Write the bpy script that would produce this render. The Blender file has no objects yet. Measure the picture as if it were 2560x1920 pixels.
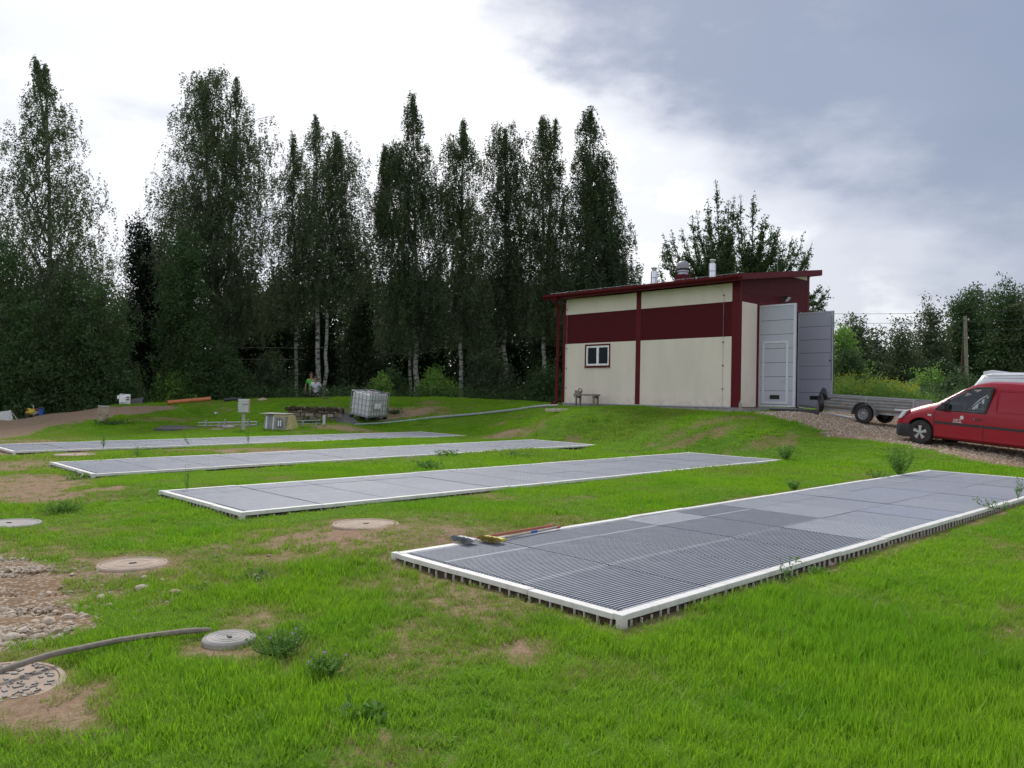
import bpy, bmesh, math, random
import numpy as np
from mathutils import Vector, Matrix

S = bpy.context.scene
C = S.collection
PI = math.pi
rad = math.radians
# ------------------------------------------------------------------ camera
EYE = 1.67
FPX = 1989.28                      # focal length in pixels of the 2560 px wide photograph
PITCH, ROLL = 0.0180087, 0.0207929
_cp, _sp, _cr, _sr = math.cos(PITCH), math.sin(PITCH), math.cos(ROLL), math.sin(ROLL)
FW = np.array([0, _cp, _sp]); _up = np.array([0, -_sp, _cp]); _rt = np.array([1., 0, 0])
RT = _rt * _cr + _up * _sr; UP = _up * _cr - _rt * _sr
cam_d = bpy.data.cameras.new('camera'); cam = bpy.data.objects.new('camera', cam_d); C.objects.link(cam)
cam.matrix_world = Matrix(((RT[0], UP[0], -FW[0], 0), (RT[1], UP[1], -FW[1], 0), (RT[2], UP[2], -FW[2], EYE), (0, 0, 0, 1)))
cam_d.sensor_width = 36; cam_d.lens = FPX / 2560 * 36; cam_d.clip_end = 3000; cam_d.clip_start = 0.05
S.camera = cam
# ------------------------------------------------------------------ light
SUN_AZ, SUN_EL = -12.0, 44.0       # degrees; azimuth from +Y towards +X
W = bpy.data.worlds.new('World'); S.world = W; W.use_nodes = True
wn, wl = W.node_tree.nodes, W.node_tree.links
wn.clear()
def wnode(t, **k):
    n = wn.new(t)
    for a, b in k.items(): setattr(n, a, b)
    return n
def wmath(op, a, b=None, c=None, clamp=False):
    n = wnode('ShaderNodeMath', operation=op, use_clamp=clamp)
    for i, v in enumerate((a, b, c)):
        if v is None: continue
        if isinstance(v, (int, float)): n.inputs[i].default_value = v
        else: wl.new(v, n.inputs[i])
    return n.outputs[0]
def wdot(vec, n3):
    n = wnode('ShaderNodeVectorMath', operation='DOT_PRODUCT')
    wl.new(vec, n.inputs[0]); n.inputs[1].default_value = tuple(n3); return n.outputs['Value']
def wmap(v, a, b, c=0.0, d=1.0, smooth=True):
    n = wnode('ShaderNodeMapRange'); n.interpolation_type = 'SMOOTHSTEP' if smooth else 'LINEAR'
    wl.new(v, n.inputs[0])
    for i, x in enumerate((a, b, c, d)): n.inputs[i + 1].default_value = x
    return n.outputs[0]
def wmix(f, a, b):
    n = wnode('ShaderNodeMix', data_type='RGBA')
    if isinstance(f, (int, float)): n.inputs[0].default_value = f
    else: wl.new(f, n.inputs[0])
    for i, v in ((6, a), (7, b)):
        if isinstance(v, tuple): n.inputs[i].default_value = v + (1,)
        else: wl.new(v, n.inputs[i])
    return n.outputs[2]
def wnoise(vec, scale, detail=6, rough=.55, stretch=(1, 1, 2.2), off=(0, 0, 0)):
    m = wnode('ShaderNodeMapping'); m.inputs['Scale'].default_value = stretch; m.inputs['Location'].default_value = off
    wl.new(vec, m.inputs['Vector'])
    n = wnode('ShaderNodeTexNoise'); n.inputs['Scale'].default_value = scale
    n.inputs['Detail'].default_value = detail; n.inputs['Roughness'].default_value = rough
    wl.new(m.outputs[0], n.inputs['Vector']); return n.outputs[0]
def pray(px, py):
    d = FW + RT * (px - 1280) / FPX - UP * (py - 960) / FPX
    return d / np.linalg.norm(d)
tc = wnode('ShaderNodeTexCoord'); vec = tc.outputs['Generated']
sky = wnode('ShaderNodeTexSky', sky_type='NISHITA'); sky.sun_disc = False
sky.sun_elevation = rad(SUN_EL); sky.sun_rotation = rad(SUN_AZ); sky.air_density = 1.2; sky.dust_density = 2.0
n1 = np.cross(pray(1180, 60), pray(2200, 640)); n1 /= np.linalg.norm(n1)
if n1 @ pray(2300, 150) < 0: n1 = -n1
big = wnoise(vec, 2.2, 7, .5); fine = wnoise(vec, 6.5, 8, .55, off=(3, 1, 2)); soft = wnoise(vec, 1.3, 4, .5, off=(7, 2, 5))
s = wdot(vec, n1)
s = wmath('ADD', s, wmath('MULTIPLY', wmath('SUBTRACT', big, .5), .40))
s = wmath('ADD', s, wmath('MULTIPLY', wmath('SUBTRACT', fine, .5), .20))
dark = wmap(s, -.04, .10)
far = wmap(wdot(vec, pray(2400, 250)), .20, .62)          # rain cloud cut short beyond the view so the unseen sky stays light
dark = wmath('MULTIPLY', dark, far)
low = wmap(wdot(vec, (0, 0, 1)), .02, .30)                # paler towards the horizon
dark = wmath('MULTIPLY', dark, wmath('MULTIPLY_ADD', low, .45, .55))
streak = wmap(wmath('ADD', wmath('MULTIPLY', fine, .6), wmath('MULTIPLY', big, .4)), .50, .66)
glow = wmap(wdot(vec, pray(880, 430)), .80, 1.0)
base = wmix(glow, (.47, .49, .55), (.66, .67, .71))
rim = wmath('MULTIPLY', wmap(s, -.26, -.06), wmap(s, .06, -.04)); base = wmix(wmath('MULTIPLY', streak, .75), base, (.34, .37, .455)); base = wmix(wmath('MULTIPLY', rim, wmap(fine, .42, .60)), base, (.80, .80, .82))
c_dark = wmix(wmap(soft, .35, .65), (.145, .182, .268), (.22, .257, .345))
col = wmix(dark, base, c_dark)
wisp = wmap(wnoise(vec, 4.0, 8, .6, off=(1, 9, 4)), .52, .72)
col = wmix(wmath('MULTIPLY', wmath('MULTIPLY', wisp, glow), .6), col, (.84, .84, .86))
hs = wnode('ShaderNodeHueSaturation'); wl.new(sky.outputs[0], hs.inputs['Color']); hs.inputs['Value'].default_value = .10
out = wmix(.93, hs.outputs[0], col)
bg = wnode('ShaderNodeBackground'); wl.new(out, bg.inputs[0]); bg.inputs[1].default_value = 1.0
wo = wnode('ShaderNodeOutputWorld'); wl.new(bg.outputs[0], wo.inputs[0])
sd = bpy.data.lights.new('sun', 'SUN'); sd.energy = 1.75; sd.angle = rad(14); sd.color = (1, .96, .90)
sun = bpy.data.objects.new('sun', sd); C.objects.link(sun)
_sv = Vector((math.sin(rad(SUN_AZ)) * math.cos(rad(SUN_EL)), math.cos(rad(SUN_AZ)) * math.cos(rad(SUN_EL)), math.sin(rad(SUN_EL))))
sun.rotation_euler = _sv.to_track_quat('Z', 'Y').to_euler(); sun.location = (0, 0, 30)
S.view_settings.view_transform = 'Standard'; S.view_settings.look = 'None'
S.view_settings.exposure = 0.60; S.view_settings.gamma = 1; S.view_settings.use_curve_mapping = False
S.render.engine = 'CYCLES'
S.render.resolution_x, S.render.resolution_y = 1024, 768

# ------------------------------------------------------------------ helpers
RNG = np.random.default_rng(11)
def ray(px, py):
    d = FW + RT * (px - 1280) / FPX - UP * (py - 960) / FPX
    return d / d[1]
def U(px, py, depth):
    p = ray(px, py) * depth; p[2] += EYE; return p
def to_px(p):
    p = np.array(p, float) - [0, 0, EYE]; d = p @ FW
    return 1280 + FPX * (p @ RT) / d, 960 - FPX * (p @ UP) / d

def value_noise(x, y, seed=0):
    xi = np.floor(x).astype(np.int64); yi = np.floor(y).astype(np.int64); fx = x - xi; fy = y - yi
    def h(a, b):
        n = (a * 374761393 + b * 668265263 + seed * 1442695041) & 0x7fffffff
        n = ((n ^ (n >> 13)) * 1274126177) & 0x7fffffff
        return ((n ^ (n >> 16)) & 0xffff) / 65535.0
    u = fx * fx * (3 - 2 * fx); v = fy * fy * (3 - 2 * fy)
    return (h(xi, yi) * (1 - u) + h(xi + 1, yi) * u) * (1 - v) + (h(xi, yi + 1) * (1 - u) + h(xi + 1, yi + 1) * u) * v
def fbm(x, y, sc, octv=4, seed=0, gain=.5):
    x = np.asarray(x, float) * sc; y = np.asarray(y, float) * sc; s_ = 0; a = 1; t = 0
    for i in range(octv):
        s_ = s_ + a * value_noise(x * 2 ** i + 17.3 * i + 500, y * 2 ** i - 9.1 * i + 500, seed + i); t += a; a *= gain
    return s_ / t
def sstep(a, b, x):
    t = np.clip((np.asarray(x, float) - a) / (b - a), 0, 1); return t * t * (3 - 2 * t)

class MB:
    """collects shapes for one mesh"""
    def __init__(s): s.v = []; s.f = []; s.m = []; s.n = 0
    def add(s, V, F, mi=0):
        V = [tuple(map(float, p)) for p in V]
        s.v += V; s.f += [tuple(i + s.n for i in f) for f in F]; s.m += [mi] * len(F); s.n += len(V); return s
    def box(s, x0, x1, y0, y1, z0, z1, mi=0):
        V = [(x0, y0, z0), (x1, y0, z0), (x1, y1, z0), (x0, y1, z0), (x0, y0, z1), (x1, y0, z1), (x1, y1, z1), (x0, y1, z1)]
        return s.add(V, [(0, 3, 2, 1), (4, 5, 6, 7), (0, 1, 5, 4), (1, 2, 6, 5), (2, 3, 7, 6), (3, 0, 4, 7)], mi)
    def hexa(s, V, mi=0):
        return s.add(V, [(0, 3, 2, 1), (4, 5, 6, 7), (0, 1, 5, 4), (1, 2, 6, 5), (2, 3, 7, 6), (3, 0, 4, 7)], mi)
    def tube(s, pts, r, n=8, mi=0, caps=True):
        pts = [np.array(p, float) for p in pts]
        rs = r if isinstance(r, (list, tuple, np.ndarray)) else [r] * len(pts)
        V = []; F = []; prev = None
        for i, p in enumerate(pts):
            t = pts[min(i + 1, len(pts) - 1)] - pts[max(i - 1, 0)]; t = t / (np.linalg.norm(t) + 1e-9)
            if prev is None:
                a = np.cross(t, [0, 0, 1.]) if abs(t[2]) < .9 else np.cross(t, [1., 0, 0])
            else: a = prev - t * (prev @ t)
            a /= np.linalg.norm(a) + 1e-9; prev = a; b = np.cross(t, a)
            for k in range(n):
                th = 2 * PI * k / n; V.append(p + rs[i] * (math.cos(th) * a + math.sin(th) * b))
        for i in range(len(pts) - 1):
            for k in range(n):
                F.append((i * n + k, i * n + (k + 1) % n, (i + 1) * n + (k + 1) % n, (i + 1) * n + k))
        if caps: F.append(tuple(range(n))[::-1]); F.append(tuple((len(pts) - 1) * n + k for k in range(n)))
        return s.add(V, F, mi)
    def lathe(s, prof, n=24, cen=(0, 0, 0), mi=0, axis='z', caps=True):
        V = []; F = []
        for r, z in prof:
            for k in range(n):
                th = 2 * PI * k / n; a, b = r * math.cos(th), r * math.sin(th)
                p = (a, b, z) if axis == 'z' else ((z, a, b) if axis == 'x' else (a, z, b))
                V.append((p[0] + cen[0], p[1] + cen[1], p[2] + cen[2]))
        for i in range(len(prof) - 1):
            for k in range(n): F.append((i * n + k, i * n + (k + 1) % n, (i + 1) * n + (k + 1) % n, (i + 1) * n + k))
        if caps and prof[0][0] > 1e-6: F.append(tuple(range(n))[::-1])
        if caps and prof[-1][0] > 1e-6: F.append(tuple((len(prof) - 1) * n + k for k in range(n)))
        return s.add(V, F, mi)
    def prism(s, poly, axis, a, b, mi=0):
        """poly of 2-D points extruded along axis between a and b"""
        def P(u, v, w): return {'x': (w, u, v), 'y': (u, w, v), 'z': (u, v, w)}[axis]
        n = len(poly); V = [P(u, v, a) for u, v in poly] + [P(u, v, b) for u, v in poly]
        F = [tuple(range(n))[::-1], tuple(range(n, 2 * n))] + [(i, (i + 1) % n, n + (i + 1) % n, n + i) for i in range(n)]
        return s.add(V, F, mi)
    def mesh(s, name, mats, smooth=False, bevel=0):
        me = bpy.data.meshes.new(name); me.from_pydata(s.v, [], s.f)
        for m in (mats if isinstance(mats, (list, tuple)) else [mats]): me.materials.append(m)
        if any(s.m): me.polygons.foreach_set('material_index', s.m)
        bm = bmesh.new(); bm.from_mesh(me); bmesh.ops.recalc_face_normals(bm, faces=bm.faces)
        if bevel:
            bmesh.ops.bevel(bm, geom=[e for e in bm.edges if e.calc_face_angle(0) > .5], offset=bevel, segments=2, affect='EDGES', profile=.6)
        bm.to_mesh(me); bm.free()
        if smooth:
            me.polygons.foreach_set('use_smooth', [True] * len(me.polygons))
            me.set_sharp_from_angle(angle=rad(38))
        me.update(); return me
    def build(s, name, mats, parent=None, **k):
        o = bpy.data.objects.new(name, s.mesh(name, mats, **k)); C.objects.link(o)
        if parent: o.parent = parent
        return o
def link(name, me, parent=None, loc=None, rz=0):
    o = bpy.data.objects.new(name, me); C.objects.link(o)
    if parent: o.parent = parent
    if loc is not None: o.location = loc
    o.rotation_euler = (0, 0, rz); return o
def tag(o, label=None, cat=None, group=None, kind=None):
    if label: o['label'] = label
    if cat: o['category'] = cat
    if group: o['group'] = group
    if kind: o['kind'] = kind
    return o
def thing(name, label, cat, loc=(0, 0, 0), rot=(0, 0, 0), group=None):
    o = bpy.data.objects.new(name, None); C.objects.link(o); o.empty_display_size = .2
    o.location = [float(v) for v in loc]; o.rotation_euler = rot
    return tag(o, label, cat, group)

# ------------------------------------------------------------------ materials
class NT:
    def __init__(s, name):
        s.mat = bpy.data.materials.new(name); s.mat.use_nodes = True
        s.n, s.l = s.mat.node_tree.nodes, s.mat.node_tree.links; s.n.clear()
        s.out = s.n.new('ShaderNodeOutputMaterial')
    def node(s, t, **k):
        n = s.n.new(t)
        for a, b in k.items(): setattr(n, a, b)
        return n
    def set(s, inp, v):
        if v is None: return
        if hasattr(v, 'is_linked') or hasattr(v, 'links'): s.l.new(v, inp)
        elif isinstance(v, tuple) and len(v) == 3 and inp.type == 'RGBA': inp.default_value = v + (1,)
        else: inp.default_value = v
    def math(s, op, a, b=None, c=None, clamp=False):
        n = s.node('ShaderNodeMath', operation=op, use_clamp=clamp)
        for i, v in enumerate((a, b, c)): s.set(n.inputs[i], v)
        return n.outputs[0]
    def mix(s, f, a, b, blend='MIX'):
        n = s.node('ShaderNodeMix', data_type='RGBA', blend_type=blend)
        s.set(n.inputs[0], f); s.set(n.inputs[6], a); s.set(n.inputs[7], b); return n.outputs[2]
    def noise(s, scale, detail=4, rough=.5, coord=None, stretch=None, out=0):
        if coord is None: coord = s.node('ShaderNodeTexCoord').outputs['Object']
        if stretch:
            m = s.node('ShaderNodeMapping'); m.inputs['Scale'].default_value = stretch; s.l.new(coord, m.inputs[0]); coord = m.outputs[0]
        n = s.node('ShaderNodeTexNoise'); s.l.new(coord, n.inputs['Vector'])
        n.inputs['Scale'].default_value = scale; n.inputs['Detail'].default_value = detail; n.inputs['Roughness'].default_value = rough
        return n.outputs[out]
    def ramp(s, v, a, b, c=0., d=1.):
        n = s.node('ShaderNodeMapRange'); n.interpolation_type = 'SMOOTHSTEP'; s.set(n.inputs[0], v)
        for i, x in enumerate((a, b, c, d)): n.inputs[i + 1].default_value = x
        return n.outputs[0]
    def bump(s, h, strength=.3, dist=.01, normal=None):
        n = s.node('ShaderNodeBump'); s.l.new(h, n.inputs['Height']); n.inputs['Strength'].default_value = strength
        n.inputs['Distance'].default_value = dist
        if normal: s.l.new(normal, n.inputs['Normal'])
        return n.outputs[0]
    def bsdf(s, color, rough=.6, metal=0., normal=None, **k):
        b = s.node('ShaderNodeBsdfPrincipled'); s.set(b.inputs['Base Color'], color); s.set(b.inputs['Roughness'], rough)
        s.set(b.inputs['Metallic'], metal)
        if normal: s.l.new(normal, b.inputs['Normal'])
        for a, v in k.items(): s.set(b.inputs[a], v)
        s.l.new(b.outputs[0], s.out.inputs[0]); return b
def world_pos(nt): return nt.node('ShaderNodeNewGeometry').outputs['Position']
def mat_plain(name, col, rough=.6, metal=0., var=.12, scale=6, dirt=None, bump=.0, bscale=60, coat=0, spec=.5):
    t = NT(name); n = t.noise(scale, 5, .6)
    c = t.mix(t.ramp(n, .3, .7), tuple(x * (1 - var) for x in col), tuple(min(1, x * (1 + var)) for x in col))
    if dirt:
        d = t.ramp(t.noise(scale * .45, 6, .7), .50, .72, 0, dirt[1]); c = t.mix(d, c, dirt[0])
    nr = t.bump(t.noise(bscale, 3, .6), bump, .01) if bump else None
    r = t.math('ADD', t.math('MULTIPLY', t.math('SUBTRACT', n, .5), .25), rough, clamp=True)
    k = {'Specular IOR Level': spec}
    if coat: k['Coat Weight'] = coat; k['Coat Roughness'] = .08
    t.bsdf(c, r, metal, nr, **k); return t.mat
def mat_leaf(name, c1, c2, trans=.35, rough=.55):
    t = NT(name)
    a = t.node('ShaderNodeAttribute', attribute_name='tint').outputs['Fac']
    nn = t.noise(.7, 3, .5, world_pos(t))
    c = t.mix(t.math('ADD', t.math('MULTIPLY', a, .75), t.math('MULTIPLY', t.ramp(nn, .35, .65), .25)), c1, c2)
    b = t.node('ShaderNodeBsdfPrincipled'); t.l.new(c, b.inputs['Base Color']); b.inputs['Roughness'].default_value = rough
    b.inputs['Specular IOR Level'].default_value = .3
    tr = t.node('ShaderNodeBsdfTranslucent'); c2_ = t.mix(.5, c, tuple(x * 1.25 for x in c2)); t.l.new(c2_, tr.inputs[0])
    m = t.node('ShaderNodeMixShader'); m.inputs[0].default_value = trans
    t.l.new(b.outputs[0], m.inputs[1]); t.l.new(tr.outputs[0], m.inputs[2]); t.l.new(m.outputs[0], t.out.inputs[0]); return t.mat
def mat_grassblade(name):
    t = NT(name)
    a = t.node('ShaderNodeAttribute', attribute_name='dry', attribute_type='INSTANCER').outputs['Fac']
    r = t.node('ShaderNodeAttribute', attribute_name='rnd', attribute_type='INSTANCER').outputs['Fac']
    tint = t.node('ShaderNodeAttribute', attribute_name='tint').outputs['Fac']
    fresh = t.mix(r, (.150, .390, .016), (.310, .545, .024))
    fresh = t.mix(t.math('MULTIPLY', tint, .5), fresh, (.30, .50, .04))
    c = t.mix(a, fresh, (.30, .31, .08))
    c = t.mix(t.ramp(t.math('MULTIPLY', a, tint), .55, .95), c, (.34, .27, .13))
    b = t.node('ShaderNodeBsdfPrincipled'); t.l.new(c, b.inputs['Base Color']); b.inputs['Roughness'].default_value = .55
    b.inputs['Specular IOR Level'].default_value = .25
    tr = t.node('ShaderNodeBsdfTranslucent'); t.l.new(t.mix(.5, c, (.2, .42, .015)), tr.inputs[0])
    m = t.node('ShaderNodeMixShader'); m.inputs[0].default_value = .56
    t.l.new(b.outputs[0], m.inputs[1]); t.l.new(tr.outputs[0], m.inputs[2]); t.l.new(m.outputs[0], t.out.inputs[0]); return t.mat

M = {}
M['maroon'] = mat_plain('maroon_sheet', (.115, .007, .012), .5, var=.06, spec=.18, scale=2, bump=.05, bscale=200, dirt=((.12, .03, .03), .3))
def mat_panel(name, col, step=.05, amp=.25, dirt=(.35, .30, .22), spec=.4):
    t = NT(name); co = t.node('ShaderNodeTexCoord').outputs['Object']
    w = t.node('ShaderNodeTexWave', wave_type='BANDS', bands_direction='Z'); t.l.new(co, w.inputs['Vector']); w.inputs['Scale'].default_value = .314 / step / 3.14 * 1.6
    w.inputs['Distortion'].default_value = 0
    g = t.noise(400, 2, .5, co, (1, 1, .2))
    h = t.math('ADD', w.outputs['Fac'], t.math('MULTIPLY', g, .4))
    n = t.noise(1.3, 5, .6, co, (1, 1, .35))
    sep = t.node('ShaderNodeSeparateXYZ'); t.l.new(co, sep.inputs[0])
    splash = t.math('MULTIPLY', t.ramp(sep.outputs[2], .0, .45, 1, 0), t.ramp(t.noise(5, 5, .7, co), .35, .75))
    c = t.mix(t.ramp(n, .3, .7), tuple(x * .95 for x in col), tuple(x * 1.04 for x in col))
    c = t.mix(t.math('MULTIPLY', splash, .45), c, dirt)
    t.bsdf(c, .5, 0, t.bump(h, amp, .002), **{'Specular IOR Level': spec}); return t.mat
M['cream'] = mat_panel('cream_sandwich_panel', (.79, .71, .605))
M['maroon_panel'] = mat_panel('maroon_sandwich_panel', (.085, .0065, .0105), dirt=(.12, .03, .03), spec=.12)
M['door_grey'] = mat_panel('grey_door_panel', (.50, .51, .60), .035, .15)
M['alu'] = mat_plain('door_frame_aluminium', (.47, .49, .57), .35, .3, .05)
M['alu_light'] = mat_plain('pale_aluminium_trim', (.66, .68, .74), .35, .2, .05)
M['seal'] = mat_plain('black_rubber', (.018, .018, .02), .7)
M['steel_dark'] = mat_plain('dark_steel', (.07, .07, .075), .5, .6)
M['chrome'] = mat_plain('stainless_flue', (.72, .73, .75), .16, 1.0, .04)
M['galv'] = mat_plain('galvanised_steel', (.42, .43, .45), .42, .8, .12, 18)
M['concrete'] = mat_plain('grey_concrete', (.33, .31, .29), .9, 0, .18, 5, ((.2, .18, .15), .5), .4, 45)
M['concrete_pale'] = mat_plain('pale_concrete', (.46, .44, .41), .9, 0, .15, 6, ((.36, .27, .2), .7), .4, 40)
M['white_plastic'] = mat_plain('white_frame_plastic', (.88, .88, .90), .35)
M['rim'] = mat_plain('white_painted_rim', (.78, .76, .72), .6, 0, .06, 9, ((.42, .33, .26), .55), .25, 50)
M['soil'] = mat_plain('raw_soil', (.085, .055, .038), .95, 0, .3, 20, None, .6, 60)
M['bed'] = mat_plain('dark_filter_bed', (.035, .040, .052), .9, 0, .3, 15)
M['white_paint'] = mat_plain('white_car_paint', (.74, .76, .78), .3, 0, .03, coat=.6)
M['grey_plastic'] = mat_plain('pale_grey_plastic', (.56, .57, .56), .5, 0, .06)
M['red_handle'] = mat_plain('red_broom_handle', (.42, .11, .08), .5)
M['tyre'] = mat_plain('tyre_rubber', (.03, .03, .032), .8, 0, .2, 20, ((.12, .10, .08), .6))
M['black_plastic'] = mat_plain('black_car_plastic', (.028, .03, .036), .55, 0, .1, 20, ((.08, .07, .06), .4))
M['hub'] = mat_plain('silver_hub_cap', (.50, .50, .51), .35, .5, .06)
M['wood_grey'] = mat_plain('weathered_grey_wood', (.24, .205, .17), .85, 0, .25, 14, ((.11, .09, .07), .6), .5, 90)
M['orange'] = mat_plain('orange_sewer_pipe', (.62, .20, .075), .45, 0, .1, 3, ((.30, .15, .08), .5))
M['pvc_grey'] = mat_plain('grey_sewer_pipe', (.30, .32, .34), .45, 0, .08)
M['pvc_black'] = mat_plain('black_pipe', (.03, .032, .038), .45)
M['mesh_sheet'] = mat_plain('dark_grey_sheet', (.10, .095, .095), .8, 0, .2, 10)
M['skin'] = mat_plain('skin', (.42, .22, .15), .55, 0, .05)
M['hair'] = mat_plain('dark_hair', (.05, .035, .025), .7)
M['green_shirt'] = mat_plain('green_shirt_cloth', (.10, .52, .07), .8)
M['white_shirt'] = mat_plain('white_shirt_cloth', (.66, .67, .74), .8)
M['trousers'] = mat_plain('dark_trousers_cloth', (.022, .022, .026), .85)
M['blue'] = mat_plain('blue_plastic', (.03, .12, .45), .4)
M['yellow'] = mat_plain('yellow_paint', (.60, .48, .05), .5)
M['red_paint'] = mat_plain('faded_red_paint', (.36, .04, .03), .5)
M['stone'] = mat_plain('pale_limestone', (.52, .44, .35), .9, 0, .22, 9, ((.36, .24, .15), .6), .5, 40)
M['ibc'] = mat_plain('milky_plastic_tank', (.70, .70, .72), .4, 0, .05)
M['ridge_foam'] = mat_plain('yellowed_foam', (.52, .44, .20), .9, 0, .2, 12, None, .5, 50)
M['trailer_rib'] = mat_plain('trailer_rib_sheet', (.36, .36, .355), .5, .2, .12, 8, ((.18, .15, .12), .5))
M['trailer_grey'] = mat_plain('dirty_trailer_sheet', (.23, .225, .22), .5, .2, .15, 8, ((.15, .12, .09), .5))
M['sheet_grey'] = mat_plain('grey_sheet_metal', (.33, .33, .35), .5, .2, .1, 8, ((.2, .17, .14), .5))
M['bark'] = mat_plain('dark_bark', (.075, .058, .045), .95, 0, .3, 15, None, .7, 30)
M['pine_bark'] = mat_plain('orange_pine_bark', (.22, .09, .045), .9, 0, .3, 10, None, .6, 20)
t = NT('birch_bark'); co = t.node('ShaderNodeTexCoord').outputs['Object']
bands = t.ramp(t.noise(2.6, 5, .7, co, (1.2, 1.2, 3.5)), .46, .60)
t.bsdf(t.mix(bands, (.38, .365, .34), (.04, .036, .033)), .8, 0, t.bump(bands, .4, .01)); M['birch_bark'] = t.mat
t = NT('red_car_paint'); co = t.node('ShaderNodeTexCoord').outputs['Object']
sep = t.node('ShaderNodeSeparateXYZ'); t.l.new(co, sep.inputs[0])
dust = t.math('MULTIPLY', t.ramp(sep.outputs[2], .02, .42, 1, .08), t.ramp(t.noise(2.2, 5, .6, co, (1, 1, 2)), .32, .7))
t.bsdf(t.mix(t.math('MULTIPLY', dust, .34), (.36, .005, .022), (.34, .16, .15)), t.math('ADD', .34, t.math('MULTIPLY', dust, .4)), 0,
       **{'Specular IOR Level': .3, 'Coat Weight': .3, 'Coat Roughness': .12}); M['red_car'] = t.mat
t = NT('window_glass'); t.bsdf((.012, .015, .02), .03, 0, **{'Specular IOR Level': .12}); M['glass'] = t.mat
t = NT('car_glass'); g = t.node('ShaderNodeBsdfGlossy'); g.inputs['Roughness'].default_value = .02; g.inputs[0].default_value = (.9, .95, 1, 1)
tr = t.node('ShaderNodeBsdfTransparent'); tr.inputs[0].default_value = (.80, .89, .88, 1)
fr = t.node('ShaderNodeFresnel'); fr.inputs[0].default_value = 1.5; m = t.node('ShaderNodeMixShader')
t.l.new(t.math('ADD', fr.outputs[0], .02), m.inputs[0]); t.l.new(tr.outputs[0], m.inputs[1]); t.l.new(g.outputs[0], m.inputs[2]); t.l.new(m.outputs[0], t.out.inputs[0]); M['car_glass'] = t.mat
t = NT('headlight_glass'); t.bsdf((.75, .77, .8), .08, .3); M['lamp_glass'] = t.mat
M['orange_lamp'] = mat_plain('orange_reflector', (.75, .22, .02), .3)
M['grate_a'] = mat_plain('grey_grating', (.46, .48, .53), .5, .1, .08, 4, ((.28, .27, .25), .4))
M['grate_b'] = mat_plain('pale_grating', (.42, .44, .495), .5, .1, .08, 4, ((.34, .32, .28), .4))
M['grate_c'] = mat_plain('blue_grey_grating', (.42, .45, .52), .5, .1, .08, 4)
M['grate_side'] = mat_plain('shaded_grating_sides', (.22, .24, .285), .6, 0, .1, 6)  # bar sides darker than the tops: shade between bars put into the colour
M['leaf_birch'] = mat_leaf('birch_leaves', (.062, .086, .042), (.125, .160, .074), .34)
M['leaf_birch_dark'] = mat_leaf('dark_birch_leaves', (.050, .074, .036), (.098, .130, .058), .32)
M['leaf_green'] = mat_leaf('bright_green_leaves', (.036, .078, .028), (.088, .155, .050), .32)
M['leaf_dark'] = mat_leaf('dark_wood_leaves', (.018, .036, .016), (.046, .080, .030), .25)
M['needle'] = mat_leaf('conifer_needles', (.008, .018, .010), (.020, .038, .018), .1)
M['leaf_bush'] = mat_leaf('bush_leaves', (.11, .23, .04), (.24, .40, .08), .4)
M['leaf_yellow'] = mat_leaf('goldenrod_tops', (.24, .30, .03), (.46, .44, .04), .35)
M['leaf_weed'] = mat_leaf('weed_leaves', (.065, .165, .03), (.18, .33, .06), .4)
M['flower'] = mat_plain('small_flowers', (.45, .25, .55), .7)
M['grass'] = mat_grassblade('grass_blades')

# ------------------------------------------------------------------ the four filter beds (top corner points, metres)
BEDS = [dict(B=(.807, 5.6, .161), A=(-1.095, 7.556, .184), C=(11.133, 15.64, .255), D=(9.231, 17.596, .278)),
        dict(B=(-3.417, 10.185, .134), A=(-5.325, 12.134, .149), C=(6.878, 20.257, .249), D=(4.97, 22.207, .264)),
        dict(B=(-7.65, 14.605, .12), A=(-9.558, 16.555, .141), C=(2.642, 24.681, .287), D=(.733, 26.631, .308)),
        dict(B=(-11.9, 19.087, .147), A=(-13.815, 21.029, .165), C=(-1.643, 29.199, .273), D=(-3.559, 31.141, .291))]
for b in BEDS:
    for k in b: b[k] = np.array(b[k])
def bed_uv(b, x, y):
    u = (b['C'] - b['B'])[:2]; v = (b['A'] - b['B'])[:2]; lu, lv = np.hypot(*u), np.hypot(*v)
    dx, dy = x - b['B'][0], y - b['B'][1]
    return (dx * u[0] + dy * u[1]) / lu, (dx * v[0] + dy * v[1]) / lv, lu, lv
# building frame: local X runs along the gable, local Y along the long wall
BC = np.array([7.658, 26.854]); BYAW = .7607; BZ = 1.52; BL, BG = 8.10, 4.98
BX = np.array([math.cos(BYAW), math.sin(BYAW)]); BY = np.array([-math.sin(BYAW), math.cos(BYAW)])
def bl_uv(x, y):
    dx, dy = x - BC[0], y - BC[1]; return dx * BX[0] + dy * BX[1], dx * BY[0] + dy * BY[1]
def Bw(a, b, z=0): p = BC + a * BX + b * BY; return np.array([p[0], p[1], BZ + z])

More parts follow.
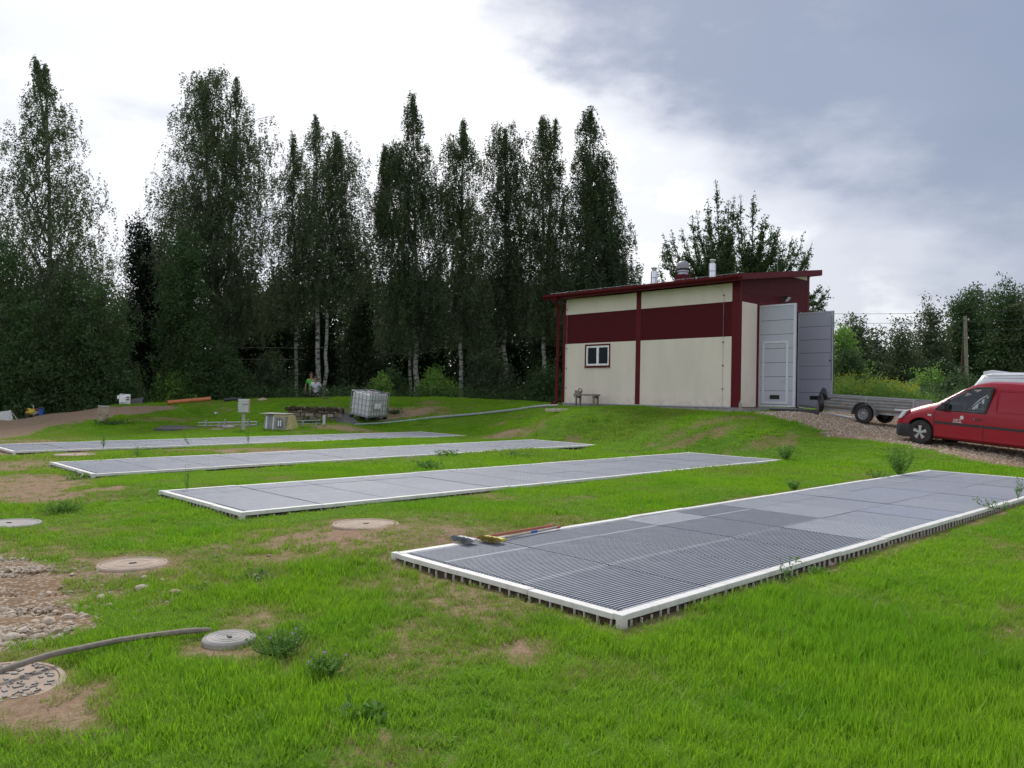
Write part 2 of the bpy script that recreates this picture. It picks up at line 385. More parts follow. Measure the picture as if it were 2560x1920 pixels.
# ------------------------------------------------------------------ terrain height from measured ground points
CP = []
for p in ((-6, 1), (0, 1), (6, 1), (0, 3), (-3, 3), (4, 3), (-3, 5), (4, 5), (8, 6), (-8, 8), (-4, 7.5), (10, 9), (-14, 10), (16, 10), (-20, 1), (20, 1), (0, -8), (-20, -10), (20, -10)):
    CP.append((p[0], p[1], 0.02 if p[1] > 2 else 0.0))
for i, b in enumerate(BEDS):
    u = (b['C'] - b['B']); u = u / np.linalg.norm(u); v = b['A'] - b['B']; v = v / np.linalg.norm(v)
    for tt in np.linspace(0, 1, 6):
        e = b['B'] + (b['C'] - b['B']) * tt - v * .12; CP.append((e[0], e[1], e[2] - (.108 if i == 0 else .085) + (.07 * tt if i else 0)))
        e = b['A'] + (b['D'] - b['A']) * tt + v * .15; CP.append((e[0], e[1], e[2] - .035))
        if i < 3 or 1:
            e = b['A'] + (b['D'] - b['A']) * tt + v * 1.1; CP.append((e[0], e[1], e[2] - .03))
    for tt in (0, .5, 1):
        e = b['B'] + (b['A'] - b['B']) * tt - u * .2; CP.append((e[0], e[1], e[2] - (.108 if i == 0 else .09)))
        e = b['C'] + (b['D'] - b['C']) * tt + u * .3; CP.append((e[0], e[1], e[2] - .02))
for px, py, d in ((2300, 1110, 21.5), (2158, 1060, 26), (2040, 1050, 28), (2480, 1148, 19.2), (2560, 1170, 18.4), (2060, 1085, 22.5), (1850, 1034, 25.8),
                  (1750, 1060, 23.5), (2200, 1115, 20.5), (2340, 1140, 19.3), (1600, 1050, 26), (1420, 1045, 27), (1900, 1090, 22),
                  (608, 1077, 29), (700, 1074, 29.5), (420, 1082, 29), (925, 1052, 33), (860, 1062, 31), (1060, 1050, 33), (1250, 1033, 33), (780, 1060, 31.0), (740, 1052, 32.7), (830, 1052, 32.7),
                  (730, 1013, 33.6), (780, 1011, 33.6), (830, 1013, 33.6), (960, 1030, 34.5), (1030, 1028, 35), (680, 1030, 33),
                  (350, 1010, 37), (500, 1004, 37.5), (780, 1005, 35.3), (700, 1009, 35.3), (860, 1002, 35.6), (600, 1012, 35.3), (640, 999, 38), (760, 997, 38), (900, 993, 38), (1100, 994, 38), (1280, 1002, 37),
                  (0, 1045, 36), (100, 1038, 36), (200, 1028, 36.5), (270, 1016, 37), (0, 1085, 30), (150, 1075, 31), (300, 1062, 32), (450, 1050, 33), (560, 1035, 34),
                  (2250, 1046, 29.5), (2450, 1060, 27), (2560, 1075, 25)):
    p = U(px, py, d); CP.append(tuple(p))
for a, b_ in ((-.8, -.8), (-.8, 2), (-.8, 5), (-.8, 8.8), (2, -.8), (4.5, -.8), (6, 3), (6, 8), (2, 9), (3, 4), (2.5, -1.6)):
    p = Bw(a, b_); CP.append((p[0], p[1], 1.40 if b_ > 0 else 1.36))
for x, y, z in ((-16, 41, .7), (-8, 42, .95), (-2, 42, .98), (4, 42, 1.1), (-22, 36, .2), (-26, 30, .1), (-30, 20, .0), (-30, 42, .3), (-14, 48, .8), (0, 50, 1.0), (12, 48, 1.2), (20, 38, 1.3), (16, 33, 1.35),
                (26, 30, 1.0), (24, 22, .6), (28, 14, .3), (30, 45, 1.3), (45, 60, 1.2), (-45, 60, .8), (0, 70, 1.1), (-50, 20, .1), (50, 20, .7), (-40, -20, 0), (40, -20, 0), (60, 90, 1.5), (-60, 90, 1.2), (0, 95, 1.3)):
    CP.append((x, y, z))
CP = np.array(CP)
def tps(r2): return .5 * r2 * np.log(r2 + 1e-9)
def _fit():
    P = CP[:, :2]; n = len(P)
    K = tps(((P[:, None] - P[None]) ** 2).sum(-1)) + np.eye(n) * .02
    A = np.zeros((n + 3, n + 3)); A[:n, :n] = K; A[:n, n] = 1; A[:n, n + 1:] = P; A[n, :n] = 1; A[n + 1:, :n] = P.T
    return np.linalg.solve(A, np.concatenate([CP[:, 2], np.zeros(3)]))
_w = _fit()
def height(x, y):
    x = np.asarray(x, float); y = np.asarray(y, float); sh = x.shape; x = x.ravel(); y = y.ravel()
    o = np.empty(len(x)); xc = np.clip(x, -60, 60); yc = np.clip(y, -20, 95)
    for i in range(0, len(x), 20000):
        X = np.stack([xc[i:i + 20000], yc[i:i + 20000]], 1)
        o[i:i + 20000] = tps(((X[:, None] - CP[None, :, :2]) ** 2).sum(-1)) @ _w[:-3] + _w[-3] + X @ _w[-2:]
    m = .018 * (fbm(x, y, 1.1, 3, 5) - .5) * 2 + .03 * (fbm(x, y, .25, 2, 9) - .5)
    return (np.clip(o, -.3, 2.6) + m).reshape(sh)
def h1(x, y): return float(height(np.array([x]), np.array([y]))[0])
def G(px, py, dmin=2.2, dmax=60):
    """the ground point seen at a pixel of the photograph"""
    d = np.concatenate([np.arange(dmin, 12, .05), np.arange(12, dmax, .12)]); r = ray(px, py)
    z = EYE + r[2] * d - height(r[0] * d, r[1] * d)
    k = np.nonzero(z < 0)[0]
    dd = d[k[0]] if len(k) else dmax
    if len(k) and k[0] > 0:
        a, b = z[k[0] - 1], z[k[0]]; dd = d[k[0] - 1] + (d[k[0]] - d[k[0] - 1]) * a / (a - b)
    return np.array([r[0] * dd, dd, h1(r[0] * dd, dd)])

# ---- bare patches, gravel, track ----
BARE = []
def patch(px, py, rx, ry, k=1.0):
    c = G(px, py); a = G(px, py - ry); b = G(px, py + ry); BARE.append((c[0], c[1], rx * c[1] / FPX, max(.12, abs(a[1] - b[1]) / 2), k, c[0] / c[1]))
for a in ((60, 1215, 190, 34, 1), (30, 1165, 120, 22, .8), (80, 1150, 90, 14, .8), (190, 1128, 60, 9, .9), (900, 1330, 260, 30, .9), (760, 1360, 110, 20, .6), (1010, 1355, 120, 18, .7), (1120, 1345, 110, 14, .6), (1000, 1468, 80, 14, .8),
          (1310, 1620, 75, 28, .9), (1200, 1560, 130, 30, .5), (530, 1455, 50, 14, .8), (220, 1330, 60, 12, .8), (1560, 1565, 90, 16, .6), (1750, 1545, 70, 12, .7), (1130, 1500, 70, 16, .6), (1400, 1450, 60, 12, .5),
          (1480, 1540, 40, 14, .7), (1260, 1088, 80, 8, .9), (650, 1128, 260, 10, .9), (980, 1035, 70, 12, 1), (1060, 1030, 60, 9, .9), (900, 1075, 120, 6, .8), (1770, 1052, 110, 8, .35), (1720, 1104, 70, 6, .6), (1840, 1042, 60, 6, .5), (1360, 1052, 60, 5, .4),
          (335, 1415, 150, 34, 1), (200, 1440, 90, 24, .9), (90, 1760, 170, 80, 1), (240, 1730, 60, 40, .8), (545, 1630, 75, 22, .9), (700, 1640, 120, 30, .55), (930, 1880, 160, 40, .35), (2540, 1580, 60, 50, .7), (1000, 1395, 50, 12, .9), (890, 1310, 90, 14, 1),
          (50, 1100, 130, 12, .9), (150, 1095, 90, 7, .7), (560, 1070, 60, 6, .8), (420, 1050, 100, 5, .5), (1080, 1560, 160, 22, .4), (360, 1350, 50, 8, .5), (640, 1420, 60, 12, .5), (1030, 1690, 90, 18, .4)):
    patch(*a)
def poly_mask(x, y, poly, soft=.25):
    """signed soft inside test"""
    x = np.asarray(x, float); y = np.asarray(y, float); ins = np.zeros(x.shape, bool); dm = np.full(x.shape, 1e9); n = len(poly)
    for i in range(n):
        x0, y0 = poly[i][:2]; x1, y1 = poly[(i + 1) % n][:2]
        c = ((y0 > y) != (y1 > y)) & (x < (x1 - x0) * (y - y0) / (y1 - y0 + 1e-12) + x0); ins ^= c
        t_ = np.clip(((x - x0) * (x1 - x0) + (y - y0) * (y1 - y0)) / ((x1 - x0) ** 2 + (y1 - y0) ** 2 + 1e-12), 0, 1)
        dm = np.minimum(dm, np.hypot(x - x0 - t_ * (x1 - x0), y - y0 - t_ * (y1 - y0)))
    sd_ = np.where(ins, dm, -dm); return sstep(-soft, soft, sd_)
GRAV_L = [G(px, py)[:2] for px, py in ((-60, 1398), (70, 1402), (165, 1455), (185, 1500), (175, 1540), (200, 1562), (150, 1592), (70, 1612), (-60, 1640))]
GRAV_L = [(-5.5, GRAV_L[0][1] + .3)] + GRAV_L + [(-5.5, GRAV_L[-1][1] - .3)]
DRIVE = [G(px, py)[:2] for px, py in ((1850, 1031), (1900, 1040), (1980, 1056), (2040, 1072), (2060, 1084), (2150, 1098), (2240, 1112), (2340, 1134), (2460, 1154), (2559, 1172))]
DRIVE = DRIVE + [(30, 2), (40, 4), (34, 22), (24, 31), (17, 33.5), (12.5, 31.5), Bw(3, -1)[:2], Bw(0, -.8)[:2]]
TRACK = [G(px, py)[:2] for px, py in ((-100, 1112), (60, 1092), (120, 1068), (230, 1052), (300, 1038), (460, 1022), (430, 1014), (300, 1018), (160, 1030), (60, 1040), (-100, 1048))]
def masks(x, y):
    x = np.asarray(x, float); y = np.asarray(y, float)
    n = fbm(x, y, 1.7, 4, 3); n2 = fbm(x, y, .55, 3, 21); n3 = fbm(x, y, 4.5, 3, 31)
    bare = np.zeros(x.shape)
    for cx, cy, rx, ry, k, sl in BARE:
        dy = y - cy; dx = (x - cx) - sl * dy
        q = np.sqrt((dx / (rx * 1.15)) ** 2 + (dy / (ry * 1.25)) ** 2)
        bare = np.maximum(bare, k * sstep(1.45, .25, q + (n - .5) * 1.5 + (n3 - .5) * .9))
    bare = np.maximum(bare, .62 * sstep(.52, .72, n * .5 + n2 * .35 + n3 * .15))
    # thin worn turf over the middle and left foreground
    thin = sstep(2.2, -.2, x) * sstep(3.9, 5.2, y) * sstep(12, 8, y)
    bare = np.maximum(bare, thin * .72 * sstep(.40, .60, .5 * n + .3 * n2 + .2 * n3))
    for b in BEDS[:1]:
        u, v, lu, lv = bed_uv(b, x, y); e = np.maximum(np.maximum(-u, u - lu), np.maximum(-v, v - lv))
        bare = np.maximum(bare, .75 * sstep(.30, .05, e + (n - .5) * .35))
    grav = np.maximum(poly_mask(x + (n - .5) * .5, y + (n3 - .5) * .5, GRAV_L, .12), poly_mask(x + (n - .5) * .9, y + (n2 - .5) * .6, DRIVE, .25))
    track = poly_mask(x, y + (n - .5) * 1.2, TRACK, .5)
    return bare, grav, track

# ------------------------------------------------------------------ ground sheet
def axis_pts(segs):
    a = []
    for lo, hi, st in segs: a += list(np.arange(lo, hi - 1e-6, st))
    return np.array(a + [segs[-1][1]])
gx = axis_pts([(-900, -200, 175), (-200, -60, 28), (-60, -24, 3), (-24, -13, .35), (-13, 13, .16), (13, 24, .3), (24, 60, 3), (60, 200, 28), (200, 900, 175)])
gy = axis_pts([(-400, -60, 85), (-60, -6, 6), (-6, 1, .7), (1, 14, .13), (14, 40, .22), (40, 60, 1), (60, 100, 4), (100, 300, 40), (300, 1500, 300)])
GX, GY = np.meshgrid(gx, gy); GZ = height(GX, GY)
for i, b in enumerate(BEDS):
    u, v, lu, lv = bed_uv(b, GX, GY); ins = np.minimum(np.minimum(u, lu - u), np.minimum(v, lv - v))
    top = b['B'][2] + (b['C'] - b['B'])[2] * u / lu + (b['A'] - b['B'])[2] * v / lv
    GZ = np.where(ins > .10, np.minimum(GZ, top - .22), GZ)
    GZ = np.where((ins > -.25) & (ins <= .10), np.minimum(GZ, top - .03), GZ)
_a, _b = bl_uv(GX, GY); _in = np.minimum(np.minimum(_a + .55, BG + .55 - _a), np.minimum(_b + .55, BL + .55 - _b))
GZ = np.where(_in > 0, np.minimum(GZ, BZ - .16), GZ)
mb_, mg_, mt_ = masks(GX, GY)
rut = .035 * np.sin((GY - .25 * GX) * 9) * poly_mask(GX, GY, GRAV_L, .3); GZ = GZ + rut * .8
nx, ny = len(gx), len(gy)
me = bpy.data.meshes.new('ground')
V = np.stack([GX.ravel(), GY.ravel(), GZ.ravel()], 1)
idx = np.arange(nx * ny).reshape(ny, nx)
F = np.stack([idx[:-1, :-1].ravel(), idx[:-1, 1:].ravel(), idx[1:, 1:].ravel(), idx[1:, :-1].ravel()], 1)
def fast_mesh(me, V, F):
    V = np.ascontiguousarray(V, np.float32); F = np.ascontiguousarray(F, np.int32); k = F.shape[1]
    me.vertices.add(len(V)); me.vertices.foreach_set('co', V.ravel()); me.loops.add(F.size); me.loops.foreach_set('vertex_index', F.ravel())
    me.polygons.add(len(F)); me.polygons.foreach_set('loop_start', np.arange(0, F.size, k, dtype=np.int32)); me.polygons.foreach_set('loop_total', np.full(len(F), k, np.int32))
    me.update(calc_edges=True)
fast_mesh(me, V, F); me.polygons.foreach_set('use_smooth', np.ones(len(F), bool))
ca = me.color_attributes.new('mask', 'FLOAT_COLOR', 'POINT')
ca.data.foreach_set('color', np.stack([mb_.ravel(), mg_.ravel(), mt_.ravel(), np.ones(nx * ny)], 1).astype(np.float32).ravel())
t = NT('lawn_and_soil'); wp = world_pos(t)
at = t.node('ShaderNodeAttribute', attribute_name='mask'); sp = t.node('ShaderNodeSeparateColor'); t.l.new(at.outputs['Color'], sp.inputs[0])
nA = t.noise(1.2, 6, .6, wp); nB = t.noise(14, 5, .6, wp); nC = t.noise(70, 4, .6, wp); nD = t.noise(.28, 4, .5, wp)
turf = t.mix(t.ramp(nD, .35, .65), (.115, .250, .018), (.175, .320, .024))
turf = t.mix(t.ramp(nA, .42, .68), turf, (.165, .235, .035))
turf = t.mix(t.ramp(nC, .42, .62, 0, .6), turf, (.06, .12, .016))
soil = t.mix(t.ramp(nB, .3, .7), (.30, .195, .125), (.40, .285, .19))
soil = t.mix(t.ramp(nC, .5, .7, 0, .6), soil, (.18, .115, .075))
bm_ = t.math('ADD', sp.outputs[0], t.math('MULTIPLY', t.math('SUBTRACT', nB, .5), .8))
mid = t.mix(t.ramp(nB, .35, .65), (.20, .20, .06), (.27, .215, .10)); c = t.mix(t.ramp(bm_, .15, .42), turf, mid); c = t.mix(t.ramp(bm_, .52, .90), c, soil)
vor = t.node('ShaderNodeTexVoronoi'); vor.inputs['Scale'].default_value = 24; t.l.new(wp, vor.inputs['Vector'])
gr = t.mix(t.ramp(vor.outputs['Distance'], .2, .55), (.54, .44, .33), (.27, .185, .12))
gr = t.mix(t.math('MULTIPLY', t.ramp(nA, .4, .6), .55), gr, (.33, .21, .12))
c = t.mix(t.ramp(t.math('ADD', sp.outputs[1], t.math('MULTIPLY', t.math('SUBTRACT', nB, .5), .5)), .35, .6), c, gr)
trk = t.mix(t.ramp(nB, .3, .7), (.23, .155, .105), (.37, .265, .185))
c = t.mix(t.ramp(t.math('ADD', sp.outputs[2], t.math('MULTIPLY', t.math('SUBTRACT', nA, .5), .9)), .35, .65), c, trk)
hgt = t.math('ADD', t.math('MULTIPLY', nC, .6), t.math('ADD', t.math('MULTIPLY', nB, .8), t.math('MULTIPLY', vor.outputs['Distance'], t.math('MULTIPLY', sp.outputs[1], -.8))))
t.bsdf(c, .95, 0, t.bump(hgt, .9, .03), **{'Specular IOR Level': .1}); me.materials.append(t.mat)
ground = bpy.data.objects.new('ground', me); C.objects.link(ground); tag(ground, kind='structure')
#@@PART2
# ================================================================== FILTER BEDS
def basis(o, b):
    u = b['C'] - b['B']; u = u / np.linalg.norm(u); v = b['A'] - b['B']; v = v - u * (v @ u); v = v / np.linalg.norm(v); w = np.cross(u, v)
    m = Matrix(((u[0], v[0], w[0], b['B'][0]), (u[1], v[1], w[1], b['B'][1]), (u[2], v[2], w[2], b['B'][2]), (0, 0, 0, 1)))
    o.location = m.to_translation(); o.rotation_euler = m.to_euler()
def grate_mesh(lx, ly, kind, mat):
    mb = MB(); g = .006
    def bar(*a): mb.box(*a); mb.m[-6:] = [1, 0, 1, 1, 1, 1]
    w = {'open': .0115, 'turned': .0115, 'dense': .017}[kind]; sx = .038
    n1_, n2_ = int(ly / sx), int(lx / (sx * (2.2 if kind == 'open' else 1)))
    if kind == 'turned': n1_ = int(ly / (sx * 2.2))
    top_y = -.009 if kind == 'open' else (-.002 if kind == 'dense' else 0); top_x = 0 if kind != 'turned' else -.009
    for i in range(n1_ + 1):                       # bars along X
        y = g + w / 2 + (ly - 2 * g - w) * i / n1_; e = .016 if i in (0, n1_) else w
        bar(g, lx - g, y - e / 2, y + e / 2, -.034, top_x)
    w2 = w * (.5 if kind != 'dense' else (1 if kind == 'dense' else 1)); 
    for i in range(n2_ + 1):
        x = g + w / 2 + (lx - 2 * g - w) * i / n2_; e = .016 if i in (0, n2_) else w2
        bar(x - e / 2, x + e / 2, g + .001, ly - g - .001, -.033, top_y if i not in (0, n2_) else top_y - .0008)
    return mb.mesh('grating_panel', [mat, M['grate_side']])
COLX = .13; CW = 1.094; ROWS = [(.10, 1.02), (1.125, 1.0), (2.13, .50)]
GM = {}
for kd in ('open', 'turned', 'dense'):
    for mn in 'abc':
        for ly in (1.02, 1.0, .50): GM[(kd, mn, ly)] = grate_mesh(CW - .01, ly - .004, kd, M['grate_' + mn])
LAB = ['white rimmed grating bed nearest the camera, with two brooms lying on it', 'second white rimmed grating bed from the camera, leafy sapling at its far right end',
       'third white rimmed grating bed, between the second bed and the farthest one', 'farthest white rimmed grating bed, running past the control box on its post']
rr = random.Random(5)
BEDO = []
ribm = [MB().box(-.0032, .0032, -.006, .012, -.20, -.042).mesh('rib', M['rim']), MB().box(-.006, .012, -.0032, .0032, -.20, -.042).mesh('rib', M['rim'])]
for i, b in enumerate(BEDS):
    o = thing('grating_bed', LAB[i], 'grating bed', group='white rimmed grating beds in the lawn'); basis(o, b); BEDO.append(o)
    L_ = np.linalg.norm(b['C'] - b['B']); W_ = np.linalg.norm(b['A'] - b['B'])
    rw = .085
    nseg = 12
    for side in (0, 1):
        for k in range(nseg):
            x0 = L_ * k / nseg + .003; x1 = L_ * (k + 1) / nseg - .003; dz = rr.uniform(-.004, .004)
            y0, y1 = ((0, rw) if side == 0 else (W_ - rw, W_))
            MB().box(x0, x1, y0 + rr.uniform(-.004, .004), y1, -.042 + dz, .004 + dz).build('rim_bar', M['rim'], o, bevel=.006 if i == 0 else 0)
    for side in (0, 1):
        for k in range(3):
            y0 = rw + .002 + (W_ - 2 * rw - .004) * k / 3; y1 = y0 + (W_ - 2 * rw - .004) / 3 - .005; dz = rr.uniform(-.003, .003)
            x0, x1 = ((0, rw) if side == 0 else (L_ - rw, L_))
            MB().box(x0, x1, y0, y1, -.042 + dz, .003 + dz).build('rim_bar', M['rim'], o, bevel=.006 if i == 0 else 0)
    for cx_ in (0, L_):
        for cy_ in (0, W_):
            MB().box(cx_ - (.012 if cx_ == 0 else .05), cx_ + (.05 if cx_ == 0 else .012), cy_ - (.012 if cy_ == 0 else .05), cy_ + (.05 if cy_ == 0 else .012), -.22, .009).build('corner_post', M['rim'], o, bevel=.006 if i == 0 else 0)
    step = .115
    n_ = int(L_ / step)
    for k in range(1, n_):
        if i == 0 or k % 2 == 0 or (i == 3 and k > n_ * .45):
            q = link('rib', ribm[0], o, (step * k + rr.uniform(-.012, .012), .004, rr.uniform(-.01, .006)))
    for k in range(1, int(W_ / step)):
        link('rib', ribm[1], o, (.004, step * k + rr.uniform(-.012, .012), rr.uniform(-.01, .006)))
    sk = MB(); e = .022
    sk.box(e, L_ - e, e, e + .03, -.35, -.058); sk.box(e, L_ - e, W_ - e - .03, W_ - e, -.35, -.058); sk.box(e, e + .03, e + .031, W_ - e - .031, -.35, -.058); sk.box(L_ - e - .03, L_ - e, e + .031, W_ - e - .031, -.35, -.058)
    sk.build('soil_edge', M['soil'], o)
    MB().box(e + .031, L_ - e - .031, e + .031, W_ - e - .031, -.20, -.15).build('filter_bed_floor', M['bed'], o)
    sp_ = MB()
    for k in range(14): x = COLX + CW * k - .005; sp_.box(x - .02, x + .02, rw, W_ - rw, -.10, -.037)
    sp_.build('support_beams', M['steel_dark'], o)
    for c_ in range(13):
        for r_, (y0, ly) in enumerate(ROWS):
            if y0 + ly > W_ - rw + .03: ly = .50
            if i == 0:
                kd = 'open' if c_ < 5 else 'dense'
                mn = rr.choice('aab' if c_ < 5 else 'bba')
                if (c_, r_) in ((4, 0), (5, 1), (3, 2)): kd, mn = 'dense', 'a'
                if (c_, r_) in ((6, 0), (8, 1)): kd, mn = 'dense', 'c'
            else:
                kd = 'dense'; mn = rr.choice('bbba')
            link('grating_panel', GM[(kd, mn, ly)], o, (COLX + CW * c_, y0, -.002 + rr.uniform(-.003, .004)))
def bedp(i, u, v, z=0):
    b = BEDS[i]; e = b['C'] - b['B']; e = e / np.linalg.norm(e); f = b['A'] - b['B']; f = f / np.linalg.norm(f)
    return b['B'] + e * u + f * v + np.array([0, 0, z])

# ================================================================== BUILDING
BLD = thing('utility_building', 'cream and maroon panelled shed with a sloping roof and two open grey doors', 'building', (BC[0], BC[1], BZ), (0, 0, BYAW))
def roofz(x): return 4.42 + .1455 * (x + .55)      # top of the roof sheet
# plinth and apron
pl = MB(); pl.box(.03, BG - .03, .03, BL - .03, -.30, -.004); pl.build('plinth', M['concrete'], BLD)
ap = MB(); ap.box(-.62, .029, -.45, BL + .6, -.30, -.125); ap.box(.031, 1.2, -.62, .029, -.30, -.128); ap.build('apron', M['concrete_pale'], BLD, bevel=.012)
MB().box(-.012, .012, .31, BL - .02, -.012, .018).build('base_flashing', M['alu'], BLD)
# long wall panels: (y0,y1,z0,z1)
P1 = .10
for y0, y1 in ((.302, 4.148), (4.372, 7.97)):
    for z0, z1, mt in ((.021, 2.418, 'cream'), (2.422, 3.608, 'maroon_panel'), (3.612, 4.24, 'cream')):
        if y0 > 4 and z0 < 1:          # round the window: four pieces of the same sheet
            mb = MB(); mb.box(0, P1, y0, 5.60, z0, z1); mb.box(0, P1, 6.90, y1, z0, z1); mb.box(0, P1, 5.60, 6.90, z0, 1.45); mb.box(0, P1, 5.60, 6.90, 2.36, z1)
        else: mb = MB().box(0, P1, y0, y1, z0, z1)
        mb.build('wall_panel', M[mt], BLD)
MB().box(-.006, P1, 4.15, 4.37, .02, 4.26).build('cover_strip', M['maroon'], BLD)
tr_ = MB(); tr_.box(-.007, P1, -.006, .30, .02, 4.30); tr_.build('corner_trim', M['maroon'], BLD)
MB().box(-.007, P1, 7.972, 8.11, .02, 4.28).build('corner_trim', M['maroon'], BLD)
# back wall, far wall, inner lining
MB().prism([(.0, .02), (BG, .02), (BG, roofz(BG) - .2), (0, roofz(0) - .2)], 'y', BL + .012, BL - .09).build('end_wall', M['cream'], BLD)
MB().box(BG - .1, BG - .002, .0, BL - .09, .02, roofz(BG) - .22).build('rear_wall', M['cream'], BLD)
MB().box(.1, BG - .1, .1, BL - .1, -.003, .012).build('inner_floor', M['concrete'], BLD)
# gable
MB().prism([(.101, 3.60), (.40, 3.60), (1.25, 3.60), (1.25, 3.59)], 'y', 0, .001)
MB().box(.101, .12, -.006, P1, .02, 3.60).build('corner_trim', M['maroon'], BLD)
MB().box(.121, 1.13, 0, P1, .021, 3.60).build('wall_panel', M['cream'], BLD)
MB().box(1.132, 1.25, -.012, .22, .02, 3.66).build('door_jamb', M['maroon'], BLD)
MB().box(4.15, 4.25, -.012, .22, .02, 3.66).build('door_jamb', M['maroon'], BLD)
MB().box(4.252, 4.80, 0, P1, .021, 3.60).build('wall_panel', M['cream'], BLD)
MB().box(4.802, BG + .006, -.006, P1, .02, roofz(4.8) - .19).build('corner_trim', M['maroon'], BLD)
zs = [3.602, 3.90, 4.20, 4.50, 4.855]
for k in range(4):          # maroon gable sheets, stepped to the roof line
    z0, z1 = zs[k] + .004, zs[k + 1]
    def top(x): return roofz(x) - .185
    xs = [.101, 4.80]; x_cut = (z1 + .185 - 4.42) / .1455 - .55; x_low = (z0 + .185 - 4.42) / .1455 - .55
    if x_low > 4.8: continue
    poly = []
    xl = max(.101, x_low)
    poly = [(xl, z0), (4.80, z0)]
    if x_cut < 4.80: poly += [(4.80, z1), (max(.101, x_cut), z1)] + ([(.101, top(.101))] if x_cut > .101 and xl <= .101 else [])
    else: poly += [(4.80, top(4.8)), (xl, max(z0 + .001, top(xl)))]
    if z0 < 3.65: poly[0] = (xl, z0)
    MB().prism(poly, 'y', 0, P1).build('gable_panel', M['maroon_panel'], BLD)
MB().prism([((4.86 + .185 - 4.42) / .1455 - .55, 4.860), (4.80, 4.860), (4.80, roofz(4.8) - .186)], 'y', 0, P1).build('gable_panel', M['cream'], BLD)
MB().box(1.252, 4.148, -.012, .22, 3.602, 3.69).build('door_lintel', M['maroon'], BLD)
MB().box(1.252, 4.148, .0, .25, -.20, .018).build('threshold', M['concrete_pale'], BLD)
# roof
def roofbox(x0, x1, y0, y1, t0, t1):      # between t0 and t1 below the roof top
    return [(x0, y0, roofz(x0) - t1), (x1, y0, roofz(x1) - t1), (x1, y1, roofz(x1) - t1), (x0, y1, roofz(x0) - t1), (x0, y0, roofz(x0) - t0), (x1, y0, roofz(x1) - t0), (x1, y1, roofz(x1) - t0), (x0, y1, roofz(x0) - t0)]
RF = MB().hexa(roofbox(-.50, 5.15, -.38, 8.68, .02, .17)).build('roof', M['maroon'], BLD)
rb = MB()
for k in range(31):
    y = -.36 + k * .3; rb.hexa(roofbox(-.50, 5.15, y - .012, y + .012, -.012, .019))
rb.build('roof_seam', M['maroon'], RF)
for y0, y1 in ((-.41, -.382), (8.682, 8.71)): MB().hexa(roofbox(-.56, 5.18, y0, y1, -.02, .19)).build('gable_flashing', M['maroon'], BLD)
MB().box(-.53, -.502, -.38, 8.68, 4.22, 4.43).build('eave_flashing', M['maroon'], BLD)
MB().box(5.151, 5.18, -.38, 8.68, 5.05, 5.27).build('ridge_flashing', M['maroon'], BLD)
gt = MB(); prof = [(math.cos(a) * .075, math.sin(a) * .075) for a in np.linspace(PI, 2 * PI, 9)]
po = [(x - .61, z + 4.36) for x, z in prof]; pi_ = [(x * .86 - .61, z * .86 + 4.362) for x, z in prof][::-1]
gt.prism(po + pi_, 'y', -.32, 8.72); gt.build('gutter', M['maroon'], BLD, smooth=True)
dp = MB(); dp.tube([(-.61, 8.0, 4.28), (-.60, 8.0, 4.18), (-.52, 8.04, 4.10), (-.16, 8.30, 3.98), (-.09, 8.33, 3.88), (-.09, 8.33, .12), (-.12, 8.33, .02), (-.25, 8.33, -.04), (-.36, 8.33, -.05)], .062, 12)
dp.build('downpipe', M['maroon'], BLD, smooth=True)
# snow guard rail, roof wire
sg = MB()
for k in range(24): sg.tube([(-.3, -.2 + k * .38, roofz(-.3)), (-.3, -.2 + k * .38, roofz(-.3) + .05)], .006, 5)
sg.tube([(-.3, -.3, roofz(-.3) + .05), (-.3, 8.6, roofz(-.3) + .05)], .005, 5); sg.build('lightning_wire', M['galv'], RF)
# window
win = MB(); y0, y1, z0, z1 = 5.60, 6.90, 1.45, 2.36
for a in ((y0, y1, z0 - .0, z0 + .06), (y0, y1, z1 - .06, z1), (y0, y0 + .06, z0 + .061, z1 - .061), (y1 - .06, y1, z0 + .061, z1 - .061)): win.box(-.014, .05, *a)
WN = win.build('window', M['maroon'], BLD)
fr_ = MB(); a0, a1, c0, c1 = y0 + .061, y1 - .061, z0 + .061, z1 - .061
for a in ((a0, a1, c0, c0 + .075), (a0, a1, c1 - .075, c1), (a0, a0 + .075, c0 + .076, c1 - .076), (a1 - .075, a1, c0 + .076, c1 - .076), ((a0 + a1) / 2 - .055, (a0 + a1) / 2 + .055, c0 + .076, c1 - .076)): fr_.box(.0, .055, *a)
fr_.build('frame', M['white_plastic'], WN, bevel=.006)
for s0, s1 in ((a0 + .075, (a0 + a1) / 2 - .055), ((a0 + a1) / 2 + .055, a1 - .075)): MB().box(.03, .04, s0, s1, c0 + .075, c1 - .075).build('pane', M['glass'], WN)
MB().box(-.05, .0, y0 - .01, y1 + .01, z0 - .02, z0 - .002).build('sill', M['maroon'], WN)
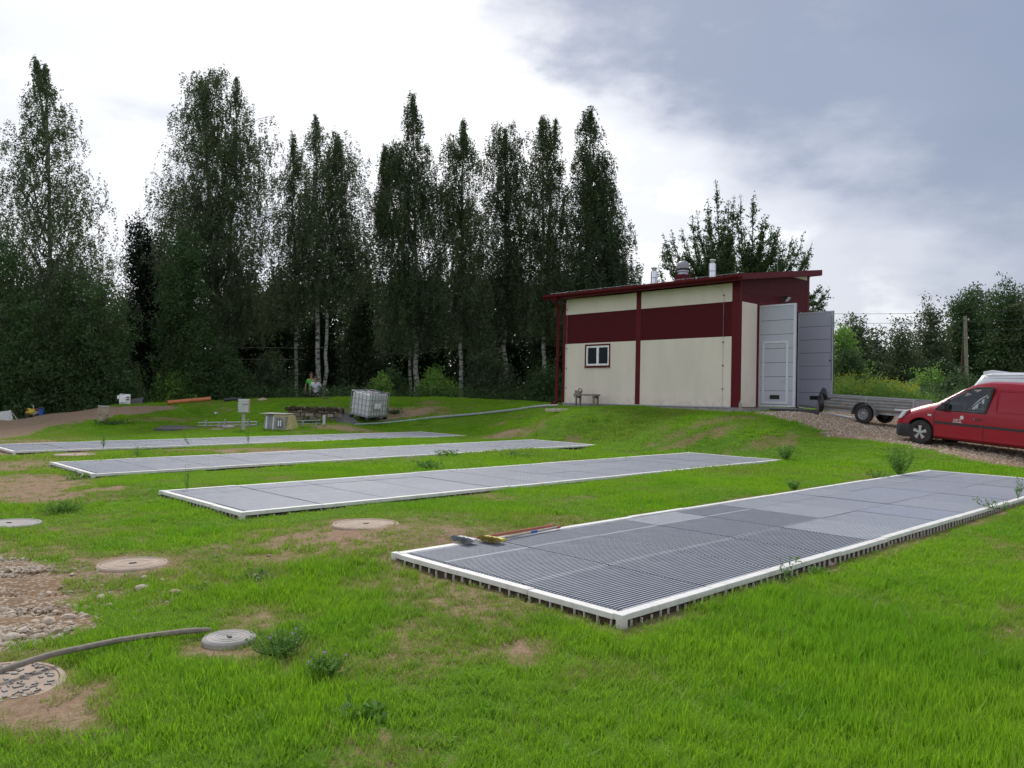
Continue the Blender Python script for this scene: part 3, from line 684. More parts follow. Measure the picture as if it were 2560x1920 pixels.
# lightning conductors with clamps
for yy in (.62, 7.89):
    mb = MB(); mb.tube([(-.45, yy + .35, 4.2), (-.03, yy + .12, 4.1), (-.02, yy, 3.84), (-.02, yy, .05), (-.05, yy, -.08), (-.22, yy + .05, -.12)], .005, 6)
    cd = mb.build('lightning_conductor', M['galv'], BLD)
    for zc in (3.84, 3.05, 2.23, 1.43, .62): MB().box(-.045, -.002, yy - .018, yy + .018, zc - .018, zc + .018).build('clamp', M['steel_dark'], cd)
MB().tube([(-.1, -.12, -.13), (-.1, -.12, .16)], .05, 10).build('earth_rod', M['concrete'], BLD); MB().tube([(-.1, -.12, .16), (-.1, -.12, .23)], .02, 8).build('earth_rod', M['galv'], BLD)
MB().tube([(4.75, 1.2, roofz(4.75)), (4.75, 1.2, roofz(4.75) + .95)], .006, 6).build('lightning_mast', M['galv'], BLD)
# double doors, opened square to the gable
def leaf(x, th_sign, wicket):
    D = MB(); a = x; w0, w1 = -1.36, -.02
    o = MB().box(a - .018, a + .018, w0 + .01, w1 - .01, .06, 3.55).build('door', M['steel_dark'], BLD)
    f = MB()
    for e in ((w0, w0 + .075, .05, 3.56), (w1 - .05, w1, .05, 3.56)): f.box(a - .036, a + .036, *e)
    f.box(a - .036, a + .036, w0 + .076, w1 - .051, .05, .11); f.box(a - .036, a + .036, w0 + .076, w1 - .051, 3.50, 3.56)
    f.build('door_frame', M['alu_light'], o, bevel=.004)
    n = 7; hh = (3.498 - .112) / n
    for k in range(n):
        z0 = .112 + hh * k; MB().box(a - .0335, a + .0335, w0 + .077, w1 - .052, z0 + .007, z0 + hh - .007).build('door_panel', M['door_grey'], o)
    s_ = -1
    if wicket:
        wf = MB(); y0, y1, z0, z1 = -1.12, -.16, .15, 2.30
        for e in ((y0, y1, z0, z0 + .07), (y0, y1, z1 - .07, z1), (y0, y0 + .08, z0 + .071, z1 - .071), (y1 - .08, y1, z0 + .071, z1 - .071)): wf.box(a - .052, a - .034, *e)
        wf.build('wicket_frame', M['alu_light'], o, bevel=.004)
        MB().box(a - .046, a - .0336, -.81, -.46, .31, .45).build('vent', M['seal'], o)
        MB().tube([(a - .034, -.98, .95), (a - .075, -.98, .95), (a - .08, -.86, .95)], .011, 8).build('handle', M['chrome'], o)
        MB().box(a - .040, a - .0336, -1.0, -.96, .80, 1.03).build('lock_plate', M['alu'], o)
        MB().box(a - .05, a - .0336, -.60, -.585, -.05, .10).build('drop_bolt', M['galv'], o)
    else:
        MB().box(a - .046, a - .0336, -.97, -.52, .33, .47).build('vent', M['seal'], o)
        MB().box(a - .046, a - .0336, -1.335, -1.305, 1.0, 3.4).build('bolt_rail', M['galv'], o)
        for z in (3.25, 1.95): MB().box(a - .055, a - .0336, -1.35, -1.30, z - .12, z + .12).build('lock_plate', M['alu'], o)
        MB().tube([(a - .034, -1.27, 1.76), (a - .08, -1.27, 1.76)], .025, 8).build('knob', M['seal'], o)
    MB().box(a - .02, a + .02, w0 - .012, w0 - .0005, .05, 3.56).build('edge_seal', M['steel_dark'] if not wicket else M['alu'], o)
leaf(1.285, 1, True); leaf(4.115, -1, False)
# ramp into the doorway
rp = MB(); rp.hexa([(1.3, -2.1, -.5), (4.4, -2.1, -.5), (4.4, -.62, -.5), (1.3, -.62, -.5), (1.3, -2.1, -.27), (4.4, -2.1, -.27), (4.4, -.46, -.03), (1.3, -.46, -.03)])
rp.build('ramp', M['concrete_pale'], BLD)
MB().box(1.22, 1.295, -2.2, -.47, -.4, -.02).build('ramp_kerb', M['steel_dark'], BLD)
MB().box(1.62, 2.5, -1.72, -1.60, -.26, -.02).build('ramp_kerb', M['steel_dark'], BLD)
# floodlight
fl = MB().tube([(2.87, 0, 4.02), (2.87, -.16, 4.04), (2.87, -.18, 3.95)], .02, 8).build('floodlight_bracket', M['black_plastic'], BLD)
m_ = MB(); m_.hexa([(2.74, -.16, 3.84), (3.0, -.16, 3.84), (3.0, -.10, 3.86), (2.74, -.10, 3.86), (2.74, -.30, 4.02), (3.0, -.30, 4.02), (3.0, -.24, 4.04), (2.74, -.24, 4.04)]); m_.build('floodlight', M['black_plastic'], fl)
m_ = MB(); m_.hexa([(2.77, -.176, 3.855), (2.97, -.176, 3.855), (2.97, -.165, 3.86), (2.77, -.165, 3.86), (2.77, -.306, 4.00), (2.97, -.306, 4.00), (2.97, -.295, 4.005), (2.77, -.295, 4.005)]); m_.build('floodlight_glass', M['lamp_glass'], fl)
# flues and roof fan
for (x, y, r, zt) in ((2.2, 5.2, .135, 5.58), (2.2, 2.5, .135, 5.60)):
    z = roofz(x) - .05
    fo = MB().lathe([(r, z), (r, zt - .20), (r * .93, zt - .17), (r * .62, zt - .15)], 20, (x, y, 0)).build('flue', M['chrome'], BLD, smooth=True)
    MB().lathe([(r * .62, zt - .149), (r * .62, zt - .08)], 20, (x, y, 0)).build('flue_neck', M['galv'], fo, smooth=True)
    MB().lathe([(r * .9, zt - .079), (r * .95, zt - .05), (r * .95, zt - .03), (r * .5, zt)], 20, (x, y, 0)).build('flue_cap', M['chrome'], fo, smooth=True)
    MB().lathe([(r * 1.04, z + .35), (r * 1.04, z + .38)], 20, (x, y, 0)).build('flue_band', M['galv'], fo, smooth=True)
x, y = 2.2, 3.83; z = roofz(x) - .06
fo = MB().box(x - .22, x + .22, y - .22, y + .22, z, 5.13).build('fan_curb', M['maroon'], BLD, bevel=.01)
MB().lathe([(.20, 5.131), (.20, 5.22), (.24, 5.24), (.24, 5.29), (.16, 5.31)], 24, (x, y, 0)).build('fan_base', M['alu'], fo, smooth=True)
MB().lathe([(.19, 5.311), (.19, 5.36)], 24, (x, y, 0)).build('fan_neck', M['steel_dark'], fo, smooth=True)
MB().lathe([(.265, 5.361), (.265, 5.39), (.245, 5.40), (.245, 5.52), (.21, 5.60), (.13, 5.66), (.0, 5.69)], 24, (x, y, 0)).build('fan_cowl', M['sheet_grey'], fo, smooth=True)

# ---- things by the building
bo = Bw(-.5, 6.33, -.125)
bn = thing('work_bench', 'low weathered wooden bench against the cream wall under the window', 'bench', bo, (0, 0, BYAW))
MB().box(-.16, .16, -.56, .56, .44, .50).build('bench_top', M['wood_grey'], bn, bevel=.006)
for sx in (-.12, .12):
    for sy in (-.46, .44): MB().box(sx - .03, sx + .03, sy - .03, sy + .03, 0, .439).build('leg', M['wood_grey'], bn)
for sy in (-.40, .40): MB().box(-.13, .13, sy - .012, sy + .012, .34, .43).build('bench_rail', M['wood_grey'], bn)
vs = thing('bench_vice', 'rusty metal vice sitting on the left end of the wooden bench', 'vice', Bw(-.5, 6.78, .375), (0, 0, BYAW))
MB().box(-.08, .08, -.10, .10, 0, .04).build('vice_base', M['sheet_grey'], vs, bevel=.006)
MB().hexa([(-.06, -.14, .041), (.06, -.14, .041), (.06, .10, .041), (-.06, .10, .041), (-.05, -.20, .11), (.05, -.20, .11), (.05, .16, .15), (-.05, .16, .15)]).build('vice_body', M['wood_grey'], vs, bevel=.01)
MB().tube([(0, .0, .14), (0, -.05, .21), (0, -.16, .20), (0, -.2, .12)], .022, 8).build('vice_arch', M['wood_grey'], vs, smooth=True)
MB().tube([(0, .17, .10), (0, .20, -.14)], .012, 6).build('vice_handle', M['steel_dark'], vs)
sl = G(1428, 1026); st_ = MB(); pts = [(-.95, -.1), (-.7, -.28), (-.2, -.2), (.1, -.05), (.75, .02), (.95, .16), (.3, .22), (-.2, .10), (-.6, .08)]
st_.prism(pts, 'z', -.05, .05); so = st_.build('flat_stone_slab', M['stone'], bevel=.01); so.location = (sl[0], sl[1], sl[2]); so.rotation_euler = (.02, 0, -.1); tag(so, 'long flat pale slab lying in the grass before the wooden bench', 'slab')

# ================================================================== VEHICLES
def boolean_cut(o, cutters):
    C2 = bpy.data.collections.new('cut_tmp')
    for c in cutters:
        md = o.modifiers.new('b', 'BOOLEAN'); md.operation = 'DIFFERENCE'; md.object = c; md.solver = 'EXACT'
    dg = bpy.context.evaluated_depsgraph_get(); me = bpy.data.meshes.new_from_object(o.evaluated_get(dg))
    o.modifiers.clear(); o.data = me
    for c in cutters: bpy.data.objects.remove(c, do_unlink=True)
def shell(stations, mat, name, parent, inner=None, nring=7):
    """stations: (x, zbot, zbelt, ztop, halfwidth at sill, at belt, at roof edge) ; closed lofted body, X forward"""
    mb = MB(); V = []; F = []
    ringN = None
    for (x, zb, zm, zt, wb, wm, wt) in stations:
        H = zt - zm
        half = [(0, zb), (wb * .92, zb), (wb, zb + .06), (wb + (wm - wb) * .6, zb + (zm - zb) * .5), (wm, zm - .03), (wm * .995, zm + .02 * min(1, H / .3)),
                (wm + (wt - wm) * .5, zm + H * .5), (wt + .01, zm + H * .82), (wt - .05, zm + H * .94), (wt - .20, zt - H * .012), (wt * .35, zt), (0, zt + .0)]
        ring = [(x, y, z) for y, z in half] + [(x, -y, z) for y, z in half[-2:0:-1]]
        ringN = len(ring); V += ring
    n = len(stations)
    for i in range(n - 1):
        for k in range(ringN): F.append((i * ringN + k, i * ringN + (k + 1) % ringN, (i + 1) * ringN + (k + 1) % ringN, (i + 1) * ringN + k))
    F.append(tuple(range(ringN))[::-1]); F.append(tuple((n - 1) * ringN + k for k in range(ringN)))
    mb.add(V, F); return mb.build(name, mat, parent, smooth=True)
def wheel(parent, x, y, z, r, w, side, cap=True, rimmat=None, spokes=5):
    s_ = side
    o = MB().lathe([(r * .62, -w / 2), (r * .90, -w / 2), (r * .985, -w * .38), (r, -w * .25), (r, w * .25), (r * .985, w * .38), (r * .90, w / 2), (r * .62, w / 2)], 36, (0, 0, 0), axis='y', caps=False).build('wheel', M['tyre'], parent, smooth=True)
    o.location = (x, y, z)
    rm = rimmat or M['hub']
    MB().lathe([(r * .625, w * .40 * s_), (r * .60, w * .47 * s_), (r * .55, w * .42 * s_), (r * .50, w * .25 * s_), (.01, w * .22 * s_)], 32, axis='y', caps=False).build('rim', M['steel_dark'] if cap == 'cap' else rm, o, smooth=True)
    if cap == 'cap':
        cp_ = MB(); yf = w * .44 * s_
        for k in range(spokes):
            a = PI / 2 + 2 * PI * k / spokes; c, sn = math.cos(a), math.sin(a)
            def P(rr_, t, yy): return (rr_ * c - t * sn, yy, rr_ * sn + t * c)
            for yy0, yy1 in ((yf, yf * .8),):
                cp_.hexa([P(.03, -.026, yy1), P(r * .57, -.052, yy1), P(r * .57, .052, yy1), P(.03, .026, yy1), P(.03, -.022, yy0 * 1.05), P(r * .56, -.046, yy0), P(r * .56, .046, yy0), P(.03, .022, yy0 * 1.05)])
        cp_.lathe([(.0, yf * 1.12), (.05, yf * 1.08), (.055, yf * .8)], 20, axis='y'); cp_.build('hub_cap', M['hub'], o)
        MB().lathe([(r * .60, yf * .93), (r * .605, yf * 1.03), (r * .57, yf * 1.03), (r * .565, yf * .93)], 36, axis='y', caps=False).build('hub_ring', M['red_paint'], o, smooth=True)
    elif cap == 'steel':
        cp_ = MB(); yf = w * .30 * s_
        for k in range(8):
            a = 2 * PI * k / 8; cp_.lathe([(.0, yf * 1.02), (.022, yf)], 8, (r * .40 * math.cos(a), 0, r * .40 * math.sin(a)), axis='y')
        cp_.build('rim_holes', M['seal'], o); MB().lathe([(.0, yf * 1.35), (.035, yf * 1.3), (.06, yf * .9)], 16, axis='y').build('hub_cap', rm, o, smooth=True)
    return o
def frame_thing(name, label, cat, origin, heading, pitch, group=None):
    """local X = forward (heading measured from +Y towards +X), Y = left side, Z up"""
    h = np.array([math.sin(heading) * math.cos(pitch), math.cos(heading) * math.cos(pitch), math.sin(pitch)])
    l = np.array([-math.cos(heading), math.sin(heading), 0]); u = np.cross(h, l)
    m = Matrix(((h[0], l[0], u[0], origin[0]), (h[1], l[1], u[1], origin[1]), (h[2], l[2], u[2], origin[2]), (0, 0, 0, 1)))
    o = thing(name, label, cat, origin); o.rotation_euler = m.to_euler(); return o
# red van: axle origin at ground under the front axle centre line
VX = .88
vp = U(2300, 1110, 21.6); HD = rad(-34); PT = rad(3.9)
hv = np.array([math.sin(HD) * math.cos(PT), math.cos(HD) * math.cos(PT), math.sin(PT)]); lv_ = np.array([-math.cos(HD), math.sin(HD), 0])
van_o = vp - lv_ * .80
VAN = frame_thing('red_van', 'dusty red panel van parked on the gravel drive, cut off at the picture edge', 'van', van_o, HD, PT)
R = .325; Z = R
ST = [(.93, Z - .02, Z + .10, Z + .14, .50, .52, .46), (.88, Z - .12, Z + .16, Z + .26, .64, .66, .58), (.80, Z - .12, Z + .22, Z + .40, .74, .76, .64), (.66, Z - .11, Z + .30, Z + .53, .82, .83, .68), (.45, Z - .10, Z + .40, Z + .62, .855, .86, .70),
      (.10, Z - .10, Z + .50, Z + .735, .87, .875, .71), (-.20, Z - .10, Z + .56, Z + .815, .875, .88, .71), (-.38, Z - .10, Z + .575, Z + .86, .88, .885, .70), (-.60, Z - .10, Z + .585, Z + 1.00, .885, .89, .68), (-.90, Z - .10, Z + .59, Z + 1.17, .885, .892, .66),
      (-1.20, Z - .10, Z + .595, Z + 1.325, .885, .894, .65), (-1.45, Z - .10, Z + .60, Z + 1.425, .885, .895, .66), (-1.80, Z - .10, Z + .60, Z + 1.485, .885, .895, .68), (-2.3, Z - .10, Z + .60, Z + 1.50, .885, .895, .69), (-3.0, Z - .10, Z + .60, Z + 1.50, .885, .895, .69),
      (-4.6, Z - .08, Z + .60, Z + 1.49, .88, .89, .68), (-4.72, Z - .05, Z + .60, Z + 1.46, .86, .87, .66)]
body = shell(ST, [M['red_car'], M['black_plastic']], 'body', VAN)
cut = []
for ax in (0, -3.40):
    for sy in (1, -1):
        cu_ = MB().lathe([(.385, sy * .58), (.385, sy * 1.2)], 32, (0, 0, Z + .015), axis='y').build('cut', M['seal']); cu_.data.transform(Matrix.Translation((ax, 0, 0)) @ Matrix.Diagonal((1 / VX, 1, 1, 1))); cut.append(cu_)
side_w = [(-.43, Z + .655), (-1.87, Z + .655), (-1.99, Z + 1.325), (-1.55, Z + 1.30), (-1.22, Z + 1.20), (-.84, Z + .985)]
wc = MB().prism(side_w, 'y', -1.2, 1.2).build('cut', M['seal']); cut.append(wc)
cut.append(MB().prism([(-.45, Z + .66), (-.26, Z + .98), (-.80, Z + 1.38), (-1.30, Z + 1.56), (-1.40, Z + 1.28), (-1.2, Z + 1.05)], 'y', -.60, .60).build('cut', M['seal']))
for c in cut: c.parent = VAN
bpy.context.view_layer.update(); boolean_cut(body, cut)
bm = bmesh.new(); bm.from_mesh(body.data)
WS = [(-.45, Z + .66), (-.26, Z + .98), (-.80, Z + 1.38), (-1.30, Z + 1.56), (-1.40, Z + 1.28), (-1.2, Z + 1.05)]
def on_cut(f, poly):
    for k in range(len(poly)):
        p, q = Vector(poly[k]), Vector(poly[(k + 1) % len(poly)]); d = (q - p).normalized(); n_ = Vector((-d.y, d.x))
        if all(abs((Vector((v.co.x, v.co.z)) - p).dot(n_)) < .002 for v in f.verts): return True
    return False
for f in bm.faces:
    x_, y_, z_ = f.calc_center_median()
    if any(all(((v.co.x - ax) * VX) ** 2 + (v.co.z - Z - .015) ** 2 < .389 ** 2 for v in f.verts) for ax in (0, -3.40)): f.material_index = 1
    elif on_cut(f, side_w) or on_cut(f, WS): f.material_index = 1
    elif z_ > Z + .6 and all(abs(abs(v.co.y) - .60) < .002 for v in f.verts): f.material_index = 1
bm.to_mesh(body.data); bm.free(); body.data.set_sharp_from_angle(angle=rad(35))
MB().add([(-.405, -.62, Z + .845), (-.405, .62, Z + .845), (-1.31, .60, Z + 1.345), (-1.31, -.60, Z + 1.345)], [(0, 1, 2, 3)]).build('windscreen', M['car_glass'], VAN)
def belt_y(z, x=-1.2):
    """half width of the body side at height z"""
    if z <= Z + .60: return .892
    H = 1.50 - .60; t_ = min(1, (z - Z - .60) / H); return .89 + (.66 - .89) * t_ * .62
for sgn in (1, -1):
    V = [(x, sgn * (belt_y(z) - .006), z) for x, z in side_w]; g_ = MB().add(V, [tuple(range(len(V)))]); g_.build('side_window', M['car_glass'], VAN)
    fw = MB()                                  # black window frame
    for k in range(len(side_w)):
        (xa, za), (xb, zb_) = side_w[k], side_w[(k + 1) % len(side_w)]
        wd = .035 if k != 1 else .075
        fw.tube([(xa, sgn * (belt_y(za) - .002), za), (xb, sgn * (belt_y(zb_) - .002), zb_)], wd * .5, 6)
    fw.tube([(-.80, sgn * belt_y(Z + .67), Z + .665), (-.80, sgn * belt_y(Z + .93), Z + .955)], .02, 6)
    fw.build('window_frame', M['black_plastic'], VAN)
    MB().box(-2.95, -.42, sgn * .890, sgn * .905, Z + .29, Z + .345).build('side_moulding', M['black_plastic'], VAN)
    for xd in (-.42, -1.86): MB().box(xd - .004, xd + .004, sgn * .884, sgn * .8935, Z - .02, Z + .62).build('door_gap', M['seal'], VAN)
    MB().box(-1.80, -1.60, sgn * .892, sgn * .915, Z + .475, Z + .50).build('door_handle', M['black_plastic'], VAN)
    MB().tube([(-1.60, sgn * .905, Z + .488), (-1.585, sgn * .905, Z + .488)], .018, 10).build('door_lock', M['hub'], VAN)
    MB().box(-.33, -.22, sgn * .875, sgn * .893, Z + .47, Z + .515).build('side_indicator', M['lamp_glass'], VAN)
    mr = MB(); mr.hexa([(-.66, sgn * .90, Z + .64), (-.66, sgn * 1.06, Z + .66), (-.80, sgn * 1.08, Z + .66), (-.80, sgn * .90, Z + .64), (-.69, sgn * .90, Z + .86), (-.69, sgn * 1.05, Z + .85), (-.80, sgn * 1.06, Z + .85), (-.80, sgn * .90, Z + .86)]); mr.build('wing_mirror', M['black_plastic'], VAN, bevel=.025)
    MB().add([(-.0 + .80, sgn * .60, Z + .42), (.845, sgn * .66, Z + .31), (.62, sgn * .845, Z + .33), (.50, sgn * .862, Z + .44), (.42, sgn * .80, Z + .60), (.60, sgn * .70, Z + .55)], [(0, 1, 2, 3, 4, 5)]).build('headlight', M['lamp_glass'], VAN)
    hl = MB(); hl.hexa([(.60, sgn * .74, Z + .32), (.83, sgn * .60, Z + .30), (.88, sgn * .67, Z + .30), (.64, sgn * .865, Z + .33), (.42, sgn * .74, Z + .58), (.60, sgn * .60, Z + .56), (.68, sgn * .72, Z + .54), (.46, sgn * .872, Z + .545)]); hl.build('headlight', M['lamp_glass'], VAN, bevel=.01)
    pn = MB()                                   # pressed load-side panel outline
    q = [(-2.12, Z + 1.28), (-3.45, Z + 1.30), (-3.5, Z + .72), (-2.16, Z + .72)]
    for k in range(4): pn.tube([(q[k][0], sgn * (belt_y(q[k][1]) + .0), q[k][1]), (q[(k + 1) % 4][0], sgn * (belt_y(q[(k + 1) % 4][1])), q[(k + 1) % 4][1])], .010, 6)
    pn.build('panel_pressing', M['red_car'], VAN, smooth=True)
# bumper
bst = [(.99, .18, .33), (.97, .40, .33), (.90, .62, .335), (.78, .78, .335), (.60, .87, .335), (.415, .885, .335)]
V = []; F = []
full = [(x, -y, z) for x, y, z in bst[::-1]] + bst
for x, y, z in full: V += [(x - .03, y * .97, R - .16), (x + .005, y, R - .12), (x + .01, y * 1.003, R + .12), (x - .02, y * .99, R + .20), (x - .14, y * .9, R + .20), (x - .14, y * .9, R - .16)]
n_ = len(full)
for i in range(n_ - 1):
    for k in range(6): F.append((i * 6 + k, i * 6 + (k + 1) % 6, (i + 1) * 6 + (k + 1) % 6, (i + 1) * 6 + k))
F.append(tuple(range(6))); F.append(tuple((n_ - 1) * 6 + k for k in range(6)))
MB().add(V, F).build('bumper', M['black_plastic'], VAN, smooth=True)
for ax in (0, -3.40 * VX):
    for sgn in (1, -1): wheel(VAN, ax, sgn * .775, R, R, .205, sgn, 'cap')
MB().box(-4.4, .55, -.62, .62, R - .14, R - .02).build('underbody', M['seal'], VAN)
# cabin: seat, wheel, windscreen pillar seen through the window
st2 = MB(); st2.box(-1.75, -1.45, .18, .66, Z + .30, Z + .76); st2.box(-1.82, -1.68, .20, .64, Z + .76, Z + 1.05); st2.box(-1.82, -1.70, .32, .52, Z + 1.08, Z + 1.24); st2.build('driver_seat', M['black_plastic'], VAN, bevel=.03)
sw = MB(); ringp = [(-1.12 + .10 * math.sin(a) * .6, .40 + .18 * math.cos(a), Z + .72 + .17 * math.sin(a)) for a in np.linspace(0, 2 * PI, 20)]; sw.tube(ringp, .016, 6, caps=False); sw.build('steering_wheel', M['seal'], VAN)
MB().hexa([(-.5, -.82, Z + .58), (-.5, .82, Z + .58), (-.95, .82, Z + .58), (-.95, -.82, Z + .58), (-.5, -.80, Z + .665), (-.5, .80, Z + .665), (-.92, .80, Z + .70), (-.92, -.80, Z + .70)]).build('dashboard', M['seal'], VAN)
# lettering and emblem on the driver's door
def text_part(txt, size, mat, parent, loc, rot, name='lettering', sc=(1, 1, 1), extrude=.001):
    cu = bpy.data.curves.new(name, 'FONT'); cu.body = txt; cu.size = size; cu.extrude = extrude; cu.align_x = 'LEFT'
    tmp = bpy.data.objects.new('tmp', cu); C.objects.link(tmp); dg = bpy.context.evaluated_depsgraph_get(); dg.update()
    me = bpy.data.meshes.new_from_object(tmp.evaluated_get(dg)); bpy.data.objects.remove(tmp, do_unlink=True); me.materials.clear(); me.materials.append(mat)
    o = bpy.data.objects.new(name, me); C.objects.link(o); o.parent = parent; o.location = loc; o.rotation_euler = rot; o.scale = sc; return o
rt_ = (PI / 2, 0, PI)
text_part('XKS', .105, M['white_paint'], VAN, (-.99, .8965, Z + .385), rt_, sc=(1.05, 1, 1))
text_part('water service', .036, M['white_paint'], VAN, (-.96, .8965, Z + .355), rt_) if False else MB().box(-1.25, -.98, .893, .8965, Z + .360, Z + .371).build('lettering_line', M['white_paint'], VAN)
eb = MB().lathe([(.052, .893), (.052, .8965)], 20, (-1.235, 0, Z + .50), axis='y').build('door_emblem', M['white_paint'], VAN)
MB().prism([(-1.25, Z + .46), (-1.215, Z + .49), (-1.235, Z + .53), (-1.222, Z + .495)], 'y', .8966, .898).build('emblem_swirl', M['red_car'], eb)

for ch in VAN.children:
    if not ch.name.startswith('wheel'):
        if ch.location.length > .001: ch.location.x *= VX
        else:
            ch.data.transform(Matrix.Diagonal((VX, 1, 1, 1)))
            for g_ in ch.children: g_.data.transform(Matrix.Diagonal((VX, 1, 1, 1)))
# trailer
tp = U(2159, 1058, 26.0); HT = rad(-38); PTt = rad(3.0)
lt = np.array([-math.cos(HT), math.sin(HT), 0])
TR = frame_thing('box_trailer', 'grey open box trailer with ribbed sides standing behind the red van', 'trailer', tp - lt * .68, HT, PTt)
r = .30
for sgn in (1, -1):
    wheel(TR, 0, sgn * .68, r, r, .17, sgn, 'steel', M['sheet_grey'])
    a_ = np.linspace(rad(-5), rad(185), 14); out_ = [(math.cos(x) * .40, r + math.sin(x) * .40) for x in a_]; in_ = [(math.cos(x) * .385, r + math.sin(x) * .385) for x in a_][::-1]
    MB().prism(out_ + in_, 'y', sgn * .575, sgn * .80).build('mudguard', M['trailer_grey'], TR)
tb = MB(); x0, x1, yw, z0, z1 = -1.55, 1.66, .56, .46, .84
MB().box(x0, x1, -yw, yw, z0 - .07, z0 - .02).build('floor', M['wood_grey'], TR)
for sgn in (1, -1):
    sd_ = MB().box(x0, x1, sgn * yw, sgn * (yw + .025), z0 - .02, z1).build('side_board', M['trailer_grey'], TR)
    rb_ = MB()
    for z in (.485, .585, .685, .785): rb_.box(x0, x1, sgn * (yw + .0255), sgn * (yw + .04), z, z + .045)
    rb_.build('rib', M['trailer_rib'], sd_)
    MB().box(x0, x1, sgn * (yw - .01), sgn * (yw + .045), z1 + .001, z1 + .035).build('top_rail', M['galv'], TR)
    for x in (x0 + .02, 0.0, x1 - .02): MB().box(x - .022, x + .022, sgn * (yw + .0405), sgn * (yw + .055), z0 - .03, z1).build('upright', M['galv'], TR)
    MB().box(.72, .80, sgn * (yw + .041), sgn * (yw + .052), .52, .56).build('side_reflector', M['orange_lamp'], TR)
    MB().box(x0, x1, sgn * (yw - .08), sgn * (yw - .03), z0 - .14, z0 - .071).build('chassis_beam', M['galv'], TR)
for x in (x0, x1 - .025): MB().box(x, x + .025, -yw + .001, yw - .001, z0 - .019, z1).build('end_board', M['sheet_grey'], TR)
MB().box(-.03, .03, -.60, .60, r - .03, r + .03).build('axle', M['steel_dark'], TR)
MB().box(-1.45, -.95, yw + .056, yw + .058, .49, .55).build('number_plate', M['white_paint'], TR)
MB().tube([(x1 - .1, 0, .36), (x1 + .9, 0, .36), (x1 + 1.15, 0, .40)], .035, 8).build('drawbar', M['galv'], TR)
MB().tube([(x1 + .35, .12, .0), (x1 + .35, .12, .62)], .025, 8).build('jockey_post', M['galv'], TR)
# black plastic bundle hanging over the front board
def lump(name, label, cat, loc, size, mat, seed, n=3, rough=.25, parent=None):
    bm = bmesh.new(); bmesh.ops.create_icosphere(bm, subdivisions=n, radius=1); r_ = random.Random(seed)
    ph = [(r_.uniform(1, 4), r_.uniform(1, 4), r_.uniform(1, 4), r_.uniform(0, 6)) for _ in range(6)]
    for v in bm.verts:
        k = 1 + rough * sum(math.sin(a * v.co.x * 1.3 + b * v.co.y * 1.3 + c * v.co.z * 1.3 + d) for a, b, c, d in ph) / 3
        v.co = Vector((v.co.x * size[0] * k, v.co.y * size[1] * k, v.co.z * size[2] * k))
    me = bpy.data.meshes.new(name); bm.to_mesh(me); bm.free(); me.materials.append(mat)
    o = bpy.data.objects.new(name, me); C.objects.link(o); o.location = loc; me.polygons.foreach_set('use_smooth', [rough < .3] * len(me.polygons))
    if parent: o.parent = parent
    elif label: tag(o, label, cat)
    return o
M['bin_bag'] = mat_plain('black_bin_bag', (.012, .012, .014), .28, 0, .2)
bg_ = thing('plastic_bundle', 'crumpled black plastic sheet bundled over the left end of the grey trailer', 'plastic sheet', U(2060, 992, 25.2))
lump('sheet_fold', None, None, (-.02, 0, .06), (.10, .16, .20), M['bin_bag'], 3, rough=.2, parent=bg_)
lump('sheet_fold', None, None, (-.10, -.05, -.20), (.075, .13, .30), M['bin_bag'], 4, rough=.2, parent=bg_)
lump('sheet_fold', None, None, (.10, .03, -.05), (.15, .10, .035), M['bin_bag'], 5, rough=.2, parent=bg_)

# white van behind
wv = U(2480, 1030, 27.0); wz = h1(wv[0], wv[1])
WV = frame_thing('white_van', 'white high van behind the red van, only its roof and rear corner showing', 'van', np.array([wv[0] + 1.75, wv[1] - .5, wz]), rad(141), rad(-2.0))
zt = 1.68
ST = [(2.2, .3, 1.15, 1.25, .8, .82, .7), (1.5, .3, 1.2, 1.4, .9, .92, .75), (.8, .3, 1.25, 1.85, .9, .94, .72), (.2, .3, 1.3, zt + .05, .9, .95, .74), (-1.0, .3, 1.3, zt + .06, .9, .95, .76), (-1.75, .3, 1.3, zt + .02, .9, .95, .76), (-2.0, .3, 1.28, zt - .05, .9, .94, .74), (-2.2, .3, 1.2, zt - .42, .88, .92, .72), (-2.35, .3, 1.0, 1.15, .86, .9, .72)]
shell(ST, M['white_paint'], 'body', WV)
for sgn in (1, -1):
    for q_ in ([(-1.93, .925, 1.30), (-1.70, .845, zt - .17), (-.55, .855, zt - .13), (-.55, .945, 1.30)], [(-.45, .945, 1.30), (-.45, .855, zt - .13), (1.0, .86, zt - .2)], [(-2.08, .90, 1.25), (-1.84, .80, zt - .08), (.3, .80, zt - .02)]):
        MB().tube([(a_, sgn * b_, c_) for a_, b_, c_ in q_], .009, 5).build('panel_gap', M['sheet_grey'], WV)
    MB().tube([(-1.65, sgn * .74, zt - .02), (.2, sgn * .74, zt)], .012, 6).build('roof_rail', M['white_plastic'], WV)
    for ax in (1.35, -1.5): wheel(WV, ax, sgn * .80, .32, .32, .2, sgn, 'steel')
spo = MB(); spo.hexa([(-1.98, -.66, zt - .10), (-1.98, .66, zt - .10), (-1.2, .60, zt + .03), (-1.2, -.60, zt + .03), (-1.99, -.66, zt + .06), (-1.99, .66, zt + .06), (-1.72, .62, zt + .12), (-1.72, -.62, zt + .12)]); spo.build('rear_spoiler', M['white_paint'], WV, bevel=.03)
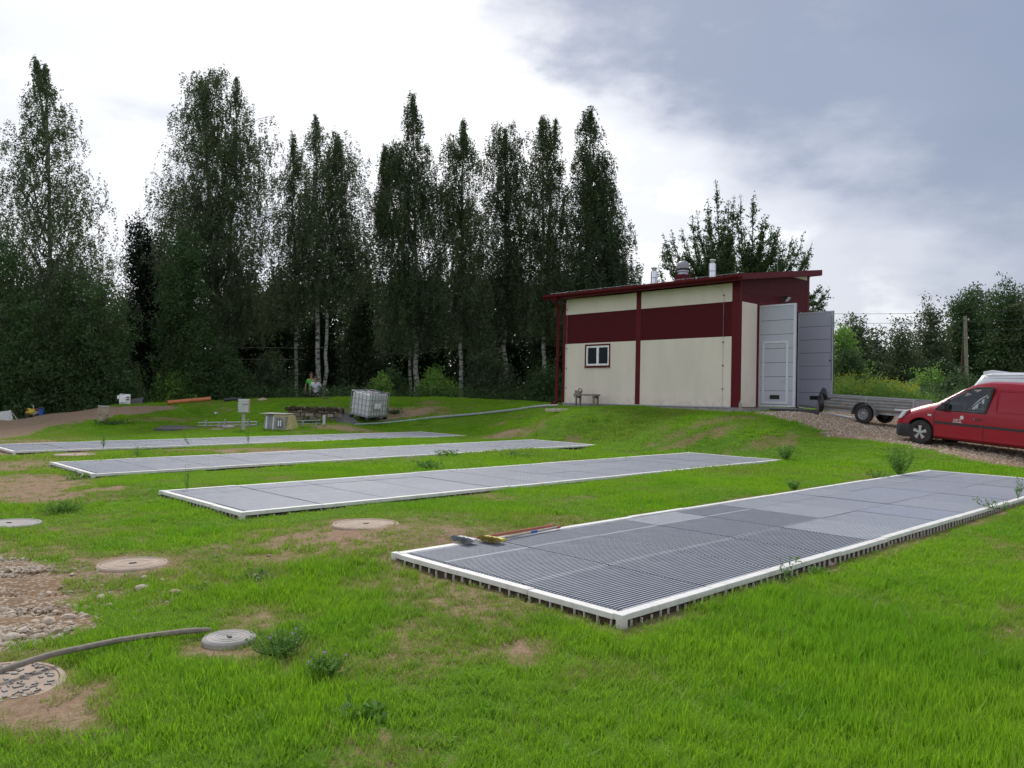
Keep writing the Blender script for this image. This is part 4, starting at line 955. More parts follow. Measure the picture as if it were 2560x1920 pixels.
# ================================================================== THINGS ON THE LAWN
def Pbed(i, px, py):
    b = BEDS[i]; n = np.cross(b['C'] - b['B'], b['A'] - b['B']); d = ray(px, py); o = np.array([0, 0, EYE])
    t_ = ((b['B'] - o) @ n) / (d @ n); return o + d * t_
def lid(label, px, py, r, hgt, cat='manhole cover', ring=True, mat='concrete_pale', tilt=(0, 0), grooves=3, name='manhole_cover', studs=0):
    g = G(px, py); o = thing(name, label, cat, (g[0], g[1], g[2] - .008), (tilt[0], tilt[1], random.Random(px).uniform(0, 3)))
    MB().lathe([(r * 1.02, -.08), (r, hgt - .012), (r - .012, hgt), (r * .90, hgt), (r * .895, hgt - .012)], 40).build('collar', M[mat], o, smooth=True)
    pr = [(r * .885, hgt - .03), (r * .885, hgt - .004)]
    for k in range(grooves):
        a = r * .80 * (1 - k / (grooves + .6)); pr += [(a + .012, hgt - .004), (a + .008, hgt - .0005), (a - .008, hgt - .0005), (a - .012, hgt - .004)]
    pr += [(.0, hgt - .003)]
    l_ = MB().lathe(pr, 40).build('lid', M[mat], o, smooth=True)
    if studs:
        r_ = random.Random(4); sm = MB().box(-.017, .017, -.010, .010, 0, .005).mesh('stud', M['trailer_grey']); sm2 = MB().box(-.024, .024, -.004, .004, 0, .005).add([(-.024, -.004, 0), (-.016, -.004, 0), (-.016, .03, 0), (-.024, .03, 0), (-.024, -.004, .005), (-.016, -.004, .005), (-.016, .03, .005), (-.024, .03, .005)], [(0, 3, 2, 1), (4, 5, 6, 7), (0, 1, 5, 4), (1, 2, 6, 5), (2, 3, 7, 6), (3, 0, 4, 7)]).mesh('stud', M['trailer_grey'])
        for q in range(4):
            for k in range(8 + q * 7):
                rr_ = r * (.22 + .19 * q) + r_.uniform(-.01, .01); a = 2 * PI * k / (8 + q * 7) + r_.uniform(-.08, .08)
                link('stud', sm if r_.random() < .55 else sm2, l_, (rr_ * math.cos(a), rr_ * math.sin(a), hgt - .002), r_.uniform(0, 6))
    else: MB().box(-.03, .03, -.012, .012, hgt - .003, hgt + .006).build('lifting_slot', M['steel_dark'], l_)
    return o
M['lid_sandy'] = mat_plain('sandy_concrete_lid', (.44, .345, .265), .9, 0, .16, 7, ((.30, .21, .15), .6), .4, 40)
M['lid_grey'] = mat_plain('grey_concrete_lid', (.40, .375, .35), .9, 0, .16, 7, ((.28, .23, .18), .6), .4, 40)
lid('round sandy concrete manhole cover between the gravel heap and the third bed corner', 332, 1411, .315, .022, grooves=2, mat='lid_sandy')
lid('big round cover with raised marks, under the end of the grey hose at lower left', -12, 1716, .345, .025, grooves=0, mat='lid_sandy', studs=1, tilt=(.03, -.03))
lid('small grey concrete well cover with ring grooves beside a leafy weed', 573, 1606, .172, .05, grooves=3, mat='lid_grey', name='well_cover', cat='well cover')
lid('sandy round cover in bare earth between the two nearest grating beds', 915, 1313, .385, .03, grooves=1, mat='lid_sandy')
lid('grey round cover cut off by the left picture edge in bright grass', 22, 1311, .36, .03, grooves=1, mat='lid_grey')
lid('pale round cover half hidden between the two farthest grating beds', 187, 1140, .42, .05, grooves=1, mat='lid_sandy')

# hose
hp = [(-70, 1716, .05), (0, 1697, .075), (68, 1677, .085), (136, 1656, .085), (203, 1637, .075), (294, 1613, .065), (384, 1597, .06), (470, 1586, .06), (522, 1577, .045)]
pts = []
for px, py, dz in hp:
    g = G(px, py + 14); pts.append((g[0], g[1], g[2] + dz))
o = thing('garden_hose', 'thick muddy grey hose curving from the lower left corner over the big cover', 'hose', pts[4])
sub = []
P_ = np.array(pts)
tt = np.linspace(0, len(P_) - 1, 60)
sub = [np.array([np.interp(q, range(len(P_)), P_[:, j]) for j in range(3)]) - P_[4] for q in tt]
for _ in range(3): sub = [sub[0]] + [(sub[i - 1] + 2 * sub[i] + sub[i + 1]) / 4 for i in range(1, 59)] + [sub[-1]]
M['hose'] = mat_plain('muddy_hose', (.27, .225, .185), .8, 0, .2, 20, ((.42, .35, .28), .5), .4, 60)
MB().tube(sub, [.0185] * 56 + [.0175, .0165, .0155, .0145], 14).build('hose_body', M['hose'], o, smooth=True)
MB().tube([sub[-1], sub[-1] + (sub[-1] - sub[-2]) * .6], .010, 10).build('hose_nozzle', M['hose'], o, smooth=True)

# brooms on the nearest bed
def broom(label, a, b, head, handle_m, head_m, extra=None):
    A, B_ = Pbed(0, *a), Pbed(0, *b); A = A + [0, 0, .03]; B_ = B_ + [0, 0, .03]
    o = thing('broom', label, 'broom', A); d = B_ - A; L_ = np.linalg.norm(d); d /= L_; s_ = np.cross(d, [0, 0, 1]); s_ /= np.linalg.norm(s_)
    MB().tube([np.zeros(3), d * L_], .0135, 10).build('handle', handle_m, o, smooth=True)
    MB().tube([d * (L_ - .05), d * (L_ + .01)], .0165, 10).build('handle_grip', M['red_handle'], o)
    if extra: MB().tube([d * L_ * .52, d * L_ * .62], .0150, 10).build('handle_tape', extra, o)
    h = MB(); c = -d * .035
    def q(x, y, z): return tuple(c + d * x + s_ * y + np.array([0, 0, z]))
    h.hexa([q(-.03, -.13, -.005), q(.04, -.13, -.005), q(.04, .13, -.005), q(-.03, .13, -.005), q(-.03, -.13, .025), (q(.04, -.13, .025)), q(.04, .13, .025), q(-.03, .13, .025)])
    hb = h.build('broom_head', head_m[0], o, bevel=.005)
    br = MB(); r_ = random.Random(2)
    for k in range(420):
        y = r_.uniform(-.125, .125); z = r_.uniform(0, .022); x = -.03; e = (r_.uniform(-.115, -.075), y + r_.uniform(-.02, .02), z + r_.uniform(-.018, .03))
        p0 = np.array(q(x, y, z)); p1 = np.array(q(*e)); w = s_ * .0022
        br.add([p0 - w, p0 + w, p1 + w, p1 - w], [(0, 1, 2, 3)]); w = np.array([0, 0, .0022]); br.add([p0 - w, p0 + w, p1 + w, p1 - w], [(0, 1, 2, 3)])
    tag(br.build('bristles', head_m[1], hb), kind='stuff')
M['bristle_grey'] = mat_plain('grey_bristles', (.38, .41, .42), .8, 0, .3, 30); M['bristle_yellow'] = mat_plain('yellow_bristles', (.50, .42, .13), .8, 0, .3, 30)
M['handle_pale'] = mat_plain('worn_pale_handle', (.46, .40, .35), .6, 0, .15, 12, ((.25, .2, .17), .5))
broom('broom with worn red handle and matted grey bristles on the nearest grating', (1172, 1356), (1378, 1321), 0, M['red_handle'], (M['grey_plastic'], M['bristle_grey']))
broom('broom with pale taped handle and yellow bristles on the nearest grating', (1240, 1355), (1398, 1324), 0, M['handle_pale'], (M['yellow'], M['bristle_yellow']), M['blue'])

# long pipes across the grass
def ground_pipe(name, label, cat, pxs, r, mat, lift=.0, n=24, group=None):
    P = [G(*p) for p in pxs]; P = np.array(P); tt = np.linspace(0, len(P) - 1, n)
    pts = [np.array([np.interp(q, range(len(P)), P[:, j]) for j in range(3)]) for q in tt]
    for p in pts: p[2] = max(p[2], h1(p[0], p[1])) + r + lift
    o = thing(name, label, cat, pts[0]); MB().tube([p - pts[0] for p in pts], r, 14).build('pipe_length', mat, o, smooth=True)
    for k in (n // 3, 2 * n // 3):
        d = pts[k + 1] - pts[k]; d /= np.linalg.norm(d); MB().tube([pts[k] - pts[0] - d * .06, pts[k] - pts[0] + d * .06], r * 1.18, 14).build('coupling', mat, o, smooth=True)
    return o
ground_pipe('grey_pipe', 'long pale grey pipe on the grass leading to the left corner of the shed', 'pipe', [(1064, 1049), (1200, 1037), (1300, 1026), (1395, 1017)], .05, M['pvc_grey'])
M['hose_green'] = mat_plain('pale_green_hose', (.30, .40, .35), .5)
ground_pipe('green_hose', 'pale green pipe lying in the grass in front of the caged tank', 'pipe', [(888, 1064), (960, 1060), (1020, 1054), (1070, 1049)], .04, M['hose_green'])
def pipe_thing(name, label, a, b, r, mat, collars=()):
    a, b = np.array(a), np.array(b); o = thing(name, label, 'pipe', a); d = b - a; L_ = np.linalg.norm(d); d /= L_
    MB().tube([a * 0, d * .001, d * L_, d * (L_ - .001), d * (L_ - .001) * .5], [r] * 2 + [r] + [r * .9] * 2, 18, caps=False)
    m = MB(); m.tube([a * 0, d * L_], r, 20, caps=False); m.tube([d * .0, d * L_], r * .92, 20, caps=False)
    m.build('pipe_wall', mat, o, smooth=True); MB().tube([d * .05, d * .051], r * .9, 18).build('pipe_end', M['seal'], o)
    for c in collars: MB().tube([d * (L_ * c - .05), d * (L_ * c + .05)], r * 1.12, 20).build('socket', mat, o, smooth=True)
    return o
a = U(418, 1006, 36); b = U(526, 1001, 37.2)
pipe_thing('orange_pipe', 'bright orange sewer pipe lying on top of the grassy bank', (a[0], a[1], h1(a[0], a[1]) + .12), (b[0], b[1], h1(b[0], b[1]) + .12), .095, M['orange'], (.62, .97))
a = U(560, 1008, 36.4); b = U(604, 1010, 36.6)
pipe_thing('black_pipe', 'short black pipe on the bank behind the control box', (a[0], a[1], h1(a[0], a[1]) + .09), (b[0], b[1], h1(b[0], b[1]) + .09), .075, M['pvc_black'])

# control box on a post
g = G(608, 1076); bz = g[2]; d_ = g[1]; mpp = d_ / FPX
o = thing('control_box', 'pale grey electrical box with three knobs on a concrete post', 'control box', g, (0, 0, .32))
hw = 14 * mpp; zt = 78 * mpp; zb = 45 * mpp
MB().hexa([(-.065, -.065, -.1), (.065, -.065, -.1), (.065, .065, -.1), (-.065, .065, -.1), (-.05, -.05, zb + .3), (.05, -.05, zb + .3), (.05, .05, zb + .3), (-.05, .05, zb + .3)]).build('post', M['concrete_pale'], o)
bx = MB().box(-hw, hw, -.17, -.052, zb, zt).build('cabinet', M['grey_plastic'], o, bevel=.008)
MB().box(-hw + .012, hw - .012, -.182, -.171, zb + .012, zt - .012).build('cabinet_door', M['grey_plastic'], o, bevel=.004)
for k in range(3): MB().tube([(-.02 + .07 * k, -.182, zb + .30), (-.02 + .07 * k, -.205, zb + .30)], .018, 12).build('knob', M['steel_dark'], bx)
MB().box(hw - .045, hw - .015, -.1835, -.1825, zb + .03, zt - .03).build('warning_strip', M['orange'], bx)
for z in (zb + .08, zt - .08): MB().box(-hw - .006, -hw + .03, -.19, -.176, z - .015, z + .015).build('hinge', M['steel_dark'], bx)
# white cabinet near the wood
g = U(311, 1014, 36.6); g[2] = h1(g[0], g[1]); m_ = g[1] / FPX
o = thing('meter_cabinet', 'white meter cabinet standing at the foot of the trees by a dark sheet', 'cabinet', g, (0, 0, .25))
MB().box(-.22, .24, -.02, .12, .04, .50).build('back_plate', M['white_plastic'], o, bevel=.008)
MB().box(-.20, .08, -.16, -.021, .12, .40).build('meter_box', M['white_plastic'], o, bevel=.01)
MB().box(-.30, -.221, -.08, .05, .28, .44).build('side_box', M['white_plastic'], o, bevel=.006)
MB().box(-.18, -.05, -.08, .05, .501, .54).build('cable_entry', M['sheet_grey'], o)
for z in (.23, .34): MB().box(.10, .20, -.045, -.021, z, z + .055).build('breaker', M['red_paint'], o)
for x in (-.14, .05): MB().box(x - .025, x + .025, .0, .05, -.15, .039).build('leg', M['wood_grey'], o)
g2 = U(336, 1014, 37.0); g2[2] = h1(g2[0], g2[1])
o = thing('leaning_sheet', 'dark grey sheet leaning beside the white meter cabinet', 'sheet', g2, (0, 0, .2))
MB().hexa([(-.22, 0, 0), (.30, 0, 0), (.32, .03, 0), (-.22, .03, 0), (-.22, .16, .22), (.34, .2, .34), (.34, .23, .34), (-.22, .19, .22)]).build('sheet', M['mesh_sheet'], o)
# concrete block
g = G(257, 1055); m_ = g[1] / FPX
o = thing('concrete_block', 'weathered pinkish concrete block standing in the grass beside the dirt track', 'concrete block', g, (.02, .03, .5))
lump('stump', None, None, (0, 0, .18), (.19, .19, .24), M['lid_sandy'], 8, rough=.22, parent=o); MB().box(-.20, .20, -.17, .17, .30, .62).build('block', M['lid_sandy'], o, bevel=.03)
MB().box(-.21, .21, -.18, .18, .621, .66).build('cap', M['concrete_pale'], o, bevel=.01)

# insulated hatch housing
g = G(695, 1073); m_ = g[1] / FPX; g0 = g
o = thing('hatch_housing', 'grey panel housing with flat lid and small window print, yellowed foam on its side', 'housing', g, (0, 0, -.12))
w = 38 * m_; h = 40 * m_
MB().hexa([(-w, -.05, -.05), (-w * .05, -.35, -.05), (-w * .05, .5, -.05), (-w, .5, -.05), (-w * .88, .0, h * .93), (-w * .05, -.3, h * .90), (-w * .05, .5, h * .93), (-w * .88, .5, h * .95)]).build('left_panel', M['sheet_grey'], o)
fp = MB().box(-w * .04, w * .78, -.36, .5, -.05, h * .80).build('front_panel', M['concrete'], o, bevel=.01)
MB().hexa([(w * .79, -.33, -.02), (w * 1.15, -.05, -.02), (w * 1.1, .5, -.02), (w * .79, .5, -.02), (w * .70, -.3, h * .86), (w * .80, -.1, h * .84), (w * .80, .5, h * .86), (w * .70, .5, h * .86)]).build('foam_side', M['ridge_foam'], o)
MB().hexa([(-w * .05, -.37, h * .805), (w * .76, -.36, h * .80), (w * .70, .5, h * .88), (-w * .05, .5, h * .93), (-w * .05, -.34, h * .93), (w * .70, -.33, h * .90), (w * .68, .5, h * .96), (-w * .05, .5, h * .96)]).build('foam_top', M['ridge_foam'], o)
MB().hexa([(-w * 1.0, -.40, h * .965), (w * .72, -.38, h * .94), (w * .72, .55, h * .965), (-w * 1.0, .55, h * .99), (-w * 1.0, -.40, h * .99), (w * .72, -.38, h * .97), (w * .72, .55, h * .99), (-w, .55, h * 1.02)]).build('lid', M['concrete_pale'], o)
wf = MB()
for a in ((w * .20, w * .55, h * .16, h * .20), (w * .20, w * .55, h * .60, h * .64), (w * .20, w * .24, h * .205, h * .595), (w * .51, w * .55, h * .205, h * .595), (w * .36, w * .39, h * .205, h * .595)): wf.box(a[0], a[1], -.385, -.361, a[2], a[3])
wo_ = wf.build('hatch_window', M['steel_dark'], fp)
for a0, a1 in ((w * .245, w * .355), (w * .395, w * .505)): MB().box(a0, a1, -.372, -.3605, h * .21, h * .59).build('pane', M['white_plastic'], wo_)
for x in (-w * .55, -w * .08): MB().tube([(x, -.36, 0), (x + .03, -.37, h * .8)], .025, 8).build('strut', M['white_plastic'], o)

# slabs, low pipe rails and posts
def slab(name, label, px, py, sx, sy, t_, mat, rz=0, tilt=0):
    g = G(px, py); o = MB().prism([(-sx, -sy * .8), (-sx * .3, -sy), (sx * .9, -sy * .7), (sx, sy * .2), (sx * .4, sy), (-sx * .9, sy * .7)], 'z', -.03, t_).build(name, mat, bevel=.01)
    o.location = (g[0], g[1], g[2] + .01); o.rotation_euler = (tilt, 0, rz); tag(o, label, 'slab'); return o
slab('dark_mat', 'flat dark grey sheet lying on the grass left of the control box', 448, 1072, .75, .85, .05, M['mesh_sheet'], .2, .05)
slab('broken_slab', 'small brownish concrete slab lying just left of the control box post', 571, 1069, .22, .30, .05, M['concrete'], .3, .1)
slab('pale_slab', 'pale flat slab in the grass beside the low pipe rail', 545, 1075, .2, .12, .03, M['concrete_pale'], .1)
g = G(905, 1062); o = MB().prism([(-1.1, -.35), (-.2, -.55), (1.0, .1), (1.3, .45), (.2, .5), (-.8, .2)], 'z', -.04, .03).build('dark_tarpaulin', M['mesh_sheet'], bevel=.01); o.location = (g[0] - .1, g[1] + .3, g[2] + .02); o.rotation_euler = (.06, 0, .15); tag(o, 'dark grey tarpaulin spread on the ground at the foot of the caged tank', 'tarpaulin')
g = G(965, 1052); o = MB().box(-.7, .7, -.06, .06, 0, .05).build('rotten_plank', M['wood_grey'], bevel=.01); o.location = (g[0], g[1], g[2]); o.rotation_euler = (0, -.08, .35); tag(o, 'rotten grey plank on the bank right of the caged tank', 'plank')
rail = thing('pipe_rail', 'low grey pipe rail running along the ground behind the farthest bed', 'pipe rail', G(560, 1068))
g0_ = np.array(rail.location); ga, gb = G(495, 1068), G(640, 1066); gc_, gd = G(742, 1063), G(800, 1062)
for p, q in ((ga, gb), (gc_, gd)):
    for dz in (.05, .17): MB().tube([p - g0_ + [0, 0, dz], q - g0_ + [0, .05, dz]], .028, 10).build('rail_pipe', M['galv'], rail, smooth=True)
for px, h_ in ((515, .26), (549, .14), (562, .28), (621, .28), (642, .18), (757, .22), (790, .15)):
    g = G(px, 1069); MB().tube([g - g0_ + [0, 0, -.05], g - g0_ + [0, 0, h_]], .035, 10).build('rail_post', M['galv'], rail, smooth=True); MB().tube([g - g0_ + [0, 0, h_], g - g0_ + [0, 0, h_ + .03]], .045, 10).build('post_cap', M['galv'], rail)
g = G(810, 1062); o = MB().box(-.05, .05, -.05, .05, -.05, .37).build('marker_post', M['grey_plastic'], bevel=.006); o.location = g; tag(o, 'short square pale grey post in front of the old stone wall', 'post')

# old foundation wall in the bank
w0, w1_ = G(722, 1053), G(842, 1053); w0 = np.array(w0); w1_ = np.array(w1_); w1_[1] = w0[1] = max(w0[1], w1_[1]); L_ = w1_[0] - w0[0]
WL = thing('old_stone_wall', 'crumbling old stone foundation wall with dark mossy top in the grassy bank', 'wall', w0); H_ = 36 * w0[1] / FPX
M['old_stone'] = mat_plain('old_stained_stone', (.22, .175, .13), .95, 0, .35, 7, ((.06, .045, .035), .8), .7, 25)
M['old_stone_pale'] = mat_plain('old_pale_stone', (.33, .28, .23), .95, 0, .3, 7, ((.12, .09, .06), .8), .7, 25)
M['moss_soil'] = mat_plain('dark_mossy_soil', (.055, .04, .022), .95, 0, .5, 9, ((.09, .10, .03), .7), .8, 20)
MB().box(.05, L_ + .2, .22, .45, -.2, H_ * .86).build('wall_core', M['moss_soil'], WL)
r_ = random.Random(9); z = -.1; row = 0
while z < H_ * .88:
    hh = [.30, .17, .12, .13, .12][min(row, 4)]; x = -.05 + r_.uniform(-.1, 0); k = 0
    while x < L_ + .1:
        ww = r_.uniform(.18, .40) * (1.4 if row == 0 else 1)
        dep = r_.uniform(0, .07) + row * .012; yy = .04 * math.sin(x * 2)
        b_ = MB().hexa([(x, dep, z), (x + ww - .02, dep + r_.uniform(-.02, .02), z), (x + ww - .02, .3, z), (x, .3, z), (x + r_.uniform(0, .03), dep + .01, z + hh - .015 + r_.uniform(-.02, .01)), (x + ww - .02 - r_.uniform(0, .03), dep + .01, z + hh - .015 + r_.uniform(-.02, .01)), (x + ww - .02, .3, z + hh - .015), (x, .3, z + hh - .015)])
        if not (row > 2 and r_.random() < .25): b_.build('stone', M[r_.choice(['old_stone', 'old_stone', 'old_stone_pale'])], WL, bevel=.015)
        x += ww; k += 1
    z += hh; row += 1
tp_ = MB()
for k in range(60):
    x = r_.uniform(-.1, L_ + .2); s_ = r_.uniform(.05, .13); zz = H_ * .9 + r_.uniform(-.08, .03); y = r_.uniform(-.02, .3)
    tp_.hexa([(x - s_, y - s_ * .6, zz - .05), (x + s_, y - s_ * .7, zz - .04), (x + s_, y + s_, zz - .05), (x - s_, y + s_, zz - .05), (x - s_ * .7, y - s_ * .4, zz + s_ * .6), (x + s_ * .6, y - s_ * .5, zz + s_ * .5), (x + s_ * .6, y + s_ * .8, zz + s_ * .6), (x - s_ * .6, y + s_ * .8, zz + s_ * .5)])
tag(tp_.build('mossy_sods', M['moss_soil'], WL), kind='stuff')
g = G(862, 1058); o = thing('dark_slope_sheet', 'dark geotextile sheet draped down between the stone wall and the caged tank', 'sheet', g)
MB().hexa([(-.35, -.1, -.03), (.75, -.3, -.03), (.75, -.2, -.06), (-.35, .1, -.06), (-.55, .7, .62), (-.1, .9, .40), (-.1, 1.0, .35), (-.55, .8, .55)]).build('sheet', M['mesh_sheet'], o)

# IBC tank
g = G(920, 1051); g = g + np.array([0, .25, 0]); g[2] = h1(g[0], g[1]); m_ = g[1] / FPX
IB = thing('caged_tank', 'white plastic tank in a steel cage, tipped over on the bank', 'tank', g + np.array([0, -.2, .06]), (rad(5), rad(-9), rad(-34)))
IB.rotation_euler = (Matrix.Rotation(rad(6), 3, 'Y') @ Matrix.Rotation(rad(6), 3, 'X') @ Matrix.Rotation(rad(-31), 3, 'Z')).to_euler()
hx, hy, hz = .50, .60, 1.02
tk = MB().box(-hx + .03, hx - .03, -hy + .03, hy - .03, .12, hz).build('bottle', M['ibc'], IB, bevel=.07)
cg = []
vert = MB()
for x in np.linspace(-hx, hx, 6):
    for y in (-hy, hy): cg.append([(x, y, .10), (x, y, hz + .04)])
for y in np.linspace(-hy, hy, 8)[1:-1]:
    for x in (-hx, hx): cg.append([(x, y, .10), (x, y, hz + .04)])
cm = M['galv']
for p in cg: MB().tube(p, .0125, 6).build('cage_bar', cm, IB)
for z in (.12, .33, .55, .78): MB().tube([(-hx, -hy, z), (hx, -hy, z), (hx, hy, z), (-hx, hy, z), (-hx, -hy, z)], .0125, 6).build('cage_ring', cm, IB)
MB().tube([(-hx, -hy, hz + .04), (hx, -hy, hz + .04), (hx, hy, hz + .04), (-hx, hy, hz + .04), (-hx, -hy, hz + .04)], .02, 8).build('cage_rim', cm, IB)
for y in (-.2, .2): MB().tube([(-hx, y, hz + .035), (hx, y, hz + .035)], .014, 6).build('top_bar', cm, IB)
MB().tube([(0, -hy, hz + .03), (0, hy, hz + .03)], .014, 6).build('top_bar', cm, IB)
MB().lathe([(.10, hz), (.10, hz + .035), (.03, hz + .05), (0, hz + .05)], 20).build('cap', M['red_handle'], IB, smooth=True)
MB().box(hx - .02, hx + .018, -.32, .12, .40, .68).build('label_plate', M['galv'], IB); MB().box(hx + .019, hx + .024, -.30, -.10, .43, .66).build('label', M['white_plastic'], IB)
MB().box(hx + .019, hx + .024, -.08, .10, .43, .66).build('label', M['white_plastic'], IB)
for a in ((-hx, -hx + .12), (-.06, .06), (hx - .12, hx)):
    for b_ in (-hy, -.06, hy - .12): MB().box(a[0], a[1], b_, b_ + .12, -.04, .075).build('pallet_foot', M['black_plastic'], IB)
MB().box(-hx, hx, -hy, hy, .076, .098).build('pallet_deck', M['galv'], IB)

# small black debris on the bank
g = U(809, 1006, 36.0); g[2] = h1(g[0], g[1]) + .04; lump('black_debris', 'black crumpled scrap lying on the bank above the stone wall', 'debris', g, (.22, .1, .07), M['bin_bag'], 6, rough=.4)
g = G(540, 1035); lump('white_rag', 'small white rag lying in the grass left of the control box', 'rag', (g[0], g[1], g[2] + .04), (.08, .06, .04), M['white_shirt'], 7, rough=.3)
g = G(655, 1002); lump('pink_heap', 'small pinkish heap of rubble on the bank near the walkers', 'rubble', (g[0], g[1], g[2] + .04), (.2, .1, .08), M['lid_sandy'], 12, rough=.4)

# junk at the left edge
for k, (px, py, w_, h_, lean, lab) in enumerate(((5, 1041, .30, .30, .15, 'grey metal sheet propped up at the left picture edge'), (24, 1042, .18, .26, -.12, 'smaller grey metal sheet propped beside the edge one'))):
    g = U(px, py, 35.5); g[2] = h1(g[0], g[1])
    o = MB().hexa([(-w_, 0, 0), (w_, 0, 0), (w_, .02, 0), (-w_, .02, 0), (-w_ + lean, .12, h_ * 1.25), (w_ * .6 + lean, .12, h_ * 1.5), (w_ * .6 + lean, .14, h_ * 1.5), (-w_ + lean, .14, h_ * 1.25)]).build('metal_sheet', M['grey_plastic']); o.location = g; tag(o, lab, 'metal sheet')
g = U(38, 1040, 35.8); g[2] = h1(g[0], g[1]); o = MB().tube([(.15, 0, 0), (-.18, 0, .42)], .03, 8).build('leaning_post', M['concrete_pale']); o.location = g; tag(o, 'pale post leaning left behind the grey metal sheets', 'post')
g = U(103, 1039, 35.8); g[2] = h1(g[0], g[1]); o = thing('blue_bucket', 'blue plastic bucket beside the heap of machinery on the left', 'bucket', g)
MB().lathe([(.085, 0), (.12, .27), (.13, .27), (.13, .285), (.115, .285), (.08, .02), (0, .02)], 20).build('bucket_body', M['blue'], o, smooth=True); MB().tube([(.12, 0, .28), (.09, -.03, .34), (0, -.04, .37), (-.09, -.03, .34), (-.12, 0, .28)], .005, 5).build('handle', M['galv'], o)
g = U(82, 1041, 35.9); g[2] = h1(g[0], g[1]); o = thing('motor_pump', 'rusty red and yellow motor pump on small wheels near the blue bucket', 'pump', g, (0, 0, .3))
MB().tube([(-.3, 0, .12), (-.26, 0, .34), (.18, 0, .40), (.3, 0, .10)], .03, 8).build('pump_frame', M['red_paint'], o, smooth=True)
lump('engine', None, None, (-.08, 0, .26), (.17, .14, .15), M['yellow'], 4, rough=.3, parent=o); lump('pump_housing', None, None, (.14, 0, .17), (.15, .12, .13), M['sheet_grey'], 5, rough=.3, parent=o)
MB().tube([(.0, 0, .1), (.02, 0, .55), (-.06, 0, .56)], .018, 8).build('handle', M['grey_plastic'], o)
for x in (-.2, .2):
    MB().lathe([(.10, -.03), (.10, .03)], 16, (x, -.14, .10), axis='y').build('wheel', M['tyre'], o, smooth=True)

